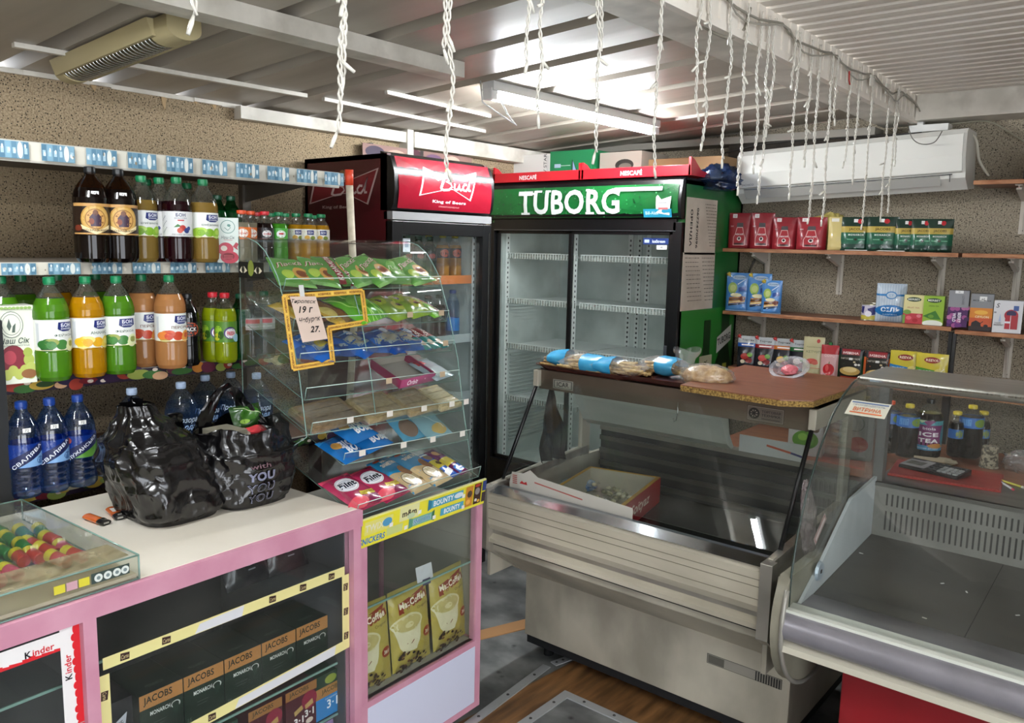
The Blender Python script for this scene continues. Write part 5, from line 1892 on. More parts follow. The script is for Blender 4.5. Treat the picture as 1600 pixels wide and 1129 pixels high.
def carton(name, key, w, h, d, base, items, loc, rz, label, cat='box', group=None, side=None, rough=0.4, res=None, top=None):
    if key not in MESH:
        b = MB()
        b.box((-w / 2, 0, 0), (w / 2, d, h), P(side or base, rough))
        art(b, flat((-w / 2, -0.0002, 0), (1, 0, 0), (0, 0, 1)), w, h, [('r', 0, 0, 1, 1, base)] + items, rough, lift=0.00015)
        if top:
            art(b, flat((-w / 2, 0, h + 0.0002), (1, 0, 0), (0, 1, 0)), w, d, top, rough, lift=0.0002)
        MESH[key] = b.mesh(name)
    o = obj(name, MESH[key], label=label, cat=cat, group=group, loc=loc, rz=rz)
    return o


def pillow_mesh(name, key, w, h, d, base, items, rough=0.3, wr=0.0, crimp=True, foot=False, taper=0.0, bump=0.0, seed=1, coat=0.3):
    """a filled sachet or stand-up pouch standing on its lower edge, face to -y"""
    if key in MESH:
        return MESH[key]
    b = MB()
    sd = Vector((seed * 3.1, seed * 1.7, 0))

    def dep(u, v):
        a = max(0.0, 1 - abs(2 * u - 1) ** 3)
        if foot:
            c = (1 - v) ** 0.8 * min(1.0, 0.55 + v * 6)
        else:
            c = max(0.0, 1 - abs(2 * v - 1) ** 4)
        return a ** 0.6 * c

    def F(sgn):
        def S(x, z, l):
            u, v = min(1, max(0, x / w)), min(1, max(0, z / h))
            k = dep(u, v)
            n = noise.noise(Vector((x * 30, z * 30, sgn)) + sd) * wr * (0.25 + k)
            tp = 1 - taper * v * abs(u - 0.5) * 0
            xx = (x - w / 2) * (1 - taper * v) * (1 - 0.05 * k)
            return (xx, sgn * (d / 2 * k + n) + (sgn * l), z)
        return S
    nu, nv = 12, 14
    mb_ = P(base, rough, bump=bump, scale=60, coat=coat)
    for sgn in (-1, 1):
        S = F(sgn)
        vs, fs = [], []
        for j in range(nv + 1):
            for i in range(nu + 1):
                vs.append(S(w * i / nu, h * j / nv, 0))
        for j in range(nv):
            for i in range(nu):
                f = (j * (nu + 1) + i, j * (nu + 1) + i + 1, (j + 1) * (nu + 1) + i + 1, (j + 1) * (nu + 1) + i)
                fs.append(f if sgn < 0 else f[::-1])
        b.add(vs, fs, mb_, True)
    S = F(-1)
    if foot:
        # gusset
        pass
    art(b, lambda u, v, l: S(u, v, l), w, h, items, rough, res=min(w, h) / 9, lift=0.0002, coat=coat)
    MESH[key] = b.mesh(name)
    return MESH[key]


def place(o, loc, ex, ez):
    ex, ez = Vector(ex).normalized(), Vector(ez).normalized()
    ey = ez.cross(ex).normalized()
    ex = ey.cross(ez)
    m = Matrix((ex, ey, ez)).transposed()
    o.location = loc
    o.rotation_euler = m.to_euler()
    return o


def on_tray(k, y, s, name, mesh, label, cat, group, spin=0.0, lift=0.006, lean=0.0, hgt=0.1):
    """lay a pack face-up on tray k; s: 0 at the front lip, its lower edge there"""
    x0, z0, x1, z1 = TR[k]
    up = Vector((x0 - x1, 0, z0 - z1)).normalized()
    nor = Vector((-up.z, 0, up.x)) * -1
    if nor.z < 0:
        nor = -nor
    loc = Vector((x1, y, z1)) + up * s + nor * lift
    ez = (up + Vector((0, math.tan(spin), 0))).normalized()
    if lean:
        ez = (ez + nor * lean).normalized()
    ex = Vector((0, 1, 0))
    o = obj(name, mesh, label=label, cat=cat, group=group)
    R3 = GM.to_3x3()
    if k < 6:
        loc = SK @ loc
        ex = Vector((0.13, 0.9, 0))
    place(o, GM @ loc, R3 @ ex, R3 @ ez)
    return o


# juice cartons
APPLE = [('e', 0.42, 0.30, 0.34, 0.20, '#7a1c2c'), ('e', 0.34, 0.34, 0.16, 0.09, '#a83a48')] + [('e', 0.25 + 0.15 * i, 0.12 + 0.05 * (i % 2), 0.13, 0.07, '#b3bc5a') for i in range(5)] + [('e', 0.82, 0.30, 0.14, 0.08, '#a9b552'), ('e', 0.86, 0.20, 0.13, 0.07, '#b5bf60'), ('e', 0.80, 0.40, 0.12, 0.06, '#9fae4a'), ('e', 0.8, 0.12, 0.2, 0.06, '#8a5a30'),
         ('e', 0.42, 0.76, 0.30, 0.17, '#4a5a50'), ('e', 0.42, 0.76, 0.285, 0.162, '#dfe3d2'), ('e', 0.42, 0.76, 0.24, 0.135, '#4a5a50'), ('e', 0.42, 0.76, 0.23, 0.128, '#dfe3d2'),
         ('p', [(0.30, 0.74), (0.36, 0.84), (0.42, 0.74), (0.36, 0.68)], '#4a5a50'), ('p', [(0.45, 0.74), (0.53, 0.78), (0.50, 0.66), (0.42, 0.66)], '#4a5a50'),
         ('t', 'Наш Сік', 0.48, 0.555, 0.075, '#3a4a40', {'sh': 0.25, 'b': 0.02, 'w': 0.78}), ('t', 'ЯБЛУКО-ВИНОГРАД', 0.5, 0.49, 0.022, '#4a5a50', {'w': 0.7}), ('r', 0.25, 0.955, 0.55, 0.975, '#2f3a34')]
APPLE += [('e', 0.1 + 0.1 * i, 0.97, 0.05, 0.018, '#8fb060') for i in range(9)]
pj = at(30, 560, x=-2.44)
carton('juice_carton', 'apple', 0.095, 0.215, 0.07, '#dfe3d2', APPLE, (-2.46, pj.y, Z3), face_cam((-2.44, pj.y)) + 0.25, 'tall juice carton with apple and grapes beside the black rack frame', 'carton')
POM = [('e', 0.5, 0.80, 0.34, 0.15, '#5f8f86'), ('e', 0.5, 0.80, 0.31, 0.135, '#d9e4de'), ('s', [(0.35, 0.78), (0.5, 0.72), (0.62, 0.78), (0.5, 0.86)], 0.002, '#4a7a70'), ('e', 0.55, 0.83, 0.08, 0.03, '#5f8f86'),
       ('t', 'Наш Сік', 0.5, 0.565, 0.07, '#3a4a48', {'sh': 0.25, 'w': 0.62}), ('r', 0.3, 0.50, 0.7, 0.51, '#b54a58'),
       ('e', 0.38, 0.30, 0.36, 0.15, '#c2384e'), ('e', 0.3, 0.32, 0.15, 0.06, '#e9dcd0'), ('e', 0.55, 0.12, 0.42, 0.14, '#c2384e'), ('e', 0.5, 0.14, 0.28, 0.08, '#8a1c2c')] + \
      [('e', 0.3 + 0.06 * (i % 7), 0.09 + 0.035 * (i // 7), 0.022, 0.012, '#d8606c') for i in range(21)] + [('p', [(0.7, 0.36), (0.85, 0.46), (0.98, 0.42), (0.88, 0.34), (0.95, 0.28)], '#b8384a')]
pj = at(357, 400, x=-2.44)
carton('juice_carton', 'pomegranate', 0.068, 0.145, 0.05, '#dbe5df', POM, (-2.44, pj.y, Z2), face_cam((-2.44, pj.y)) + 0.15, 'small white pomegranate juice carton between soda bottles', 'carton')

# --- sweets in the show-case
CANDY = [('r', 0, 0.93, 1, 1, '#7fb064'), ('r', 0, 0, 1, 0.07, '#7fb064'), ('e', 0.7, 0.35, 0.26, 0.2, '#cf9a4a'), ('e', 0.7, 0.35, 0.16, 0.12, '#8a4a2a'), ('e', 0.3, 0.3, 0.16, 0.14, '#b4cc50'), ('t', 'Ласка', 0.45, 0.66, 0.15, '#8a2030', {'b': 0.05, 'sh': 0.2, 'w': 0.8, 'rot': 15}), ('t', 'Ласка', 0.45, 0.665, 0.14, '#e8dcc8', {'b': 0.0, 'sh': 0.2, 'w': 0.76, 'rot': 15})]
CANDY2 = [('r', 0.34, 0, 0.66, 1, '#8a2434'), ('t', 'КАРАМЕЛЬ', 0.5, 0.5, 0.12, '#e8dcd0', {'b': 0.03, 'rot': 90, 'w': 1.6}), ('e', 0.85, 0.5, 0.12, 0.2, '#c9a24a')]
gc = 'green caramel bags on the topmost show-case shelf'
cols = ['#5f9a44', '#74b04f', '#528a40']
spots = [(-0.60, 'a', 0.3, 'green sweet bag with red script, next to the eyes sticker'), (-0.51, 'a', 0.45, 'green sweet bag with red script above the price note'), (-0.43, 'b', 0.12, 'green sweet bag with a red stripe, the first of the striped pair'),
         (-0.385, 'b', 0.05, 'green sweet bag with a red stripe, the second of the striped pair'), (-0.32, 'a', -0.2, 'green sweet bag leaning beside the striped pair'), (-0.235, 'a', -0.3, 'green sweet bag in the middle of the topmost shelf under the lamp glare'),
         (-0.16, 'c', 0.2, 'shiny plain green sweet bag beside the end bag of the topmost shelf'), (-0.07, 'a', -0.15, 'green sweet bag at the fridge end of the topmost shelf')]
for i, (yy, kk, sp, lb) in enumerate(spots):
    its = {'a': CANDY, 'b': CANDY2, 'c': [('e', 0.5, 0.5, 0.35, 0.3, '#7fb45a'), ('t', 'Ласка', 0.5, 0.5, 0.16, '#dfe8c8', {'sh': 0.2, 'w': 0.7})]}[kk]
    m = pillow_mesh('sweet_bag', 'candy' + kk, 0.12 if kk != 'b' else 0.08, 0.155, 0.03, cols[i % 3] if kk != 'b' else '#54863e', its, 0.25, 0.004, seed=i)
    on_tray(0, yy, 0.004, 'sweet_bag', m, lb, 'sweets', gc, sp, 0.010 + 0.003 * (i % 3), lean=0.12)
# second shelf
m = pillow_mesh('sweet_bag', 'brownbag', 0.10, 0.16, 0.03, '#8a5a2a', [('r', 0.0, 0, 0.35, 1, '#c9a03a'), ('r', 0.7, 0, 1, 1, '#6a2a1c'), ('e', 0.3, 0.4, 0.2, 0.2, '#d8c26a')], 0.25, 0.005)
on_tray(1, -0.55, 0.01, 'sweet_bag', m, 'yellow and brown sweet bag behind the handwritten note', 'sweets', None, -0.3, 0.015)
on_tray(1, -0.44, 0.01, 'sweet_bag', m, 'yellow and brown sweet bag beside the handwritten note, under the orange tape', 'sweets', None, -0.4, 0.015)
m = pillow_mesh('sweet_bag', 'netgreen', 0.15, 0.18, 0.055, '#5fae2c', [('s', [(x / 8, 0), (x / 8 + (0.25 if x % 2 else -0.25), 1)], 0.004, '#a9e06a') for x in range(1, 8)] + [('e', 0.5, 0.5, 0.3, 0.2, '#86cc4a')], 0.22, 0.008)
on_tray(1, -0.33, 0.0, 'sweet_bag', m, 'bright lime green netted sweet bag framed by the orange tape', 'sweets', None, -0.2, 0.02)
m = pillow_mesh('sweet_bag', 'sunflower', 0.12, 0.16, 0.04, '#7a9a2c', [('e', 0.3, 0.7, 0.22, 0.18, '#a9b83a'), ('e', 0.3, 0.7, 0.09, 0.08, '#3a1c12'), ('e', 0.65, 0.35, 0.24, 0.18, '#b4bc44'), ('e', 0.65, 0.35, 0.09, 0.08, '#3a1c12'), ('p', [(0.6, 0.7), (1, 0.9), (1, 0.6)], '#c9cfc0')], 0.22, 0.006)
on_tray(1, -0.20, 0.0, 'sweet_bag', m, 'green snack bag with dark round seeds printed on it, nearer the lime green bag', 'sweets', None, -0.2, 0.02)
on_tray(1, -0.125, 0.0, 'sweet_bag', m, 'green snack bag with dark round seeds, beside the brown-edged stick pack', 'sweets', None, -0.15, 0.025)
m = pillow_mesh('sweet_bag', 'stickpack', 0.065, 0.16, 0.03, '#6fae34', [('r', 0.62, 0, 1, 1, '#6a1c1c'), ('t', 'Жувайка', 0.81, 0.5, 0.12, '#e8dcd0', {'b': 0.03, 'rot': 90, 'w': 2.0}), ('r', 0, 0.3, 0.2, 1, '#b8c46a')], 0.25, 0.003)
on_tray(1, -0.05, 0.0, 'sweet_bag', m, 'narrow green pack with a brown lettered edge at the fridge end of its shelf', 'sweets', None, -0.2, 0.02)
# third shelf: blue bags
BLUEB = [('r', 0.2, 0.25, 0.8, 0.65, '#8f9aa0'), ('e', 0.5, 0.45, 0.25, 0.16, '#a8a290'), ('e', 0.75, 0.75, 0.15, 0.1, '#c9cfe0'), ('s', [(0.1, 0.9), (0.9, 0.7)], 0.004, '#7fb0e8')]
gb = 'blue sweet bags on the third show-case shelf'
for i, (yy, sp, lb) in enumerate(((-0.60, 0.5, 'blue sweet bag lying at the counter end of the third shelf'), (-0.53, -0.3, 'blue sweet bag second from the counter end of the third shelf'), (-0.45, 0.3, 'blue sweet bag below the lower edge of the price note'),
                                   (-0.37, -0.4, 'blue sweet bag with a grey window inside the orange tape frame'), (-0.30, 0.3, 'blue sweet bag lying just outside the orange tape frame'), (-0.235, -0.25, 'blue sweet bag in the crumpled middle of the third shelf'),
                                   (-0.18, 0.2, 'blue and white sweet bag next to the teal stick packs'))):
    m = pillow_mesh('sweet_bag', 'blue%d' % (i % 3), 0.12, 0.15, 0.035, ['#17509a', '#1c5cb0', '#123f86'][i % 3], BLUEB if i % 2 == 0 else BLUEB[:1] + [('t', 'МОРСЬКІ', 0.5, 0.75, 0.1, '#dfe8f4', {'b': 0.03, 'w': 0.7}), ('e', 0.6, 0.4, 0.25, 0.12, '#c9b84a')], 0.2, 0.008, seed=i)
    on_tray(2, yy, 0.0, 'sweet_bag', m, lb, 'sweets', gb, sp, 0.014 + 0.005 * (i % 2))
for i, (yy, lb) in enumerate(((-0.125, 'teal and dark red stick pack next to the blue bags'), (-0.085, 'teal and dark red stick pack in the middle of its three'), (-0.045, 'teal and dark red stick pack at the fridge end'))):
    m = pillow_mesh('wafer_pack', 'teal', 0.04, 0.15, 0.025, '#7a1c26', [('p', [(0, 0), (1, 0), (1, 0.35), (0, 0.5)], '#1c7a78'), ('e', 0.45, 0.2, 0.3, 0.1, '#c9a890'), ('t', 'Кроко', 0.5, 0.7, 0.14, '#e8dcd8', {'b': 0.03, 'rot': 70, 'w': 1.6})], 0.2, 0.001)
    on_tray(2, yy, 0.0, 'wafer_pack', m, lb, 'wafers', 'teal wafer packs on the third shelf', -0.15, 0.015)
# fourth shelf: open gum carton
b = MB()
w, d, h = 0.16, 0.15, 0.035
PK, PKI = P('#8a1f4a', 0.4), P('#b3aca0', 0.6)
b.box((-w / 2, 0, 0), (w / 2, 0.002, h), PKI)
b.box((-w / 2, 0, 0), (-w / 2 + 0.002, h * 0 + 0.03, d), PK)
b.box((w / 2 - 0.002, 0, 0), (w / 2, 0.03, d), PK)
b.box((-w / 2, -0.0, 0), (w / 2, 0.03, 0.002), P('#b04a78', 0.4))
b.box((-w / 2, -0.0, d - 0.002), (w / 2, 0.03, d), PK)
b = MB()
b.box((-w / 2, 0.028, 0), (w / 2, 0.03, d), PKI)
b.box((-w / 2, -0.0, 0), (-w / 2 + 0.003, 0.03, d), PK)
b.box((w / 2 - 0.003, -0.0, 0), (w / 2, 0.03, d), PK)
b.box((-w / 2, -0.0, 0), (w / 2, 0.03, 0.003), P('#b04a78', 0.4))
b.box((-w / 2, -0.0, d - 0.003), (w / 2, 0.03, d), PKI)
art(b, flat((-w / 2, 0.03, -0.0003), (1, 0, 0), (0, -1, 0)), w, 0.03, [('t', 'Orbit', 0.35, 0.5, 0.6, '#f2e8ee', {'sh': 0.2, 'b': 0.03, 'w': 0.3}), ('e', 0.7, 0.6, 0.02, 0.1, '#e8a0c0')], 0.4)
art(b, flat((-w / 2 - 0.0003, 0.03, 0.02), (0, 0, 1), (0, -1, 0)), 0.12, 0.03, [('t', 'Orbit', 0.5, 0.5, 0.6, '#f2e8ee', {'sh': 0.2, 'b': 0.03, 'w': 0.4})], 0.4)
on_tray(3, -0.20, 0.002, 'gum_carton', b.mesh('gum_carton'), 'open empty pink chewing-gum carton on the fourth shelf', 'box', None, 0.0, 0.032)
m = pillow_mesh('sweet_bag', 'clearbag', 0.10, 0.13, 0.02, '#9fb0b8', [('r', 0.1, 0.7, 0.5, 0.95, '#b8303a'), ('r', 0.2, 0.1, 0.9, 0.5, '#b8c4ca')], 0.15, 0.003)
on_tray(3, -0.07, 0.0, 'sweet_bag', m, 'silvery clear sweet bag beside the pink gum carton', 'sweets', None, -0.1, 0.015)
# fifth shelf: wrapped biscuit trays
BISC = mottled('biscuit', '#6f5a40', '#8d7656', 60, 0.8, stretch=(1, 1, 6), bump=0.4)
CREAMB = mottled('biscuit_pale', '#b09f74', '#c9bb92', 60, 0.8, stretch=(1, 1, 6), bump=0.4)
for i, (yy, w, pale, lb) in enumerate(((-0.545, 0.19, 0, 'film-wrapped tray of brown biscuits at the counter end'), (-0.345, 0.16, 1, 'film-wrapped tray of biscuits second from the counter end'),
                                       (-0.185, 0.13, 1, 'film-wrapped tray of biscuits under the pink gum carton'), (-0.06, 0.10, 2, 'pale film-wrapped biscuit tray at the fridge end'))):
    b = MB()
    mm = (BISC, mottled('biscuit_mid', '#8f7c58', '#a8956c', 60, 0.8, bump=0.4), CREAMB)[pale]
    b.box((-w / 2, -0.016, 0.004), (w / 2, 0.0, 0.13), mm)
    for j in range(3):
        b.box((-w / 2 + 0.006, -0.021, 0.010 + j * 0.041), (w / 2 - 0.006, -0.016, 0.046 + j * 0.041), mm)
    o = on_tray(4, yy, 0.002, 'biscuit_tray', b.mesh('biscuit_tray'), lb, 'biscuits', 'wrapped biscuit trays on the fifth shelf', 0.0, 0.006)
    f = MB()

    def fs(u, v, w=w, i=i):
        n = noise.noise(Vector((u * 9, v * 9, i))) * 0.004
        e = min(1, 8 * min(u, 1 - u, v, 1 - v) + 0.05)
        return (-w / 2 - 0.004 + (w + 0.008) * u, -0.025 * e - n * e, v * 0.134)
    f.grid(fs, 14, 12, FILM)
    obj('film_wrap', f, o)
# sixth shelf
BB = [('r', 0, 0.85, 1, 1, '#2a86c8'), ('t', 'BIG', 0.55, 0.52, 0.26, '#f2f4f6', {'b': 0.08, 'sh': 0.2, 'w': 0.5}), ('t', 'BOB', 0.62, 0.30, 0.24, '#f2f4f6', {'b': 0.08, 'sh': 0.2, 'w': 0.5}), ('e', 0.25, 0.55, 0.14, 0.14, '#d8a04a'), ('r', 0.1, 0.9, 0.8, 0.94, '#163a6a'), ('r', 0.85, 0.15, 0.95, 0.35, '#dfe8f0')]
m = pillow_mesh('peanut_bag', 'bigbob', 0.12, 0.13, 0.03, '#1765a8', BB, 0.22, 0.004)
for yy, s, lb in ((-0.50, 0.0, 'blue peanut bag next to the open black carrier bag'), (-0.405, 0.01, 'blue peanut bag lying on top of its two neighbours'), (-0.46, 0.03, 'blue peanut bag behind the two front ones')):
    on_tray(5, yy, s, 'peanut_bag', m, lb, 'snack', 'blue peanut bags on the sixth shelf', -0.15, 0.012 + s * 1.5)
m = pillow_mesh('snack_bag', 'paleblue', 0.09, 0.15, 0.03, '#4a96b8', [('r', 0.1, 0.8, 0.9, 0.85, '#dfe8ec'), ('e', 0.5, 0.3, 0.4, 0.25, '#7a6456')], 0.25, 0.005)
o = on_tray(5, -0.24, 0.03, 'snack_bag', m, 'pale blue snack bag propped upright on the sixth shelf', 'snack', None, 0.0, 0.02, lean=0.25)
m = pillow_mesh('snack_bag', 'mist', 0.11, 0.14, 0.03, '#7fa6b0', [('e', 0.6, 0.2, 0.3, 0.15, '#b8a060'), ('s', [(0.2, 0.9), (0.8, 0.2)], 0.003, '#b8d0d6')], 0.2, 0.006)
on_tray(5, -0.13, 0.02, 'snack_bag', m, 'misty grey-blue snack bag near the fridge end of the sixth shelf', 'snack', None, 0.0, 0.02, lean=0.2)
# lowest slope
FL = [('r', 0, 0.9, 1, 1, '#c4405e'), ('e', 0.42, 0.62, 0.33, 0.20, '#cfd0d6'), ('e', 0.42, 0.62, 0.28, 0.165, '#f0f0f2'), ('e', 0.42, 0.62, 0.25, 0.14, '#c9ccd4'), ('t', 'Flint', 0.42, 0.62, 0.15, '#1c1c24', {'b': 0.06, 'sh': 0.15, 'w': 0.55}),
      ('s', [(0.45, 0.32), (0.6, 0.27), (0.8, 0.27), (0.95, 0.30)], 0.018, '#c9b440'), ('t', 'СМАК БЕКОНУ', 0.72, 0.28, 0.045, '#5a2a10', {'w': 0.5}), ('e', 0.2, 0.15, 0.3, 0.12, '#d85060'), ('e', 0.75, 0.12, 0.2, 0.1, '#7a1c4a')]
m = pillow_mesh('crisps_bag', 'flint', 0.125, 0.17, 0.035, '#99264a', FL, 0.2, 0.004)
on_tray(6, -0.50, 0.0, 'crisps_bag', m, 'crimson crisps bag partly hidden by the counter corner', 'snack', 'crimson crisps bags', -0.1, 0.02)
on_tray(6, -0.395, 0.0, 'crisps_bag', m, 'crimson crisps bag fully visible next to the blue and beige nut bags', 'snack', 'crimson crisps bags', -0.15, 0.022)
SM = [('p', [(0, 0), (1, 0), (1, 0.42), (0, 0.55)], '#b59f76'), ('e', 0.72, 0.5, 0.22, 0.14, '#8a6244'), ('e', 0.42, 0.28, 0.28, 0.15, '#3a3328'), ('e', 0.42, 0.285, 0.26, 0.135, '#d9cdb0')] + \
     [('e', 0.42 + 0.14 * cos(k * 1.05), 0.285 + 0.075 * sin(k * 1.05), 0.06, 0.035, '#c2b390') for k in range(6)] + [('t', 'НА', 0.45, 0.86, 0.06, '#e8e0c8', {'b': 0.03}), ('t', 'ЗАМЕТКУ', 0.5, 0.76, 0.085, '#e8e0c8', {'b': 0.05, 'w': 0.7}), ('e', 0.3, 0.93, 0.16, 0.035, '#b0503a'), ('e', 0.85, 0.2, 0.1, 0.03, '#7a6a44')]
m = pillow_mesh('nut_bag', 'walnut', 0.10, 0.20, 0.03, '#1f7fae', SM, 0.25, 0.003)
on_tray(6, -0.285, 0.0, 'nut_bag', m, 'blue and beige nut bag next to the crimson crisps', 'snack', 'blue and beige nut bags', -0.15, 0.018)
on_tray(6, -0.19, 0.0, 'nut_bag', m, 'blue and beige nut bag next to the bright wrapped bars', 'snack', 'blue and beige nut bags', -0.15, 0.022)
m = pillow_mesh('chocolate_bar', 'barblue', 0.055, 0.15, 0.022, '#1c56b4', [('r', 0, 0.35, 1, 0.65, '#b8a83a'), ('e', 0.5, 0.78, 0.3, 0.12, '#8a6a4a'), ('p', [(0.1, 0.05), (0.9, 0.15), (0.9, 0.3), (0.1, 0.2)], '#e8eef4'), ('e', 0.6, 0.5, 0.2, 0.08, '#5a3a14'), ('r', 0.05, 0.88, 0.95, 0.95, '#dfe8f0')], 0.18, 0.002)
on_tray(6, -0.125, 0.015, 'chocolate_bar', m, 'blue and yellow wrapped bar beside the nut bags', 'sweets', 'wrapped bars on the lowest slope', -0.15, 0.02)
m = pillow_mesh('chocolate_bar', 'barplum', 0.055, 0.16, 0.022, '#5a1c4a', [('r', 0, 0.35, 1, 0.6, '#c9b43a'), ('e', 0.4, 0.8, 0.25, 0.1, '#a8804a'), ('p', [(0.1, 0.05), (0.9, 0.12), (0.9, 0.32), (0.1, 0.25)], '#2f6ab8'), ('r', 0.2, 0.16, 0.8, 0.2, '#f0f0f0')], 0.18, 0.002)
on_tray(6, -0.07, 0.015, 'chocolate_bar', m, 'plum and yellow wrapped bar next to the fridge', 'sweets', 'wrapped bars on the lowest slope', -0.15, 0.02)

# coffee bags in the base
MCF = [('r', 0, 0, 1, 1, '#b5a44c'), ('p', [(0.15, 0.70), (0.15, 0.84), (0.9, 0.93), (0.95, 0.80)], '#8a2e16'), ('t', 'MacCoffee', 0.53, 0.82, 0.085, '#f4ead4', {'b': 0.05, 'w': 0.72, 'rot': 5}), ('t', 'Original', 0.75, 0.715, 0.04, '#5a4a1c', {'w': 0.28, 'rot': 5}),
       ('e', 0.36, 0.57, 0.36, 0.12, '#d9d2a4'), ('e', 0.36, 0.57, 0.32, 0.095, '#c4b674'), ('e', 0.36, 0.555, 0.10, 0.04, '#ddd4a0'), ('p', [(0.02, 0.55), (0.12, 0.30), (0.20, 0.22), (0.52, 0.22), (0.60, 0.30), (0.70, 0.55), (0.55, 0.47), (0.2, 0.47)], '#dfd8b4'),
       ('s', [(0.28, 0.33), (0.38, 0.31), (0.46, 0.35)], 0.003, '#7a2a1c'), ('e', 0.84, 0.37, 0.12, 0.065, '#9a3a1a'), ('t', '3в1', 0.84, 0.37, 0.05, '#f4ead4', {'b': 0.04, 'w': 0.13})]
r = random.Random(8)
for i in range(60):
    u = r.random()
    v = r.random() ** 1.3 * (0.24 if u < 0.7 else 0.16)
    MCF.append(('e', u * 0.75, v, 0.035, 0.016, r.choice(['#3a2412', '#4f3218', '#6a4826', '#2a180c'])))
for i, (yy, lb) in enumerate(((-0.47, 'golden instant-coffee bag cut off by the pink post'), (-0.285, 'golden instant-coffee bag in the middle with a wavy top edge'), (-0.10, 'golden instant-coffee bag at the fridge end'))):
    m = pillow_mesh('coffee_bag', 'mac', 0.175, 0.265, 0.05, '#b5a44c', MCF, 0.28, 0.004, crimp=True)
    o = obj('coffee_bag', m, label=lb, cat='coffee', group='golden coffee bags in the show-case base')
    place(o, G(-0.055, yy, 0.284), GM.to_3x3() @ Vector((0.05 * (1 - i), 1, 0)), GM.to_3x3() @ Vector((-0.10, 0, 1)))
m = pillow_mesh('paper_scrap', 'scrap', 0.07, 0.05, 0.004, '#c9ccd0', [('r', 0.3, -0.3, 0.8, 0.1, '#2a2c50')], 0.5, 0.004)
o = obj('paper_scrap', m, label='torn white paper scrap on the clear shelf over the coffee bags', cat='paper')
place(o, G(-0.03, -0.25, 0.567), GM.to_3x3() @ Vector((0, 1, 0.3)), GM.to_3x3() @ Vector((-0.2, 0, 1)))

# --- boxes inside the counter
JM = [('r', 0, 0.72, 1, 1, '#b37e46'), ('t', 'JACOBS', 0.42, 0.86, 0.17, '#0c130f', {'b': 0.03, 'w': 0.66}), ('t', 'MONARCH', 0.46, 0.60, 0.08, '#e2e6e0', {'b': 0.03, 'w': 0.46}),
      ('e', 0.82, 0.58, 0.11, 0.07, '#cfd6cf'), ('e', 0.815, 0.585, 0.085, 0.05, '#142a1f'), ('p', [(0.74, 0.56), (0.90, 0.56), (0.86, 0.40), (0.78, 0.40)], '#1f3a2c'), ('r', 0.3, 0.4, 0.6, 0.412, '#4a5a50'), ('r', 0.3, 0.34, 0.55, 0.352, '#4a5a50'), ('t', '25', 0.1, 0.12, 0.08, '#5a6a60')]
TOPJ = [('r', 0, 0, 1, 1, '#1b2c24'), ('t', 'MONARCH', 0.5, 0.2, 0.08, '#5a6a60', {'w': 0.4})]
zz = 0.427
for i, yy in enumerate((-1.155, -1.04, -0.925, -0.81, -0.695)):
    o = carton('coffee_box', 'jacobs', 0.112, 0.135, 0.16, '#142a1f', JM, G(-0.085, yy + 0.03, zz), GA + pi / 2, ['dark green coffee box at the outer end beside the black pack', 'dark green coffee box second in its row', 'dark green coffee box in the middle of its row', 'dark green coffee box fourth in its row', 'dark green coffee box next to the pink show-case'][i], 'box', 'dark green coffee boxes inside the counter', side='#14241d', top=TOPJ)
J3 = [('r', 0, 0, 1, 0.48, '#2a7fc0'), ('r', 0, 0.48, 1, 0.72, '#a8783e'), ('t', 'JACOBS', 0.5, 0.60, 0.13, '#1c2a20', {'b': 0.01, 'w': 0.62}), ('t', '3·1', 0.55, 0.28, 0.20, '#eef4f8', {'b': 0.03}), ('e', 0.5, 0.85, 0.2, 0.1, '#8a9a3a'), ('t', 'ЛАГІДНИЙ', 0.5, 0.42, 0.05, '#d8e8f4', {'w': 0.4})]
JR = [('r', 0, 0.80, 1, 1, '#9a6a38'), ('t', 'JACOBS', 0.42, 0.9, 0.12, '#1c2a20', {'b': 0.01, 'w': 0.62}), ('e', 0.75, 0.62, 0.25, 0.2, '#8a1f3a'),
      ('p', [(0.25, 0.50), (0.50, 0.58), (0.55, 0.48), (0.28, 0.40)], '#b89a5a'), ('p', [(0.60, 0.54), (0.85, 0.62), (0.88, 0.50), (0.62, 0.44)], '#b89a5a'), ('t', '3·1', 0.40, 0.26, 0.16, '#f0ece8', {'b': 0.05}), ('t', '3·1', 0.74, 0.34, 0.16, '#f0ece8', {'b': 0.05}), ('e', 0.4, 0.1, 0.12, 0.06, '#d8c8b8'), ('e', 0.74, 0.16, 0.12, 0.06, '#d8c8b8')]
for i, (yy, kd, lb) in enumerate(((-1.13, 'b', 'green and blue coffee box next to the lettered dark pack'), (-1.0, 'b', 'green and blue coffee box beside the first maroon box'), (-0.86, 'r', 'maroon coffee box, the one nearer the counter middle'), (-0.74, 'r', 'maroon coffee box between its twin and the blue box'), (-0.635, 'b', 'green and blue coffee box at the pink show-case end'))):
    if i == 0:
        continue
    o = carton('coffee_box', 'j' + kd, 0.108, 0.135, 0.12, '#1d3a2a' if kd == 'b' else '#4a1220', J3 if kd == 'b' else JR, G(-0.055, yy + 0.01, 0.267), GA + pi / 2, lb, 'box', 'three-in-one coffee boxes inside the counter', side='#1d3a2a' if kd == 'b' else '#4a1220')
o = carton('coffee_box', 'carte', 0.09, 0.14, 0.12, '#1b1c22', [('p', [(0.2, 0.3), (0.8, 0.55), (0.85, 0.75), (0.2, 0.5)], '#c9cdd6'), ('t', 'CARTE', 0.52, 0.53, 0.1, '#2a2c34', {'rot': 22, 'w': 0.5})], G(-0.10, -1.235, 0.427), GA + pi / 2, 'black coffee pack with a silver slanted logo at the counter post', 'box', None)
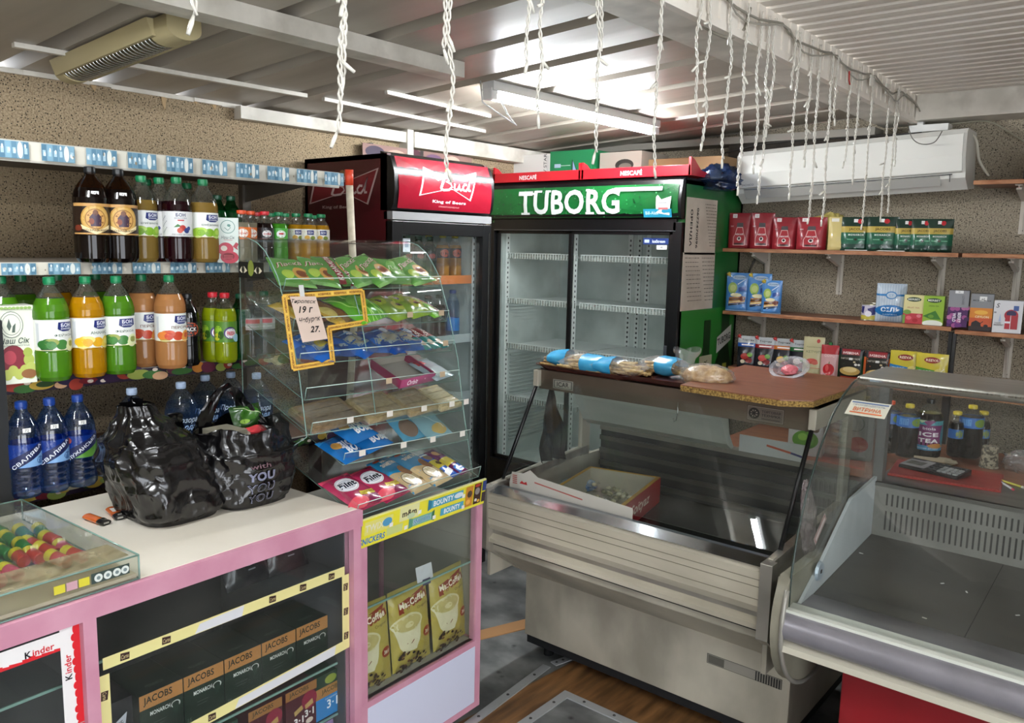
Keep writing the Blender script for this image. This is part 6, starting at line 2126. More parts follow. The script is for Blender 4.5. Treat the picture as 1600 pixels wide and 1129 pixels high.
for i, (yy, lb) in enumerate(((-0.83, 'black padded coffee pack under the countertop with a round cup emblem'), (-0.70, 'black padded coffee pack next to the pink show-case with a gold cup emblem'))):
    m = pillow_mesh('coffee_pack', 'blk%d' % i, 0.14, 0.12, 0.06, '#14151c', [('e', 0.5, 0.6, 0.22, 0.2, '#b8bcc4'), ('e', 0.5, 0.62, 0.20, 0.18, '#14151c'), ('e', 0.42, 0.6, 0.12, 0.1, '#8a7a4a' if i else '#7a7e88'), ('r', 0.44, 0.3, 0.6, 0.33, '#8a8e96')], 0.3, 0.006)
    o = obj('coffee_pack', m, label=lb, cat='coffee', group='black coffee packs inside the counter')
    place(o, G(-0.14, yy, 0.712), GM.to_3x3() @ Vector((0, 1, 0)), GM.to_3x3() @ Vector((-0.6, 0, 1)))

# --- clear display box of candy tubes on the counter
db = thing('display_box', 'clear acrylic box full of coloured sweet tubes on the counter', 'display box', G(0, -1.21, 0.8935), GA)
b = MB()
L_, D_, H_ = 0.62, 0.60, 0.055
AC = glass('acrylic', (0.96, 0.975, 0.96), 0.025, 0.03, 1.49, '#d8d8c8', 12)
b.box((-D_, -L_, 0), (0.0, 0, 0.004), AC)
for a, c in (((-D_, -L_, 0.004), (-D_ + 0.003, 0, H_)), ((-0.003, -L_, 0.004), (0.0, 0, H_)), ((-D_, -0.003, 0.004), (0, 0, H_)), ((-D_, -L_, 0.004), (0, -L_ + 0.003, H_))):
    b.box(a, c, AC)
for p, q in (((0, -L_, 0), (0, 0, 0)), ((0, -L_, H_), (0, 0, H_)), ((0, 0, 0), (0, 0, H_)), ((-D_, 0, 0), (-D_, 0, H_)), ((0, 0, 0), (-D_, 0, 0)), ((0, 0, H_), (-D_, 0, H_)), ((-D_, 0, H_), (-D_, -L_, H_))):
    b.tube([p, q], 0.0022, GEDGE, 5)
obj('walls', b, db)
b = MB()
b.box((-D_ + 0.01, -L_, H_ + 0.001), (-0.0, -0.005, H_ + 0.003), AC)
b.box((-D_ - 0.01, -L_, H_ + 0.003), (-D_ + 0.1, -0.05, H_ + 0.006), AC)
obj('lid', b, db)
b = MB()
b.box((-0.12, -L_, 0.004), (-0.004, -0.004, 0.012), P('#b8ae98', 0.6))
b.box((-0.10, -L_, H_ + 0.0035), (-0.005, -0.02, H_ + 0.0055), glass('tape', (0.85, 0.82, 0.72), 0.25, 0.2, 1.4, '#b8ae90', 25))
b.box((0.0, -L_, 0.012), (0.0015, -0.30, 0.035), P('#5a5f7a', 0.3))
obj('adhesive_tape', b, db)
b = MB()
for i, (yy, col) in enumerate(((-0.17, '#d8cf3a'), (-0.145, '#c9a0a8'), (-0.12, '#d8cf3a'))):
    b.box((0.0003, yy - 0.011, 0.022), (0.0012, yy + 0.011, 0.04), P(col, 0.5))
for yy in (-0.09, -0.07, -0.05, -0.032):
    b.lathe([(0.010, 0), (0.010, 0.001), (0.0, 0.001)], P('#dfe6e0', 0.4), 12, (0, 0, 0)) if False else None
    b.prism([(yy + 0.009 * cos(t * pi / 6), 0.031 + 0.009 * sin(t * pi / 6)) for t in range(12)], 'x', 0.0003, 0.0012, P('#dfe6e0', 0.4))
    b.prism([(yy + 0.004 * cos(t * pi / 6), 0.031 + 0.004 * sin(t * pi / 6)) for t in range(12)], 'x', 0.0012, 0.0018, P('#7a8a8a', 0.4))
b.box((0.0003, -0.105, 0.020), (0.0008, -0.022, 0.043), P('#3a4a44', 0.5))
obj('price_stickers', b, db)


def tube_proto(body, lbl):
    t = thing('sweet_tube', lbl, 'sweets')
    b = MB()
    b.lathe([(0.0, 0.0), (0.013, 0.0), (0.0145, 0.003), (0.0145, 0.05)], P(body, 0.35, coat=0.4), 14)
    obj('tube_body', b, t)
    b = MB()
    b.lathe([(0.0152, 0.044), (0.0158, 0.047), (0.0158, 0.066), (0.014, 0.069), (0.007, 0.069), (0.006, 0.066), (0.0, 0.066)], P('#d2c62a', 0.35, coat=0.4), 14)
    obj('cap', b, t)
    return t


TC = {'green': ('#2c7a3c', 'green sweet tube with a yellow cap in the clear counter box'), 'red': ('#b8342c', 'red sweet tube with a yellow cap in the clear counter box'), 'pink': ('#c2506a', 'pink sweet tube in the clear counter box'), 'blue': ('#2c4a8a', 'dark blue sweet tube in the clear counter box')}
tp = {}
rr = random.Random(21)
rows = []
for i in range(6):
    for j in range(9):
        rows.append((-0.52 + i * 0.073, -0.030 - j * 0.034 - 0.004 * i, 0.0195 + 0.004 * ((i + j) % 2)))
for x, y, z in rows:
    c = 'green'
    if y > -0.10:
        if x > -0.36 and x < -0.26:
            c = 'red'
        elif x > -0.26:
            c = 'pink' if y > -0.06 else 'red'
    elif y > -0.17 and x > -0.28:
        c = 'red'
    if x > -0.17:
        c = 'blue' if y > -0.05 else ('pink' if y < -0.1 else 'red')
    if x < -0.40 and y > -0.08:
        continue
    if x > -0.17 and -0.16 < y < -0.1:
        continue
    p = GM @ Vector((x + rr.uniform(-0.006, 0.006), -1.21 + y + rr.uniform(-0.003, 0.003), 0.8935 + z))
    ax = GM.to_3x3() @ Vector((-1, rr.uniform(-0.2, 0.15), rr.uniform(0.0, 0.1)))
    m = ax.to_track_quat('Z', 'Y').to_euler()
    if c not in tp:
        tp[c] = tube_proto(*TC[c])
        o = tp[c]
    else:
        o = dup(tp[c], p, tuple(m), TC[c][1])
    o.location = p
    o.rotation_euler = m
    o['group'] = 'sweet tubes in the clear box, ' + c

# lighters


def lighter(px, py, turn, lb):
    p = at(px, py, z=0.898)
    t = thing('lighter', lb, 'lighter', (p.x, p.y, 0.8935), turn, 'orange lighters on the counter')
    b = MB()
    b.prism(circ(0, 0.006, 0.012, 0.006, 14), 'y', 0, 0.055, P('#d2682a', 0.25, coat=0.5), True)
    b.M = Matrix()
    obj('body', b, t)
    b = MB()
    b.prism(circ(0, 0.006, 0.0122, 0.0062, 14), 'y', -0.02, 0.0, P('#17130f', 0.3), True)
    b.box((-0.006, -0.021, 0.004), (0.006, -0.018, 0.008), CHROME)
    b.box((-0.004, -0.016, 0.0115), (0.004, -0.004, 0.014), CHROME)
    obj('striker_head', b, t)
    t.scale = (1.2, 1.2, 1.2)
    return t


p0 = lighter(158, 815, GA + radians(94), 'orange lighter with a black head, the one nearer the sweet tubes')
p1 = lighter(184, 806, GA + radians(78), 'orange lighter with a white sticker touching the knotted black bag')
b = MB()
b.box((-0.007, 0.012, 0.0121), (0.007, 0.04, 0.0124), P('#e8e2da', 0.5))
obj('barcode_sticker', b, p1)

m = pillow_mesh('lilac_pack', 'lilac', 0.10, 0.07, 0.02, '#b890b8', [('r', 0, 0.5, 1, 1, '#a88cc0'), ('t', 'ЧАЙ', 0.5, 0.3, 0.3, '#6a6aa8', {'b': 0.03, 'w': 0.5})], 0.3, 0.002)
o = obj('lilac_pack', m, label='pink and lilac packet on the low counter shelf under the blue coffee box', cat='packet')
place(o, G(-0.05, -0.66, 0.175), GM.to_3x3() @ Vector((0, 1, 0)), GM.to_3x3() @ Vector((-0.2, 0, 1)))
b = MB()
b.box((-0.62, -1.31, 0.168), (-0.03, -0.605, 0.174), GLD)
obj('inner_shelf', b, ct)
# ------------------------------------------------------------------ black carrier bags on the counter
def black_plastic():
    m, nt, b, out = new_mat('black_film')
    N, L = nt.nodes, nt.links
    b.inputs['Base Color'].default_value = lin('#0c0b0d')
    b.inputs['Roughness'].default_value = 0.2
    b.inputs['Specular IOR Level'].default_value = 0.75
    tc = N.new('ShaderNodeTexCoord')
    wn = N.new('ShaderNodeTexNoise')
    wn.inputs['Scale'].default_value = 7
    wn.inputs['Detail'].default_value = 2
    L.new(tc.outputs['Object'], wn.inputs['Vector'])
    ws_ = N.new('ShaderNodeVectorMath')
    ws_.operation = 'SCALE'
    ws_.inputs['Scale'].default_value = 0.16
    L.new(wn.outputs['Color'], ws_.inputs[0])
    ad = N.new('ShaderNodeVectorMath')
    L.new(tc.outputs['Object'], ad.inputs[0])
    L.new(ws_.outputs[0], ad.inputs[1])
    last = None
    for sc_, st, amt in ((11, (1, 1, 0.35), 1.0), (26, (1, 1, 0.22), 0.35)):
        mp = N.new('ShaderNodeMapping')
        mp.inputs['Scale'].default_value = st
        mp.inputs['Rotation'].default_value = (0.35, 0.2, 0)
        L.new(ad.outputs[0], mp.inputs[0])
        v = N.new('ShaderNodeTexVoronoi')
        v.inputs['Scale'].default_value = sc_
        v.feature = 'F1'
        L.new(mp.outputs[0], v.inputs['Vector'])
        mu = N.new('ShaderNodeMath')
        mu.operation = 'MULTIPLY_ADD'
        mu.inputs[1].default_value = amt
        mu.inputs[2].default_value = 0
        L.new(v.outputs['Distance'], mu.inputs[0])
        if last:
            L.new(last.outputs[0], mu.inputs[2])
        last = mu
    bp = N.new('ShaderNodeBump')
    bp.inputs['Strength'].default_value = 0.6
    bp.inputs['Distance'].default_value = 0.03
    L.new(last.outputs[0], bp.inputs['Height'])
    L.new(bp.outputs[0], b.inputs['Normal'])
    return m


BAG = black_plastic()


def crease(p, s):
    a = noise.noise(p * s)
    return 1 - abs(a) * 2


def bag_mesh(name, rx, ry, H, ctrl, seed, knot=None, open_top=False):
    """ctrl: [(t, scale, dx, dy)] radius factor and sideways drift by height fraction"""
    sd = Vector((seed * 5.3, seed * 2.1, seed))

    def interp(t):
        for i in range(len(ctrl) - 1):
            a, b = ctrl[i], ctrl[i + 1]
            if a[0] <= t <= b[0]:
                k = (t - a[0]) / (b[0] - a[0])
                k = k * k * (3 - 2 * k)
                return [a[j] + (b[j] - a[j]) * k for j in range(1, 4)]
        return ctrl[-1][1:]
    b = MB()

    def fn(u, v):
        th = 2 * pi * u
        s, dx, dy = interp(v)
        c, sn = cos(th), sin(th)
        # rounded-box section
        e = 0.62 if v < 0.7 else 1.0
        X = (abs(c) ** e) * (1 if c >= 0 else -1) * rx * s
        Y = (abs(sn) ** e) * (1 if sn >= 0 else -1) * ry * s
        pleat = 0.0
        if v > 0.45:
            k = (v - 0.45) / 0.55
            pleat = (sin(th * 13 + 3 * noise.noise(Vector((c * 2, sn * 2, v * 3)) + sd)) * 0.05 + sin(th * 7 + 1) * 0.05) * k
        P_ = Vector((c * 1.1, sn * 1.1, v * 2.2)) + sd
        n = crease(P_, 1.3) * 0.09 + crease(P_ + Vector((3, 1, 2)), 2.7) * 0.05
        k = 1 + pleat + (n - 0.05) * (1.0 if v > 0.04 else 0.2)
        z = H * v
        if open_top and v > 0.97:
            z += 0.01 * sin(th * 5)
        return (X * k + dx, Y * k + dy, max(0.0, z))
    b.grid(fn, 110, 80, BAG, True, True)
    b.add([fn(i / 60, 0.0) for i in range(60)], [tuple(range(59, -1, -1))], BAG)
    return b, fn


# knotted bag (local frame along the counter: x across, y along)
ka = thing('carrier_bag', 'black plastic carrier bag gathered at the top, standing nearer the orange lighters', 'bag', G(-0.385, -0.945, 0.8935), GA)
b, f1 = bag_mesh('bag', 0.135, 0.125, 0.31, [(0, 0.84, 0.02, 0.02), (0.1, 0.95, 0.02, 0.02), (0.35, 1.0, 0.01, 0.01), (0.52, 1.0, 0.0, -0.01), (0.68, 0.86, -0.01, -0.02), (0.82, 0.60, -0.02, -0.03), (0.93, 0.36, -0.02, -0.04), (1.0, 0.32, -0.02, -0.045)], 1)
obj('bag_body', b, ka)
for k, (px_, py_, a, s_) in enumerate(((0.0, 0.03, 0.5, 1), (-0.02, -0.09, -0.5, 1))):
    b = MB()

    def hf(u, v, px_=px_, py_=py_, a=a):
        w = 0.07 * (1 - 0.5 * v)
        th = (u - 0.5) * 2
        n = noise.noise(Vector((u * 5, v * 4, a * 3))) * 0.02
        if a > 0:
            return (px_ + n * 0.8, 0.02 + 0.05 * v + th * w * 0.5 + 0.015 * sin(u * 14), 0.265 + 0.02 * v - 0.10 * v * v + n)
        return (px_ + n + 0.02 * sin(u * 9), -0.03 - 0.02 * v + th * w * 0.5, 0.28 + 0.045 * v + n * 0.5)
    b.grid(hf, 24, 14, BAG)
    obj('handle', b, ka)
# open bag with a print and goods inside
kb = thing('carrier_bag', 'black plastic carrier bag with grey lettering, its mouth open beside the show-case', 'bag', G(-0.325, -0.715, 0.8935), GA)
b, f2 = bag_mesh('bag', 0.11, 0.125, 0.225, [(0, 0.82, 0.01, 0), (0.12, 0.97, 0, 0), (0.4, 1.03, 0, 0.0), (0.7, 1.06, 0.0, 0.0), (1.0, 1.0, 0.0, 0.0)], 4, open_top=True)
obj('bag_body', b, kb)
b = MB()   # raised handle loop at the back
pts_o, pts_i = [], []
b2 = MB()


def loop(u, v):
    # band sweeping up from the rear rim and back down
    t = pi * u
    y = -0.09 + 0.15 * u
    z = 0.20 + 0.125 * sin(t) ** 0.8
    x = -0.07 + 0.02 * sin(t)
    w = 0.022 + 0.05 * abs(u - 0.5) ** 1.5 * 2
    n = noise.noise(Vector((u * 7, v * 3, 2))) * 0.01
    return (x + n, y + (v - 0.5) * w * cos(t) * -1, z + (v - 0.5) * w * sin(t) + n)


b.grid(loop, 36, 6, BAG)


def flap(u, v):
    # torn side running from the loop down to the far corner
    y = 0.03 + 0.09 * u
    z = 0.30 - 0.13 * u - (0.30 - 0.13 * u - 0.19) * v
    n = noise.noise(Vector((u * 6, v * 5, 9))) * 0.012
    return (-0.05 + 0.07 * u + n, y, z)


b.grid(flap, 20, 12, BAG)
obj('handle', b, kb)
b = MB()
S_ = lambda u, v, l: None


def pr(u, v, l):
    # print follows the outward face of the bag (towards the room)
    y = -0.12 + u
    vv = v / 0.225
    th_best = None
    lo, hi = -pi / 2, pi / 2
    # invert y(theta) on the front half
    for _ in range(24):
        mid = (lo + hi) / 2
        p = f2((mid / (2 * pi)) % 1.0, vv)
        if p[1] < y:
            lo = mid
        else:
            hi = mid
    p = f2((lo / (2 * pi)) % 1.0, vv)
    return (p[0] + 0.0015 + l, p[1], p[2])


LAV = '#7c7f98'
its = [('t', 'YOU', 0.5, 0.60, 0.20, LAV, {'b': 0.06, 'w': 0.8}), ('t', 'YOU', 0.5, 0.34, 0.20, LAV, {'b': 0.045, 'w': 0.82}), ('t', 'YOU', 0.5, 0.34, 0.17, '#19181c', {'b': 0.01, 'w': 0.76}),
       ('t', 'YOU', 0.52, 0.10, 0.18, LAV, {'b': 0.04, 'w': 0.8}), ('t', 'YOU', 0.52, 0.10, 0.15, '#19181c', {'b': 0.0, 'w': 0.74}), ('t', 'with', 0.45, 0.84, 0.10, '#6a5058', {'b': 0.02, 'w': 0.6})]
art(b, lambda u, v, l: pr(u + 0.045, v + 0.015, l), 0.105, 0.13, its, 0.35, res=0.012, lift=0.0006)
obj('print', b, kb, label='grey YOU lettering')
gi = thing('produce_pack', 'green and red packets poking out of the open black bag', 'groceries', G(-0.33, -0.70, 1.07), GA)
m = pillow_mesh('green_packet', 'gp', 0.10, 0.075, 0.04, '#24481a', [('e', 0.5, 0.6, 0.3, 0.3, '#35661f'), ('e', 0.3, 0.3, 0.15, 0.1, '#8ab04a'), ('s', [(0.1, 0.9), (0.9, 0.5)], 0.002, '#c8d8a8')], 0.25, 0.012)
o = obj('green_packet', m, gi)
place(o, (-0.02, 0.03, 0.02), (0, 1, 0.2), (-0.5, 0, 1))
m = pillow_mesh('red_packet', 'rp', 0.10, 0.045, 0.03, '#8a1c24', [('e', 0.5, 0.5, 0.25, 0.4, '#d8404a'), ('r', 0.1, 0.1, 0.3, 0.9, '#c8b8a8')], 0.25, 0.008)
o = obj('red_packet', m, gi)
place(o, (0.05, 0.0, 0.012), (0, 1, 0.0), (-1.0, 0, 0.5))
b = MB()
b.box((-0.05, -0.11, -0.05), (0.05, -0.03, 0.04), P('#8d8878', 0.6))
obj('grey_box', b, gi)
b = MB()
b.box((-0.07, -0.12, -0.165), (0.06, 0.12, -0.05), P('#2a2a2a', 0.6))

# ------------------------------------------------------------------ goods in the red fridge
gf = 'soft drink bottles in the red fridge'
BK['fr_or'] = dict(H=0.20, R=0.031, liq=liquid('#c98a1c', 0.2), cap='yellow', lbase='#2a1c20', art=[('r', 0, 0, 1, 1, '#2a1c20'), ('e', 0.6, 0.5, 0.25, 0.4, '#c8503a')], lab=(0.48, 0.70))
BK['fr_dk'] = dict(H=0.19, R=0.031, liq=liquid('#143018', 0.1), pet=glass('pet_green', (0.15, 0.5, 0.25), 0.05), cap='dkgreen', lbase='#14181a', art=[('r', 0, 0, 1, 1, '#161a1c'), ('e', 0.6, 0.5, 0.2, 0.3, '#a83a3a')], lab=(0.45, 0.65))
BK['fr_cola'] = dict(H=0.20, R=0.031, liq=liquid('#120808', 0.05), cap='black', lbase='#101014', art=[('r', 0, 0, 1, 1, '#101014'), ('t', 'cola', 0.5, 0.5, 0.3, '#c9c9c9', {'rot': 90})], lab=(0.40, 0.70))
BK['fr_blue'] = dict(H=0.22, R=0.032, liq=glass('still_water', (0.66, 0.76, 0.88), 0.07), pet=glass('still_pet', (0.8, 0.87, 0.95), 0.05), cap='blue', lbase='#2a7ac0', art=[('r', 0, 0, 1, 1, '#2a7ac0')], lab=(0.15, 0.42))
for k, (kd, yy, xx, lb) in enumerate((('fr_or', 0.50, -0.12, 'orange drink with yellow cap at the hinge side of the red fridge'), ('fr_or', 0.42, -0.12, 'orange drink with yellow cap second from the hinge side of the red fridge'), ('fr_dk', 0.34, -0.12, 'dark-capped drink beside the orange drinks in the red fridge'),
                                      ('fr_dk', 0.27, -0.12, 'dark-capped drink in the middle of the top fridge shelf'), ('fr_dk', 0.20, -0.12, 'dark green bottle under the fridge door sticker'), ('fr_dk', 0.13, -0.12, 'dark green bottle at the handle side of the red fridge'), ('fr_or', 0.46, -0.25, 'orange drink in the second rank of the red fridge'))):
    bottle('fridge_bottle', kd, (-2.5 + xx, 2.235 + yy, 1.487), lb, gf, 0.1)
for k, (kd, yy, lb) in enumerate((('fr_cola', 0.40, 'black cola bottle low in the red fridge next to the blue-labelled water'), ('fr_cola', 0.33, 'black cola bottle second from the blue-labelled water'), ('fr_blue', 0.49, 'water bottle with blue cap and blue label low in the red fridge'))):
    bottle('fridge_bottle', kd, (-2.5 - 0.12, 2.235 + yy, 1.217), lb, gf, 0.1)
# the long pale stick
b = MB()
b.tube([(0, 0, 0), (0.012, 0.02, 0.5), (0, 0.0, 0.93)], 0.0135, mottled('stick_cream', '#c9bda6', '#ddd2bc', 30, 0.5, c3='#8f8270', scale3=20, amt3=0.4), 12)
b.tube([(0.0, 0.0, 0.93), (0, -0.002, 0.985)], [0.0145, 0.016], P('#d8482c', 0.4), 12)
for z in (0.72, 0.05, 0.12, 0.17):
    b.tube([(0.008, 0.01, z), (0.008, 0.01, z + 0.003)], 0.0145, DARK, 12)
p = at(548, 690, x=-2.40)
obj('broom_stick', b, label='cream broom stick with a red tip leaning behind the glass show-case', cat='broom', loc=(-2.41, 1.94, 0.92), rz=(0.0, 0.02, 0))
b = MB()
b.box((-2.47, 1.86, 0.0), (-2.35, 2.02, 0.90), P('#4c463e', 0.7))
obj('low_cabinet', b, label='low brown cabinet in the gap between the show-case and the red fridge', cat='cabinet', bevel=0.004)
# a round-emblem carton beside the stick
EMB = [('r', 0, 0, 1, 1, '#3a1016'), ('e', 0.5, 0.35, 0.42, 0.42, '#8a8078'), ('e', 0.5, 0.35, 0.38, 0.38, '#3a1016'), ('e', 0.5, 0.35, 0.30, 0.30, '#5a1a20'), ('t', 'BEER', 0.5, 0.35, 0.12, '#a89a90', {'b': 0.03, 'w': 0.4})]

# ------------------------------------------------------------------ things on top of the fridges
RD = P('#c4202c', 0.3)
for x0, x1, lb in ((0.0, 0.595, 'red coffee-brand shelf tray on the green fridge, above the lettering start'), (0.60, 1.22, 'red coffee-brand shelf tray on the green fridge, beside the paper notices')):
    t = thing('shelf_tray', lb, 'tray', (-3.07 + x0, 3.51, 1.987), 0, 'red trays on the green fridge')
    w = x1 - x0
    b = MB()
    b.box((0, 0, 0), (w, 0.20, 0.004), RD)
    b.box((0, -0.004, 0), (w, 0.0, 0.05), RD)
    for x in (0, w - 0.012):
        b.prism([(-0.004, 0), (0.19, 0), (0.19, 0.02), (0.10, 0.03), (0.03, 0.075), (-0.004, 0.085)], 'x', x, x + 0.012, RD)
    obj('tray_body', b, t, bevel=0.003)
    b = MB()
    art(b, flat((0.0, -0.0043, 0.002), (1, 0, 0), (0, 0, 1)), w, 0.045, [('t', 'NESCAFÉ', 0.42 if x0 == 0 else 0.48, 0.5, 0.62, '#f4ecec', {'b': 0.04, 'w': 0.20})], 0.3)
    obj('lettering', b, t)
t = thing('cardboard_carton', 'white and green carton with a printed screen picture on top of the green fridge', 'box', (-3.10, 3.72, 1.992), 0.02)
b = MB()
b.box((0.0, 0.0, 0.0), (0.26, 0.3, 0.165), P('#d8d8d2', 0.6))
b.box((0.26, 0.0, 0.0), (0.54, 0.3, 0.175), P('#1f7a4a', 0.5))
obj('carton_body', b, t)
b = MB()
art(b, flat((0.0, -0.0004, 0), (1, 0, 0), (0, 0, 1)), 0.54, 0.17, [('r', 0.44, 0.1, 0.47, 0.9, '#c8c8c4'), ('t', 'NEW STAR', 0.42, 0.5, 0.12, '#2a2a2a', {'rot': 90, 'w': 0.3}), ('r', 0.54, 0.5, 0.62, 0.62, '#9fb8c8'), ('s', [(0.62, 0.56), (0.74, 0.56)], 0.003, '#c8d8d0'),
                                                                 ('p', [(0.76, 0.75), (0.83, 0.35), (0.86, 0.2), (0.76, 0.15)], '#16181c'), ('p', [(0.77, 0.7), (0.82, 0.36), (0.77, 0.3)], '#8fa8c8')], 0.5)
obj('print', b, t)
t = thing('cardboard_carton', 'grey carton with a cut hand hole behind the red trays', 'box', (-2.53, 3.76, 1.992), 0.0)
b = MB()
b.box((0, 0, 0), (0.26, 0.28, 0.155), P('#a39c90', 0.7))
art(b, flat((0.0, -0.0004, 0), (1, 0, 0), (0, 0, 1)), 0.26, 0.155, [('e', 0.6, 0.55, 0.22, 0.2, '#2f2c28'), ('e', 0.62, 0.5, 0.15, 0.12, '#6a655c')], 0.6)
obj('carton_body', b, t)
b = MB()
b.box((0, 0, 0), (0.42, 0.3, 0.115), P('#9a7a54', 0.7))
obj('cardboard_carton', b, label='flat brown cardboard carton behind the red tray beside the blue plastic bag', cat='box', loc=(-2.27, 3.83, 1.992), rz=0.0, bevel=0.003)


def blob(name, c, r, mat, seed, amp=0.25, flatz=True, nu=28, nv=20):
    b = MB()

    def fn(u, v):
        a, t = 2 * pi * u, pi * (v - 0.5)
        d = Vector((cos(a) * cos(t), sin(a) * cos(t), sin(t)))
        n = 1 + amp * (crease(d + Vector((seed, 0, 0)), 2.1) - 0.6) + amp * 0.4 * (crease(d + Vector((0, seed, 0)), 5.0) - 0.6)
        z = c[2] + d.z * r[2] * n
        if flatz:
            z = max(z, c[2] - r[2] * 0.72)
        return (c[0] + d.x * r[0] * n, c[1] + d.y * r[1] * n, z)
    b.grid(fn, nu, nv, mat, True, True)
    return b


BLF = glass('blue_film', (0.30, 0.42, 0.62), 0.22, 0.15, 1.5, '#2c4a80', 20, 1.6)
b = blob('x', (0, 0, 0), (0.10, 0.12, 0.07), BLF, 2, 0.4)
obj('plastic_bag', b, label='crumpled blue plastic bag hanging over the corner of the green fridge', cat='bag', loc=(-1.84, 3.78, 1.985))
b = blob('x', (0, 0, 0), (0.05, 0.08, 0.09), BLF, 5, 0.35, False)
b = MB()   # printed banner scraps above the red fridge
art(b, flat((-3.045, 2.55, 2.035), (0, 1, 0), (0, 0, 1)), 0.75, 0.07, [('r', 0, 0, 1, 1, '#8a6a62'), ('e', 0.1, 0.5, 0.08, 0.4, '#3a2c40'), ('e', 0.28, 0.4, 0.09, 0.4, '#b89a8a'), ('e', 0.45, 0.6, 0.06, 0.4, '#4a1c2c'), ('e', 0.62, 0.4, 0.09, 0.45, '#6a4a6a'), ('e', 0.8, 0.5, 0.08, 0.4, '#c8a898'), ('r', 0.49, 0, 0.52, 1, '#2a2420')], 0.6)
b.box((-3.05, 2.55, 2.035), (-3.0455, 3.30, 2.105), P('#6a5a50', 0.6))
obj('banner', b, label='faded printed banner on the wall above the red fridge', cat='banner')
b = MB()
b.box((-3.095, 2.6, 2.03), (-3.05, 2.62, 2.11), DARK)
b.box((-3.095, 3.2, 2.03), (-3.05, 3.22, 2.11), DARK)
obj('banner_bracket', b, bpy.data.objects['banner'])

# ------------------------------------------------------------------ trays and snacks on the stainless case
TRM = mottled('tray_brown', '#3a1c18', '#4c2620', 10, 0.22, bump=0.03)


def serving_tray(loc, rz, w, d, lb):
    b = MB()

    def rr_(w, d, r=0.05, n=5):
        o = []
        for cx, cy, a0 in ((w / 2 - r, d / 2 - r, 0), (-w / 2 + r, d / 2 - r, 90), (-w / 2 + r, -d / 2 + r, 180), (w / 2 - r, -d / 2 + r, 270)):
            for i in range(n + 1):
                a = radians(a0 + 90 * i / n)
                o.append((cx + r * cos(a), cy + r * sin(a)))
        return o
    loops = [(rr_(w - 0.05, d - 0.05), 0.0), (rr_(w - 0.05, d - 0.05), 0.003), (rr_(w - 0.012, d - 0.012), 0.02), (rr_(w, d), 0.021), (rr_(w, d), 0.0185), (rr_(w - 0.016, d - 0.016), 0.0175)]
    n = len(loops[0][0])
    vs = [(x, y, z) for lp, z in loops for x, y in lp]
    order = [1, 2, 3, 4, 5, 0]
    for a, c in zip(order[:-1], order[1:]):
        b.add([vs[a * n + i] for i in range(n)] + [vs[c * n + i] for i in range(n)], [(i, (i + 1) % n, n + (i + 1) % n, n + i) for i in range(n)], TRM, True)
    b.add(vs[n:2 * n], [tuple(range(n))], TRM)
    b.add(vs[:n], [tuple(range(n - 1, -1, -1))], TRM)
    return obj('serving_tray', b, label=lb, cat='tray', group='brown serving trays on the stainless case', loc=loc, rz=rz)


serving_tray((-1.745, 2.665, 1.167), 0.0, 0.46, 0.33, 'dark brown serving tray holding three snack bags at the free end of the stainless case')
serving_tray((-1.40, 2.66, 1.1725), -0.03, 0.42, 0.33, 'dark brown serving tray beside the chipboard board, holding a nut bag')
CF = glass('snack_film', (0.95, 0.96, 0.96), 0.10, 0.15, 1.5, '#e8e8e8', 30, 1.6)
CRM = mottled('crisp_sticks', '#b08a4c', '#e2c68c', 70, 0.7, bump=0.6)


def chip_bag(loc, rz, lb, seed, L=0.20):
    t = thing('snack_bag', lb, 'snack', loc, rz, 'clear snack bags with blue bands')
    b = MB()
    rr = random.Random(seed)
    for i in range(46):
        x = rr.uniform(-L / 2 + 0.02, L / 2 - 0.02)
        y = rr.uniform(-0.03, 0.03)
        z = 0.008 + rr.uniform(0, 0.032) * (1 - (abs(x) / (L / 2)) ** 2)
        a = rr.uniform(-0.5, 0.5)
        l = 0.03
        b.tube([(x - l * cos(a), y - l * sin(a) * 0.5, z), (x + l * cos(a), y + l * sin(a) * 0.5, z + rr.uniform(-0.006, 0.006))], 0.0038, CRM, 5)
    obj('crisp_sticks', b, t)
    b = MB()

    def fn(u, v, r=1.0, mn=0.0):
        a = 2 * pi * u
        x = (v - 0.5) * L
        e = max(0.02, 1 - abs(2 * v - 1) ** 3)
        n = 1 + 0.12 * noise.noise(Vector((cos(a) * 2, sin(a) * 2, x * 20 + seed)))
        yy = 0.048 * (0.8 + 0.2 * e) * cos(a) * n * r
        zz = 0.027 + 0.027 * e * sin(a) * n * r
        return (x, yy, max(0.001, zz))
    b.grid(lambda u, v: fn(u, v), 26, 22, CF, True, True)
    obj('clear_film', b, t)
    b = MB()
    a0, a1 = (0.12, 0.45) if seed % 2 else (0.45, 0.80)
    b.grid(lambda u, v: fn(u, a0 + (a1 - a0) * v, 1.03), 26, 8, mottled('blue_band', '#2c8fc0', '#4aa9d4', 20, 0.25, bump=0.2), True, True)
    obj('printed_band', b, t, label='sky blue printed band')
    t.scale = (1.15, 1.2, 1.3)
    return t


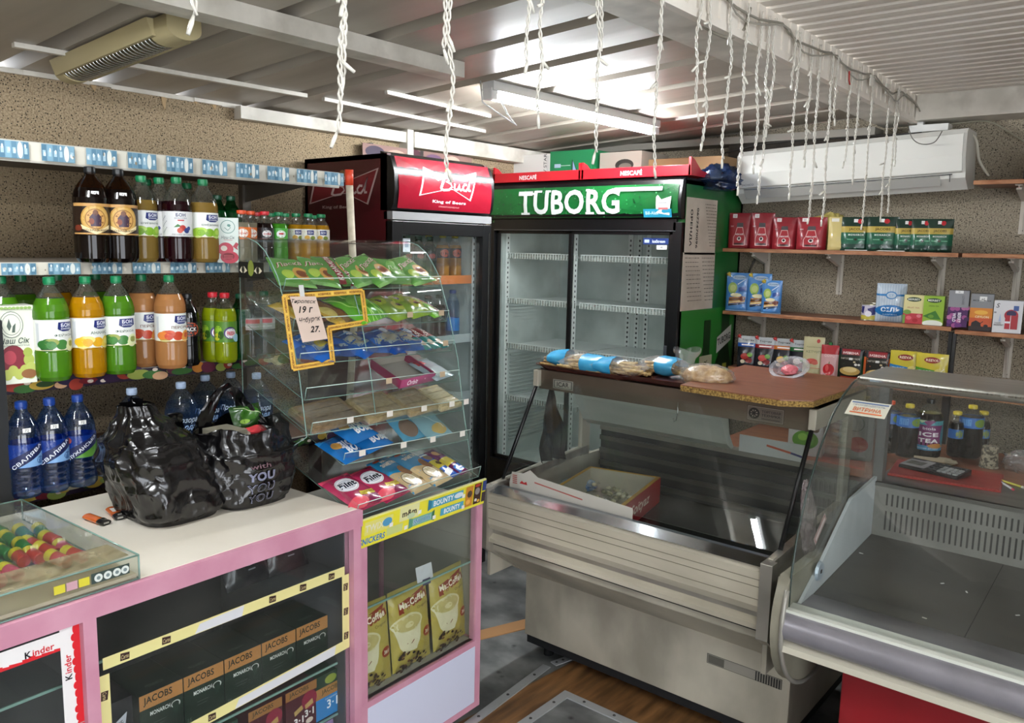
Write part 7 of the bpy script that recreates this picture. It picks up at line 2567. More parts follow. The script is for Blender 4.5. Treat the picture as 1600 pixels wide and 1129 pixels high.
chip_bag((-1.86, 2.62, 1.172), 0.25, 'clear snack bag with a blue band at the fridge end of the crowded tray', 1)
chip_bag((-1.745, 2.565, 1.172), 0.1, 'clear snack bag with a blue band in the middle of the crowded tray', 2)
chip_bag((-1.61, 2.57, 1.1735), 0.1, 'clear snack bag with a blue band at the seam of the two trays', 1, 0.19)
chip_bag((-1.49, 2.70, 1.178), -0.1, 'clear snack bag with a blue band, alone at the rear of the nut tray', 2, 0.19)
t = thing('nut_bag', 'clear plastic bag of peanuts with a puffed open top by the chipboard board', 'snack', (-1.28, 2.58, 1.178), 0.3)
b = blob('x', (0.02, 0, 0.03), (0.085, 0.055, 0.042), mottled('peanuts', '#b58a54', '#dcb986', 55, 0.6, bump=1.0, dist=0.01), 3, 0.12)
obj('peanuts', b, t)
b = blob('x', (0.02, 0, 0.032), (0.095, 0.062, 0.046), CF, 3, 0.15)


def neck(u, v):
    a = 2 * pi * u
    r = 0.022 + 0.030 * v
    n = 1 + 0.2 * noise.noise(Vector((cos(a) * 2, sin(a) * 2, v * 3)))
    return (-0.055 + r * cos(a) * n * 0.9, r * sin(a) * 0.5 * n, 0.05 + 0.075 * v * (1 + 0.12 * sin(a * 2)))


b.grid(neck, 26, 12, CF, True, True)
obj('clear_film', b, t)
b = MB()
MG = [('r', 0, 0, 1, 1, '#c9ccd4'), ('r', 0, 0.6, 1, 1, '#8a9a3a'), ('r', 0.1, 0.65, 0.6, 0.95, '#c9b85a'), ('t', 'ЖУРНАЛ', 0.5, 0.3, 0.15, '#5a5a6a', {'w': 0.5})]
b.box((-0.12, -0.09, 0), (0.12, 0.09, 0.012), P('#d2d2cc', 0.6))
art(b, flat((-0.12, -0.09, 0.0124), (1, 0, 0), (0, 1, 0)), 0.24, 0.18, MG, 0.3)
obj('magazine', b, label='glossy magazine lying behind the peanut bag by the green fridge', cat='magazine', loc=(-1.41, 2.92, 1.167), rz=0.2)
b = MB()
b.lathe([(0.0, 0.004), (0.045, 0.004), (0.048, 0.0), (0.05, 0.002), (0.06, 0.028), (0.072, 0.030), (0.072, 0.033), (0.058, 0.032), (0.046, 0.007), (0, 0.007)], glass('frosted_plastic', (0.92, 0.92, 0.94), 0.3, 0.2, 1.45, '#e4e4ea', 5), 30)
t = thing('plastic_bowl', 'frosted plastic bowl with a pink packet inside on the chipboard board', 'bowl', (-1.10, 2.93, 1.2), (radians(28), 0, 0))
obj('bowl', b, t)
b = blob('x', (0, 0, 0.02), (0.03, 0.026, 0.014), P('#d8707a', 0.35, coat=0.4), 6, 0.3)
obj('pink_packet', b, t)
# black cloth hanging on the far end glass
b = MB()


def cl(u, v):
    w = 0.006 + 0.075 * min(1, v * 1.5) ** 0.8 * (1 - 0.25 * max(0, v - 0.8) * 5)
    w *= 0.8 + 0.4 * abs(sin(v * 5 + u * 2))
    fold = 0.016 * sin(u * 17 + v * 3) * min(1, v * 2)
    return (0.014 + fold, (u - 0.5) * 2 * w + 0.03 * v, -0.30 * v - 0.03 * abs(u - 0.4) * v)


b.grid(cl, 30, 20, P('#07080b', 0.8, bump=0.3))
o = obj('black_cloth', b, label='black cloth hanging from a hook at the end of the stainless case', cat='cloth', loc=(-1.93, 2.56, 1.10))
b.v = []
b = MB()
b.tube([(-0.004, 0, -0.01), (0.012, 0, 0.0), (0.016, 0, 0.012), (0.006, 0, 0.03), (-0.0, 0, 0.05)], 0.002, CHROME, 6)
obj('hook', b, o)
b = MB()
b.tube([(0, 0, 0.02), (0, 0, -0.02), (-0.004, 0, -0.045), (-0.012, 0, -0.05), (-0.016, 0, -0.04)], 0.0016, CHROME, 6)
obj('wire_hook', b, label='bent wire hook hanging under the case canopy', cat='hook', loc=(-1.33, 2.515, 1.10))

# ------------------------------------------------------------------ inside the stainless case
t = thing('sweets_carton', 'open red and yellow carton of wrapped sweets inside the stainless case', 'box', (-1.46, 2.385, 0.643), radians(12))
WB, DB, HB = 0.30, 0.44, 0.10
CR_, CY_, CG_ = P('#a8242a', 0.35), P('#b58a2a', 0.45), P('#aaa493', 0.7)
b = MB()
b.box((-WB, 0, 0), (0, DB, 0.003), CG_)
for a, c in (((-WB, 0, 0), (-WB + 0.003, DB, HB)), ((-0.003, 0, 0), (0, DB, HB)), ((-WB, 0, 0), (0, 0.003, HB * 0.85)), ((-WB, DB - 0.003, 0), (0, DB, HB))):
    b.box(a, c, CG_)
obj('inner_walls', b, t)
b = MB()
b.box((-WB - 0.001, -0.002, 0), (0.001, -0.0, HB * 0.85), CR_)
b.box((0.0005, -0.002, 0), (0.0025, DB, HB), CR_)
b.box((-WB - 0.002, 0, 0), (-WB, DB, HB), CR_)
b.box((-WB - 0.002, -0.002, HB * 0.85), (0.001, 0.008, HB * 0.85 + 0.002), CY_)
b.box((-0.012, 0, HB), (0.002, DB, HB + 0.002), CY_)
b.box((-WB - 0.002, 0, HB), (-WB + 0.010, DB, HB + 0.002), CY_)
b.box((-WB, DB - 0.01, HB), (0, DB, HB + 0.002), CY_)
obj('outer_walls', b, t)
b = MB()
art(b, flat((0.0028, 0.0, 0.0), (0, 1, 0), (0, 0, 1)), DB, HB, [('t', 'Soityaz', 0.45, 0.5, 0.5, '#f4e0d0', {'sh': 0.35, 'b': 0.03, 'w': 0.5})], 0.35)
art(b, flat((-WB, -0.0023, 0.0), (1, 0, 0), (0, 0, 1)), WB, HB * 0.85, [('t', 'Домашня', 0.5, 0.72, 0.2, '#e8c8a8', {'sh': 0.3, 'w': 0.3})] + [('r', 0.75, 0.05 + 0.12 * i, 1.0, 0.11 + 0.12 * i, '#e8e2da') for i in range(4)], 0.35)
obj('lettering', b, t)
SWF = glass('sweet_film', (0.9, 0.9, 0.85), 0.35, 0.1, 1.5, '#c9c3a4', 40, 2.0)
rr = random.Random(5)
b = MB()
for i in range(70):
    x, y = rr.uniform(-WB + 0.04, -0.04), rr.uniform(0.04, DB - 0.04)
    a, z = rr.uniform(0, pi), 0.018 + rr.uniform(0, 0.03)
    b.ball((x, y, z), (0.012, 0.010, 0.008), P(rr.choice(['#b5ae8c', '#8f8a6c', '#c9c4a8']), 0.3, coat=0.5), 7, 5)
    for sg in (-1, 1):
        b.add([(x + sg * 0.012 * cos(a), y + sg * 0.012 * sin(a), z), (x + sg * 0.028 * cos(a + 0.3), y + sg * 0.028 * sin(a + 0.3), z + 0.008), (x + sg * 0.028 * cos(a - 0.3), y + sg * 0.028 * sin(a - 0.3), z + 0.002)], [(0, 1, 2)], CF)
o = obj('wrapped_sweets', b, t, kind='stuff')
b = MB()
S = flat((-1.905, 2.302, 0.752), (1, 0, 0.0), (0, 0.0, 1))
it = [('p', [(0, 0.15), (0.02, 0.7), (0.12, 0.75), (0.18, 1.0), (0.25, 0.72), (1.0, 0.40), (1.0, -0.5), (0, -0.1)], '#b9b5ab'), ('s', [(0.22, 0.42), (0.62, 0.18)], 0.003, '#a83a34'), ('s', [(0.22, 0.46), (0.62, 0.22)], 0.001, '#a83a34'),
      ('p', [(0.09, 0.2), (0.11, 0.36), (0.13, 0.28), (0.15, 0.36), (0.16, 0.2)], '#b02a2a')] + [('s', [(0.03, 0.15 + 0.1 * i), (0.07, 0.17 + 0.1 * i)], 0.003, '#a83a34') for i in range(5)]
art(b, S, 0.54, 0.075, it, 0.4, lift=0.0004)
b.box((-1.90, 2.303, 0.752), (-1.38, 2.305, 0.775), P('#b9b5ab', 0.5))
obj('carton_flap', b, label='white carton flap with red stripes leaning on the inside of the slanting glass', cat='carton')
b = blob('x', (0, 0, 0), (0.10, 0.05, 0.03), mottled('blue_packet', '#1f5f9a', '#a8b4c0', 25, 0.2, bump=0.4, lo=0.45, hi=0.6), 7, 0.3)
obj('blue_packet', b, label='crumpled blue and white packet beside the red sweets carton', cat='packet', loc=(-1.87, 2.74, 0.665), rz=0.9)
# carton with apple print and things seen behind the case
b = MB()
AP = [('e', 0.5, 0.34, 0.38, 0.20, '#5a9a2c'), ('e', 0.42, 0.40, 0.14, 0.08, '#8ac04a'), ('s', [(0.5, 0.5), (0.58, 0.62)], 0.003, '#4a2c1c'), ('p', [(0.45, 0.52), (0.62, 0.64), (0.66, 0.52)], '#2f6a24'), ('t', '100%', 0.6, 0.72, 0.06, '#c2353a', {'w': 0.3}), ('t', 'ЯБЛУКО', 0.5, 0.84, 0.08, '#3a4a3a', {'b': 0.02, 'w': 0.6})]
carton('juice_carton', 'apple2', 0.14, 0.20, 0.09, '#c9ccc8', AP, (-1.20, 3.42, 0.785), 0.2, 'white juice carton with a green apple on the low shelf behind the cases', 'carton')
carton('juice_carton', 'apple3', 0.13, 0.22, 0.09, '#8a8f8a', [('e', 0.5, 0.7, 0.25, 0.16, '#5a6a5a'), ('e', 0.5, 0.7, 0.22, 0.14, '#8a8f8a'), ('e', 0.6, 0.3, 0.3, 0.15, '#a83a34')], (-1.02, 3.50, 0.785), 0.2, 'grey juice carton beside the apple carton on the low shelf', 'carton')
b = MB()
b.box((-0.13, 0, 0), (0.13, 0.004, 0.065), P('#c9cbc8', 0.5))
art(b, flat((-0.13, -0.0003, 0), (1, 0, 0), (0, 0, 1)), 0.26, 0.065, [('s', [(0.42, 0.62), (0.78, 0.42)], 0.008, '#c2502c'), ('s', [(0.78, 0.42), (0.95, 0.30)], 0.008, '#2a2a6a')], 0.5)
obj('price_rail', b, label='white card rail at the back of the stainless case with an orange pen on it', cat='card', loc=(-1.15, 2.93, 0.881), rz=0)

# ------------------------------------------------------------------ things on the ledge of the curved case
b = MB()
b.box((0, 0, 0), (0.34, 0.24, 0.006), P('#a32820', 0.45))
b.box((0.003, 0.003, 0.006), (0.335, 0.236, 0.009), P('#8f221c', 0.45))
obj('folder', b, label='red card folder under the calculator', cat='folder', loc=(-0.845 + 0.10, 2.955, 0.8855), rz=0.12, bevel=0.001)
t = thing('calculator', 'black desk calculator with a silver display lying on the red folder', 'calculator', (-0.63, 3.04, 0.895), radians(-12))
b = MB()
b.prism([(0.0, 0.0), (0.11, 0.0), (0.11, 0.020), (0.085, 0.016), (0.0, 0.010)], 'x', -0.11, 0.09, P('#17181b', 0.4))
obj('body', b, t, bevel=0.002)
b = MB()
b.M = Matrix.Translation((-0.11, 0, 0))
art(b, flat((-0.0, 0.005, 0.0125), (1, 0, 0), (0, 1, 0.06)), 0.085, 0.10, [('r', 0, 0, 1, 1, '#8e8f90'), ('r', 0.12, 0.25, 0.78, 0.72, '#4a4c44'), ('r', 0.05, 0.85, 0.6, 0.95, '#2a2b2d')], 0.3)
obj('display', b, t)
for i in range(6):
    for j in range(4):
        b = MB()
        b.box((0, 0, 0), (0.013, 0.016, 0.005), P('#9a9c9c' if (i > 1 and j < 3) else '#3a3c40', 0.5))
        obj('key', b, t, loc=(-0.018 + i * 0.0175, 0.010 + j * 0.024, 0.0115 + j * 0.0018))
BK['tea'] = dict(H=0.225, R=0.048, liq=liquid('#170c0e', 0.05), cap='black', lbase='#7a2a6a', lab=(0.16, 0.66), art=[('r', 0, 0, 1, 1, '#7a2468'), ('p', [(0, 0.85), (1, 0.85), (1, 1), (0, 1)], '#3a9aa8'), ('p', [(0.3, 1), (0.5, 0.82), (0.7, 1)], '#7a2468'), ('p', [(0.2, 1), (0.3, 0.9), (0.45, 1)], '#b8d0b0'), ('r', 0, 0, 1, 0.16, '#3a8ab8'), ('e', 0.75, 0.16, 0.25, 0.08, '#c98a3a'), ('e', 0.15, 0.4, 0.1, 0.2, '#b84a8a'), ('e', 0.95, 0.5, 0.1, 0.35, '#3a8a9a'),
             ('t', 'biola', 0.52, 0.74, 0.09, '#f4ecf4', {'b': 0.01, 'w': 0.34}), ('t', 'ICE', 0.52, 0.54, 0.14, '#f6f2f6', {'b': 0.05, 'w': 0.52}), ('t', 'TEA', 0.52, 0.33, 0.14, '#f6f2f6', {'b': 0.05, 'w': 0.54}), ('t', 'ЛІСОВІ ЯГОДИ', 0.5, 0.06, 0.05, '#e8f0f8', {'w': 0.6})])
BK['cola5'] = dict(H=0.20, R=0.042, liq=liquid('#100808', 0.03), cap='yellow', lbase='#1f5fae', lab=(0.58, 0.78), labr=1.0, art=[('r', 0, 0, 1, 1, '#2468b8'), ('r', 0.2, 0.2, 0.5, 0.85, '#6aa0d8'), ('e', 0.8, 0.5, 0.2, 0.4, '#7a9a3a')])
BK['cola5']['prof'] = lambda H, R: [(0, 0.003), (R * 0.85, 0), (R, H * 0.05), (R, H * 0.56), (R * 0.97, H * 0.57), (R * 0.97, H * 0.79), (R * 0.9, H * 0.82), (R * 0.6, H * 0.88), (0.016, H * 0.92), (0.016, H * 0.94)]
BK['cola5o'] = dict(BK['cola5'], cap='orange')
BK['cola5']['art'] = BK['cola5']['art']
BK['small'] = dict(H=0.175, R=0.026, liq=liquid('#100808', 0.03), cap='yellow', lbase='#2468b8', lab=(0.42, 0.62), art=[('r', 0, 0, 1, 1, '#2a6aae'), ('e', 0.7, 0.5, 0.2, 0.4, '#8a9a4a')])
gz = 'dark drink bottles on the ledge of the curved case'
for kd, px, yy, lb in (('tea', 1449, 3.33, 'two-litre iced tea bottle with a purple label behind the calculator'), ('cola5', 1417, 3.30, 'dark bottle with yellow cap and blue label next to the iced tea'), ('cola5o', 1387, 3.32, 'dark bottle with orange cap and blue label by the steel post'),
                       ('small', 1492, 3.42, 'slim dark bottle with yellow cap beyond the iced tea'), ('cola5', 1515, 3.46, 'dark bottle with yellow cap standing by the candle glass'), ('small', 1533, 3.5, 'slim dark bottle half behind the one by the candle glass')):
    p = at(px, 690, y=yy)
    bottle('drink_bottle', kd, (p.x, yy, 0.886), lb, gz, 0.0)
b = MB()
CD = mottled('speckled_wax', '#4a4438', '#a39a84', 90, 0.7, bump=0.6, lo=0.45, hi=0.55)
b.lathe([(0.0, 0.0), (0.032, 0.0), (0.032, 0.006), (0.029, 0.008), (0.030, 0.012), (0.026, 0.075), (0.023, 0.078), (0.0, 0.078)], CD, 24)
obj('speckled_pot', b, label='small speckled cylindrical pot beside the dark bottles', cat='pot', loc=(-0.502, 3.34, 0.8855))
b = blob('x', (0, 0, 0.03), (0.07, 0.05, 0.045), CF, 9, 0.4)
obj('plastic_bag', b, label='crumpled clear plastic bag at the frame edge of the ledge', cat='bag', loc=(-0.39, 3.36, 0.8855))
b = MB()
b.box((-0.02, -0.012, 0), (0.02, 0.012, 0.008), P('#d8d2c0', 0.6))
obj('eraser', b, label='small cream eraser lying next to the red folder', cat='eraser', loc=(-0.465, 3.10, 0.8855), rz=-0.4, bevel=0.003)
for (xa, ya, xb, yb, c, tip, lb) in ((-0.46, 3.17, -0.365, 3.11, '#c9c44a', '#d8d2c0', 'yellow and black pencil beside the eraser'), (-0.45, 3.16, -0.385, 3.06, '#c8c8cc', '#c23a50', 'pale pen with a red end beside the pencil')):
    b = MB()
    b.tube([(xa, ya, 0.8895), (xb, yb, 0.8895)], 0.0038, P(c, 0.4), 8)
    b.tube([(xb, yb, 0.8895), (xb + (xb - xa) * 0.06, yb + (yb - ya) * 0.06, 0.8895)], 0.0042, P(tip, 0.5), 8)
    obj('pencil', b, label=lb, cat='pencil')
b = MB()
for i in range(4):
    b.box((0, 0, i * 0.004), (0.10, 0.06, i * 0.004 + 0.0035), P(['#8a8478', '#b8a888', '#6a5a48', '#a89a80'][i], 0.6))
obj('notebook_stack', b, label='thin stack of worn notebooks behind the calculator display', cat='notebooks', loc=(-0.72, 3.20, 0.886), rz=0.25)
b = blob('x', (0, 0, 0), (0.035, 0.02, 0.012), P('#a59a84', 0.7), 4, 0.4)
obj('paper_wad', b, label='crumpled beige paper wad beside the iced tea bottle', cat='paper', loc=(-0.63, 3.28, 0.894))
# scraps left on the deck
for k, (px, py, c) in enumerate(((1345, 870, '#e8e6e0'), (1472, 915, '#d8d8d4'), (1510, 928, '#e6e6e2'), (1445, 960, '#d8d4c8'), (1590, 962, '#d0d0cc'))):
    p = at(px, py, z=0.675)
    b = MB()
    b.box((-0.006, -0.002, 0), (0.006, 0.002, 0.0015), P(c, 0.6))
    obj('paper_crumb', b, label=['white crumb near the white end liner on the case deck', 'thin white shred in the middle of the case deck', 'bright white shred beside the thin one on the case deck', 'pale crumb by the bumper rail', 'pale flake at the seam of the deck plates'][k], cat='crumb', loc=(p.x, p.y, 0.652 + (p.y - 2.175) * 0.07 + 0.0008), rz=k)
b = MB()   # bag of clothes pegs / film hanging between the cases
b = blob('x', (0, 0, 0), (0.012, 0.05, 0.14), glass('pinkish_film', (0.85, 0.78, 0.78), 0.3, 0.15, 1.5, '#b8a8a8', 25, 2.0), 8, 0.4, False)
obj('plastic_bag', b, label='pinkish plastic film stuffed between the two refrigerated cases', cat='bag', loc=(-0.80, 2.36, 0.85), rz=(0.35, 0, 0))

# ------------------------------------------------------------------ goods on the right wall shelves
def pouch(name, key, w, h, d, base, items, x, y, z, rz, lb, cat, group=None, foot=True, lean=0.0, **k):
    m = pillow_mesh(name, key, w, h, d, base, items, foot=foot, **k)
    o = obj(name, m, label=lb, cat=cat, group=group, loc=(x, y, z), rz=(lean, 0, rz))
    return o


ZA, ZB_, ZC = 1.656, 1.336, 1.061
RED = '#96202c'
NR = [('r', 0, 0.80, 1, 1, '#8c1c28'), ('r', 0.15, 0.86, 0.34, 0.97, '#e8e2e0'), ('t', '52', 0.245, 0.915, 0.05, '#555555'), ('p', [(0.36, 0.60), (0.30, 0.42), (0.22, 0.30), (0.22, 0.08), (0.76, 0.08), (0.76, 0.30), (0.68, 0.42), (0.62, 0.60)], '#e2b8b4'),
      ('p', [(0.38, 0.58), (0.32, 0.42), (0.245, 0.30), (0.245, 0.095), (0.735, 0.095), (0.735, 0.30), (0.66, 0.42), (0.60, 0.58)], '#a82430'), ('p', [(0.36, 0.72), (0.34, 0.60), (0.64, 0.60), (0.62, 0.72)], '#4a4448'),
      ('t', 'NESCAFÉ', 0.49, 0.40, 0.055, '#f4ecea', {'b': 0.04, 'w': 0.34}), ('e', 0.49, 0.27, 0.09, 0.06, '#f0e8e6'), ('e', 0.485, 0.275, 0.055, 0.04, '#2a1210'), ('r', 0.28, 0.10, 0.70, 0.15, '#3a2426'), ('t', 'new', 0.15, 0.62, 0.04, '#e8c8c8', {'w': 0.12}), ('r', 0.2, 0.02, 0.75, 0.03, '#c87878')]
gr = 'red coffee pouches on the upper shelf'
for i, (x, w, h, y, lb) in enumerate(((-1.81, 0.115, 0.178, 3.995, 'tall red coffee pouch next to the green fridge'), (-1.695, 0.115, 0.178, 4.0, 'tall red coffee pouch second from the green fridge'), (-1.575, 0.115, 0.155, 3.99, 'red coffee pouch third from the green fridge, lower than the first two'), (-1.44, 0.135, 0.155, 3.985, 'wide red coffee pouch touching the gold pouch'))):
    pouch('coffee_pouch', 'nes%d' % int(h * 1000 + w * 10000), w, h, 0.055, RED, NR, x, y, ZA, 0.28, lb, 'coffee', gr, rough=0.3, wr=0.003)
pouch('coffee_pouch', 'gold', 0.11, 0.155, 0.05, '#cdbb7c', [('r', 0.1, 0.86, 0.4, 0.96, '#e8e4d8'), ('r', 0.58, 0.35, 0.95, 0.72, '#2c2420'), ('e', 0.76, 0.5, 0.16, 0.12, '#d8d0c0'), ('r', 0.6, 0.2, 0.95, 0.32, '#8a7a5a')], -1.305, 3.99, ZA, 0.3, 'gold coffee pouch between the red and the green ones', 'coffee', None, rough=0.25, wr=0.004)
JG = [('r', 0, 0.70, 1, 1, '#0e2f22'), ('r', 0, 0.54, 1, 0.72, '#b8a04a'), ('r', 0, 0.0, 1, 0.20, '#1a3a30'), ('t', 'JACOBS', 0.5, 0.63, 0.09, '#4a3a14', {'b': 0.03, 'w': 0.5}), ('t', 'MONARCH', 0.5, 0.47, 0.055, '#e4ece4', {'b': 0.04, 'w': 0.52, 'sp': 1.3}), ('e', 0.5, 0.33, 0.05, 0.03, '#2a1c10'),
      ('r', 0.2, 0.32, 0.42, 0.345, '#6ab08a'), ('r', 0.58, 0.32, 0.82, 0.345, '#6ab08a'), ('r', 0.40, 0.84, 0.54, 0.94, '#e8e8e6'), ('e', 0.62, 0.87, 0.09, 0.07, '#b8202c'), ('t', '25', 0.5, 0.08, 0.04, '#c9d8cc')]
gj = 'green coffee pouches on the upper shelf'
for i, (x, w, h, lb) in enumerate(((-1.235, 0.13, 0.155, 'large green coffee pouch beside the gold one'), (-1.115, 0.13, 0.155, 'large green coffee pouch second in line'), (-1.015, 0.095, 0.145, 'smaller green coffee pouch, first after the two large ones'), (-0.945, 0.095, 0.145, 'smaller green coffee pouch overlapped on both sides'), (-0.88, 0.105, 0.145, 'smaller green coffee pouch at the bare end of the shelf'))):
    pouch('coffee_pouch', 'jac%d' % int(w * 1000), w, h, 0.05, '#145a40', JG, x, 3.99 - 0.012 * (i % 2), ZA, 0.25, lb, 'coffee', gj, rough=0.28, wr=0.003)
b = MB()
b.box((0, 0, 0), (0.26, 0.01, 0.003), P('#e8e4dc', 0.5))
obj('white_strip', b, label='white plastic strip on the shelf edge below the green coffee pouches', cat='strip', loc=(-1.27, 3.955, 1.6565), rz=0.02)
b = blob('x', (0, 0, 0.03), (0.12, 0.04, 0.035), mottled('corn_bag', '#a8964a', '#cdbf74', 30, 0.3, bump=0.4), 12, 0.3)
b = blob('x', (0, 0, 0.0), (0.12, 0.035, 0.10), mottled('corn_bag', '#a8964a', '#cdbf74', 30, 0.3, bump=0.4), 12, 0.25)
obj('snack_bag', b, label='yellowish snack bag standing behind the red pouches under the air conditioner', cat='snack', loc=(-1.40, 4.11, 1.729))
b = blob('x', (0, 0, 0.0), (0.07, 0.03, 0.09), CF, 14, 0.3)
obj('plastic_bag', b, label='clear crinkled bag behind the first green coffee pouch', cat='bag', loc=(-1.22, 4.11, 1.722))

DOY = [('r', 0, 0, 1, 1, '#4a86c8'), ('p', [(0, 0.86), (0.42, 1.0), (0.0, 1.0)], '#7fb0e0'), ('e', 0.55, 0.88, 0.3, 0.06, '#a8c0d8'), ('t', 'Згущене', 0.58, 0.88, 0.05, '#24426a', {'sh': 0.2, 'w': 0.5}), ('e', 0.28, 0.60, 0.2, 0.15, '#9ab85a'), ('e', 0.30, 0.60, 0.13, 0.09, '#c0d080'), ('p', [(0.2, 0.48), (0.42, 0.48), (0.36, 0.40), (0.26, 0.40)], '#4a8a3a'),
       ('p', [(0.12, 0.18), (0.85, 0.24), (0.88, 0.38), (0.15, 0.36)], '#a87038'), ('s', [(0.14, 0.22), (0.85, 0.28)], 0.008, '#f0d8a0'), ('s', [(0.14, 0.30), (0.85, 0.34)], 0.006, '#3a1c10'), ('e', 0.74, 0.33, 0.13, 0.07, '#6a2a1c'), ('p', [(0.12, 0.13), (0.86, 0.2), (0.86, 0.22), (0.12, 0.17)], '#1a0e0c'), ('e', 0.45, 0.42, 0.25, 0.05, '#e8e0b0'),
       ('p', [(0.55, 0.5), (0.9, 0.55), (0.88, 0.66), (0.55, 0.62)], '#1f4a9a'), ('s', [(0.5, 0.7), (0.85, 0.85)], 0.004, '#d8e8f8'), ('r', 0, 0, 1, 0.03, '#a8c8e8')]
gd = 'blue condensed-milk pouches'
for i, (x, w, h, y, lb) in enumerate(((-1.80, 0.115, 0.195, 3.985, 'blue condensed-milk pouch next to the green fridge'), (-1.69, 0.11, 0.195, 4.0, 'blue condensed-milk pouch in the middle of the three'), (-1.61, 0.095, 0.165, 3.965, 'smaller blue condensed-milk pouch in front, away from the fridge'))):
    t = thing('milk_pouch', lb, 'pouch', (x, y, ZB_), 0.3, gd)
    m = pillow_mesh('pouch_body', 'doy%d' % i if i == 2 else 'doy', w, h, 0.05, '#5f96d0', DOY, foot=True, rough=0.22, wr=0.004)
    obj('pouch_body', m, t)
    b = MB()
    b.M = Matrix.Translation((-w * 0.38, 0, h * 0.93)) @ Matrix.Rotation(-0.7, 4, 'Y')
    b.lathe([(0.004, -0.01), (0.004, 0.0), (0.010, 0.001), (0.010, 0.015), (0.0, 0.016)], P('#c9b03a', 0.4), 14)
    obj('spout_cap', b, t)
# can
t = thing('tin_can', 'small condensed-milk tin with a blue and cream label beside the salt bag', 'can', (-1.145, 3.99, ZB_), 0.1)
b = MB()
b.lathe([(0, 0), (0.036, 0), (0.037, 0.002), (0.036, 0.004), (0.036, 0.076), (0.037, 0.079), (0.034, 0.08), (0.033, 0.077), (0, 0.077)], P('#b8b49a', 0.3, 0.8), 28)
obj('can_body', b, t)
b = MB()
b.lathe([(0.0363, 0.006), (0.0363, 0.072)], P('#c9c2d0', 0.4), 28)
Sc = cyl(0.0364, 0.006)
art(b, lambda u, v, l: Sc(u - 0.045, v, l), 0.09, 0.066, [('r', 0, 0, 1, 0.28, '#c8b84a'), ('p', [(0.1, 0.9), (0.3, 0.9), (0.25, 0.4), (0.05, 0.5)], '#2a2a6a'), ('p', [(0.45, 0.75), (0.9, 0.95), (0.85, 0.35), (0.6, 0.3)], '#2a2a6a'), ('e', 0.5, 0.4, 0.16, 0.2, '#e8e4ec')], 0.4, res=0.012)
obj('label', b, t)
SALT = [('r', 0, 0, 1, 1, '#b9c9d8')] + [('r', 0.04 + i * 0.09, 0.02, 0.055 + i * 0.09, 0.97, '#dfe6ec') for i in range(11)] + [('r', 0, 0.68, 1, 0.73, '#2a7ab8'), ('e', 0.5, 0.70, 0.20, 0.10, '#2a7ab8'), ('e', 0.5, 0.70, 0.16, 0.075, '#b9c9d8'), ('t', 'CT', 0.5, 0.70, 0.05, '#2a7ab8', {'w': 0.16}), ('e', 0.5, 0.30, 0.52, 0.15, '#1f74b8'), ('t', 'СІЛЬ', 0.5, 0.33, 0.12, '#eef4f8', {'b': 0.05, 'w': 0.66}), ('t', 'КАМ’ЯНА', 0.5, 0.20, 0.035, '#cfe2f0', {'w': 0.5})]
pouch('salt_bag', 'salt', 0.125, 0.175, 0.06, '#b9c9d8', SALT, -1.055, 3.985, ZB_, 0.25, 'white and blue striped salt bag with big lettering', 'salt', None, foot=False, rough=0.4, wr=0.005)
TEA1 = [('e', 0.5, 0.85, 0.36, 0.08, '#1f3a24'), ('t', 'MERBEY', 0.5, 0.85, 0.07, '#e4e8dc', {'b': 0.03, 'w': 0.6}), ('r', 0, 0, 1, 0.36, '#c2404a'), ('e', 0.3, 0.2, 0.14, 0.07, '#e0707a'), ('e', 0.62, 0.12, 0.14, 0.07, '#a82430'), ('e', 0.8, 0.28, 0.12, 0.06, '#e0808a'), ('e', 0.2, 0.40, 0.2, 0.08, '#7aa04a'), ('t', 'FRUIT TEA', 0.5, 0.56, 0.045, '#a84a4a', {'w': 0.6}), ('r', 0, 0.0, 0.12, 0.3, '#7aa04a')]
TEA2 = [('r', 0, 0.12, 1, 1, '#93b83a'), ('e', 0.5, 0.85, 0.36, 0.08, '#1f3a24'), ('t', 'MERBEY', 0.5, 0.85, 0.07, '#e4e8dc', {'b': 0.03, 'w': 0.6}), ('p', [(0.0, 0.3), (0.6, 0.5), (0.9, 0.2), (0.4, 0.2)], '#3f7a2c'), ('t', 'GREEN TEA', 0.5, 0.66, 0.04, '#2a4a1c', {'w': 0.5}), ('e', 0.5, 0.05, 0.5, 0.12, '#e8ece0'), ('e', 0.4, 0.3, 0.14, 0.06, '#6a9a34')]
carton('tea_box', 'tea1', 0.082, 0.128, 0.06, '#ddd49a', TEA1, (-0.955, 3.975, ZB_), 0.1, 'cream and red fruit tea box beside the salt bag', 'tea')
carton('tea_box', 'tea2', 0.082, 0.128, 0.06, '#a8c850', TEA2, (-0.872, 3.972, ZB_), 0.1, 'light green tea box next to the fruit tea box', 'tea')
PL = [('r', 0, 0.54, 1, 1, '#8c8e92'), ('r', 0.3, 0.92, 0.7, 1.0, '#e8e8e8'), ('t', 'D', 0.5, 0.96, 0.04, '#333333'), ('t', 'LOVARE', 0.72, 0.74, 0.06, '#4a4c52', {'rot': -90, 'w': 0.5}), ('t', 'WILD', 0.35, 0.26, 0.08, '#f0e8f4', {'b': 0.04, 'rot': -90, 'w': 0.5}), ('t', 'BERRY', 0.6, 0.26, 0.08, '#f0e8f4', {'b': 0.04, 'rot': -90, 'w': 0.55})]
PLB = [('r', 0, 0, 1, 1, '#4a1c5a')] + [('e', random.Random(i).random(), random.Random(i + 50).random() * 0.54, 0.13, 0.06, ['#a0508a', '#6a2c7a', '#b86a9a', '#3a1a4a'][i % 4]) for i in range(18)]
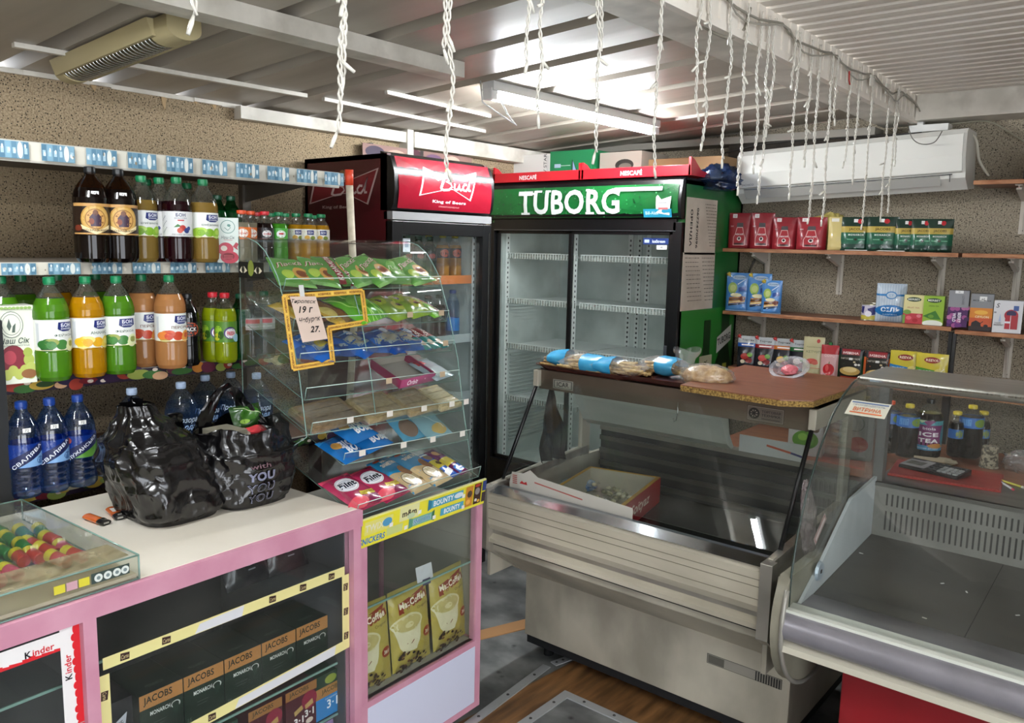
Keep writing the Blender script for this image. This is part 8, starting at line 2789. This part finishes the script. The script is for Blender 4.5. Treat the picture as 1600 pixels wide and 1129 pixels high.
carton('tea_box', 'tea3', 0.078, 0.158, 0.07, '#4a1c5a', PLB + PL, (-0.805 + 0.03, 3.97, ZB_ - 0.0), 0.12, 'tall grey and purple tea box with berries, at the shelf joint', 'tea', side='#3a3a40')
CE = [('r', 0, 0.62, 1, 1, '#85878a'), ('r', 0, 0.12, 1, 0.62, '#d8862a'), ('r', 0, 0.12, 1, 0.35, '#c9562a'), ('e', 0.5, 0.5, 0.3, 0.06, '#e8b040'), ('r', 0, 0, 1, 0.12, '#2a1a18'), ('p', [(0.1, 0.12), (0.12, 0.22), (0.3, 0.28), (0.5, 0.22), (0.55, 0.12)], '#1f1412'), ('s', [(0.5, 0.2), (0.62, 0.26)], 0.003, '#1f1412'), ('e', 0.75, 0.14, 0.1, 0.04, '#1f1412'),
      ('r', 0.38, 0.80, 0.70, 0.93, '#e8e8e6'), ('t', '60', 0.54, 0.86, 0.06, '#333333'), ('t', 'MONOMAX', 0.5, 0.82, 0.04, '#3a3c3e', {'b': 0.02, 'w': 0.8}), ('t', 'CEYLON', 0.55, 0.38, 0.06, '#f4e4b8', {'b': 0.03, 'w': 0.6})]
carton('tea_box', 'tea4', 0.085, 0.158, 0.07, '#85878a', CE, (-0.685, 3.97, 1.326), 0.14, 'grey and orange tea box with elephant silhouettes', 'tea', side='#2f3032')
BR = [('r', 0, 0, 1, 1, '#d9d9dc'), ('t', 'S', 0.14, 0.84, 0.14, '#2a2a2e', {'b': 0.01, 'sh': 0.2}), ('r', 0.02, 0.6, 0.1, 0.65, '#8a8a90'), ('e', 0.62, 0.55, 0.24, 0.18, '#b02030'), ('e', 0.62, 0.6, 0.17, 0.1, '#2a1c4a'), ('r', 0.42, 0.12, 0.84, 0.55, '#b02030'), ('r', 0.42, 0.30, 0.84, 0.36, '#e8e8ec'), ('r', 0.60, 0.12, 0.66, 0.55, '#e8e8ec'), ('r', 0.62, 0.12, 0.86, 0.55, '#a82430'), ('p', [(0.2, 0.35), (0.24, 0.6), (0.28, 0.35)], '#a8b8d8'), ('r', 0.68, 0.7, 0.86, 0.85, '#3a5a9a'),
      ('t', 'ENGLISH', 0.18, 0.30, 0.04, '#4a3a40', {'w': 0.22}), ('t', 'BREAKFAST', 0.22, 0.24, 0.045, '#3a2a30', {'b': 0.02, 'w': 0.34})]
carton('tea_box', 'tea5', 0.105, 0.135, 0.07, '#d9d9dc', BR, (-0.585, 3.965, 1.326), 0.14, 'white breakfast tea box with a red mug', 'tea', side='#c8c8cc')
TS = [('r', 0, 0.48, 1, 1, '#8e9094'), ('r', 0, 0, 1, 0.48, '#d8dad8'), ('p', [(0.15, 0.5), (0.15, 0.72), (0.28, 0.72), (0.28, 0.88), (0.72, 0.88), (0.72, 0.72), (0.88, 0.72), (0.88, 0.5)], '#141416'), ('r', 0.3, 0.9, 0.7, 0.99, '#d8c24a'), ('t', 'ТРИ', 0.5, 0.68, 0.09, '#f0f0f0', {'b': 0.04, 'w': 0.34}), ('t', 'СЛОНА', 0.51, 0.56, 0.09, '#f0f0f0', {'b': 0.04, 'w': 0.6}),
      ('e', 0.52, 0.24, 0.34, 0.15, '#c9b83a'), ('e', 0.6, 0.27, 0.2, 0.1, '#e0d468'), ('p', [(0.3, 0.38), (0.42, 0.46), (0.44, 0.34)], '#3f7a34')]
carton('tea_box', 'tea6', 0.082, 0.138, 0.07, '#8e9094', TS, (-0.475, 3.965, 1.326), 0.14, 'grey tea box with a lemon and a black name block', 'tea', side='#4a4c50')
TS2 = TS[:4] + [('t', 'СЛОНА', 0.51, 0.6, 0.09, '#f0f0f0', {'b': 0.04, 'w': 0.6}), ('e', 0.35, 0.25, 0.2, 0.12, '#2a2450'), ('e', 0.3, 0.27, 0.07, 0.04, '#5a4a80')]
carton('tea_box', 'tea7', 0.082, 0.138, 0.07, '#8e9094', TS2, (-0.385, 3.962, 1.326), 0.14, 'grey tea box with a blue berry, cut by the picture edge', 'tea', side='#4a4c50')
# bottom row: sauces
def sauce(key, col, band, fruit, x, y, lb, w=0.098, h=0.16):
    it = [('r', 0, 0.78, 1, 1, '#a8acae'), ('t', 'Торчин', 0.5, 0.87, 0.07, '#2a2a2a', {'b': 0.02, 'w': 0.6}), ('r', 0, 0.66, 1, 0.78, band), ('r', 0.2, 0.70, 0.8, 0.74, '#e8e0dc'), ('e', 0.4, 0.36, 0.22, 0.10, fruit), ('e', 0.62, 0.24, 0.18, 0.08, '#7a1c1c'), ('e', 0.65, 0.42, 0.14, 0.07, '#6a9a3a'), ('e', 0.3, 0.2, 0.12, 0.06, '#d8c8b0')]
    t = thing('sauce_pouch', lb, 'sauce', (x, y, ZC), 0.25, 'dark sauce pouches on the bottom shelf')
    m = pillow_mesh('pouch_body', key, w, h, 0.05, '#1d1c24', it, foot=True, rough=0.22, wr=0.004)
    obj('pouch_body', m, t)
    b = MB()
    b.M = Matrix.Translation((-w * 0.40, 0, h * 0.95)) @ Matrix.Rotation(-0.7, 4, 'Y')
    b.lathe([(0.004, -0.01), (0.004, 0.0), (0.009, 0.001), (0.009, 0.014), (0.0, 0.015)], P('#b8302c', 0.4), 12)
    obj('spout_cap', b, t)


sauce('s1', '', '#1f4f9a', '#a83a34', -1.69, 3.90, 'dark sauce pouch with a blue band next to the green fridge')
sauce('s2', '', '#8a1f24', '#c2504a', -1.60, 3.905, 'dark sauce pouch with a maroon band, second from the fridge')
sauce('s3', '', '#b8682c', '#d8b05a', -1.515, 3.925, 'dark sauce pouch with an orange band behind the plastic bowl')
sauce('s4', '', '#1f5a2c', '#e8e0d0', -1.43, 3.92, 'dark sauce pouch with a green band next to the beige ketchup')
pouch('ketchup_pouch', 'ket1', 0.095, 0.185, 0.045, '#b8b088', [('t', 'КЕТЧУП', 0.5, 0.62, 0.06, '#4a5a3a', {'w': 0.7}), ('t', 'Королівський', 0.5, 0.74, 0.045, '#6a6a4a', {'sh': 0.2, 'w': 0.7}), ('e', 0.45, 0.38, 0.28, 0.07, '#b8483a'), ('e', 0.6, 0.34, 0.16, 0.05, '#c86050'), ('e', 0.7, 0.9, 0.08, 0.05, '#a8302c'), ('r', 0.1, 0.05, 0.9, 0.2, '#a8a078'), ('r', 0.15, 0.2, 0.85, 0.21, '#b8483a')],
      -1.355, 3.89, ZC, 0.2, 'beige ketchup pouch, the tallest of the bottom row', 'sauce', None, rough=0.3, wr=0.004)
t = thing('sauce_pouch', 'red and pink sauce pouch with a red pepper next to the beige ketchup', 'sauce', (-1.275, 3.88, ZC), 0.15)
m = pillow_mesh('pouch_body', 'ket2', 0.078, 0.155, 0.04, '#c89a9a', [('r', 0, 0.72, 1, 1, '#a8242c'), ('t', 'СОУС', 0.5, 0.68, 0.08, '#e8c8c8', {'b': 0.03, 'w': 0.6}), ('e', 0.5, 0.26, 0.34, 0.18, '#b8242c'), ('e', 0.4, 0.3, 0.1, 0.1, '#d85a58'), ('s', [(0.5, 0.42), (0.52, 0.5)], 0.003, '#3a6a2c')], foot=True, rough=0.25, wr=0.003)
obj('pouch_body', m, t)
b = MB()
b.M = Matrix.Translation((0, 0, 0.155))
b.lathe([(0.009, 0.0), (0.009, 0.012), (0, 0.013)], P('#2f6a34', 0.4), 12)
obj('spout_cap', b, t)
MV = [('r', 0, 0.80, 1, 1, '#1c1c20'), ('r', 0.15, 0.80, 0.85, 0.98, '#8a1c24'), ('t', 'МІВІНА', 0.5, 0.86, 0.07, '#f0dcd8', {'b': 0.03, 'w': 0.6}), ('t', 'КАРТОПЛЯНЕ ПЮРЕ', 0.5, 0.68, 0.06, '#d8d0c0', {'w': 0.75}), ('e', 0.5, 0.28, 0.4, 0.14, '#c9a860'), ('e', 0.5, 0.33, 0.28, 0.09, '#e4cc90'), ('e', 0.72, 0.5, 0.06, 0.04, '#e8e4dc'), ('e', 0.84, 0.5, 0.05, 0.035, '#e8e4dc'), ('e', 0.66, 0.58, 0.05, 0.03, '#d8c8a0'), ('r', 0.44, 0.64, 0.58, 0.71, '#e8e8e4'), ('r', 0.15, 0.0, 0.85, 0.1, '#a8402c')]
pouch('mash_packet', 'mv1', 0.115, 0.145, 0.02, '#24241f', [('r', 0, 0, 1, 1, '#1f4a2c'), ('r', 0.08, 0.05, 0.92, 0.97, '#26241f')] + MV, -1.185, 3.90, ZC, 0.12, 'green-edged packet of instant mash on the bottom shelf', 'packet', 'instant mash packets', foot=False, rough=0.3, wr=0.002)
pouch('mash_packet', 'mv2', 0.115, 0.145, 0.02, '#24241f', [('r', 0, 0, 1, 1, '#b5582c'), ('r', 0.08, 0.05, 0.92, 0.97, '#26241f')] + MV, -1.065, 3.89, ZC, 0.12, 'orange-edged packet of instant mash on the bottom shelf', 'packet', 'instant mash packets', foot=False, rough=0.3, wr=0.002)
for i, (x, c, lb, tx) in enumerate(((-0.945, '#2a7ab8', 'yellow and blue instant mash packet with a dark red oval', 'ПЮРЕ'), (-0.835, '#4a8a2c', 'yellow and green instant mash packet with a dark red oval, next to the steel post', 'ПЮРЕ'))):
    pouch('mash_packet', 'rv%d' % i, 0.125, 0.16, 0.02, '#c9b83a', [('r', 0, 0, 1, 1, '#c9b83a'), ('p', [(0, 0), (0.7, 0), (0.62, 0.55), (0, 0.62)], c), ('e', 0.5, 0.82, 0.26, 0.085, '#8a2420'), ('t', 'REEVA', 0.5, 0.82, 0.07, '#f0e0c8', {'b': 0.03, 'w': 0.4}), ('t', tx, 0.28, 0.5, 0.08, '#dfe8ec', {'b': 0.02, 'w': 0.4}), ('e', 0.74, 0.38, 0.2, 0.22, '#d8cc7a'), ('e', 0.76, 0.34, 0.13, 0.12, '#b8ac5a'), ('e', 0.3, 0.2, 0.14, 0.08, '#e0e4d8'), ('s', [(0.55, 0.3), (0.9, 0.6)], 0.004, '#f4f0c8')], x, 3.88 - 0.01 * i, ZC, 0.14, lb, 'packet', 'yellow instant mash packets', foot=False, rough=0.28, wr=0.003)
# black jar top on the far shelf
b = MB()
b.lathe([(0, 0), (0.04, 0), (0.042, 0.004), (0.042, 0.09), (0.036, 0.1), (0, 0.1)], P('#15181f', 0.3), 24)
obj('dark_jar', b, label='dark jar on the high shelf at the picture edge', cat='jar', loc=(-0.55, 4.02, 1.961))

# ------------------------------------------------------------------ icicle light garland on the beam
ga = thing('icicle_lights', 'white icicle light garland hanging from the ribbed ceiling beam', 'string lights', (-1.018, 0.3, 2.33))
WM = glass('clear_cable', (0.80, 0.80, 0.78), 0.55, 0.2, 1.5, '#e6e2d8', 30, 2.5)
WW = P('#d2cdc2', 0.35, coat=0.3)
BU = P('#dcd8cc', 0.25, coat=0.5)
rr = random.Random(17)
# main cable, swagging along the beam
b = MB()
pts = []
n = 60
for i in range(n + 1):
    y = 0.3 + 3.7 * i / n
    sag = 0.03 * abs(sin(i * 0.45)) + 0.01 * noise.noise(Vector((i * 0.4, 0, 0)))
    pts.append((0.006 * sin(i), y - 0.3, -0.012 - sag + (0.0)))
b.tube(pts, 0.0035, P('#8f8a7e', 0.5), 6)
obj('main_cable', b, ga)
b = MB()
b.tube([(p[0] + 0.004, p[1] + 0.05, p[2] - 0.012 + 0.014 * sin(i * 0.8)) for i, p in enumerate(pts)], 0.0028, P('#a39e92', 0.5), 6)
obj('second_cable', b, ga)
STR = [(303, 24), (532, 207), (540, 120), (700, 262), (690, 75), (822, 95), (842, 180), (930, 238), (940, 60), (1023, 262), (1031, 55), (1087, 174), (1098, 221), (1130, 248), (1153, 291), (1178, 258), (1187, 305), (1201, 201), (1233, 300), (1240, 128), (1257, 249), (1264, 339), (1284, 342), (1303, 185), (1320, 252), (1331, 278), (1348, 349), (1375, 337), (1388, 323), (1397, 250)]


def strand(px, py, k):
    p = at(px, py, x=-1.018)
    y0, z1 = p.y, p.z
    z0 = 2.318
    L = z0 - z1
    n = max(8, int(L / 0.008))
    w1, w2 = [], []
    for i in range(n + 1):
        t = i / n
        a = i * 1.25
        dx = 0.006 * noise.noise(Vector((k * 3.1, t * 4, 0)))
        dy = 0.020 * noise.noise(Vector((k * 5.7, t * 3 * L * 3, 5))) * min(1, t * 3)
        kn = 0.0028
        w1.append((dx + kn * cos(a), y0 - 0.3 + dy + kn * sin(a), z0 - 2.33 - L * t))
        w2.append((dx - kn * cos(a), y0 - 0.3 + dy - kn * sin(a), z0 - 2.33 - L * t))
    b = MB()
    b.tube(w1, 0.0019, WW, 5)
    b.tube(w2, 0.0019, WW, 5)
    o = obj('strand', b, ga)
    m = max(2, int(L / 0.09))
    for j in range(1, m + 1):
        i = min(n, int(n * j / m))
        q = Vector(w1[i])
        d = Vector((rr.uniform(-0.4, 0.4), rr.choice((-1, 1)) * rr.uniform(0.4, 1.0), rr.uniform(-1.2, -0.2))).normalized()
        if j == m:
            d = Vector((0, rr.uniform(-0.5, 0.5), -1)).normalized()
        b = MB()
        b.tube([(0, 0, 0), tuple(d * 0.010), tuple(d * 0.026)], [0.002, 0.0036, 0.003], BU, 6)
        obj('bulb', b, o, loc=tuple(q))


for k, (px, py) in enumerate(STR):
    strand(px, py, k)
b = MB()
b.tube([(0, 0, 0), (0.0, 0.005, -0.03), (0.002, 0.012, -0.045)], 0.0025, P('#b8302c', 0.4), 6)
obj('red_wire_end', b, ga, loc=(0.006, 2.75, -0.05))
for yy in (3.0, 3.2):
    b = MB()
    b.box((0.0, yy, -0.06), (0.006, yy + 0.03, -0.02), P('#d8d4ca', 0.4))
    obj('junction_box', b, ga)
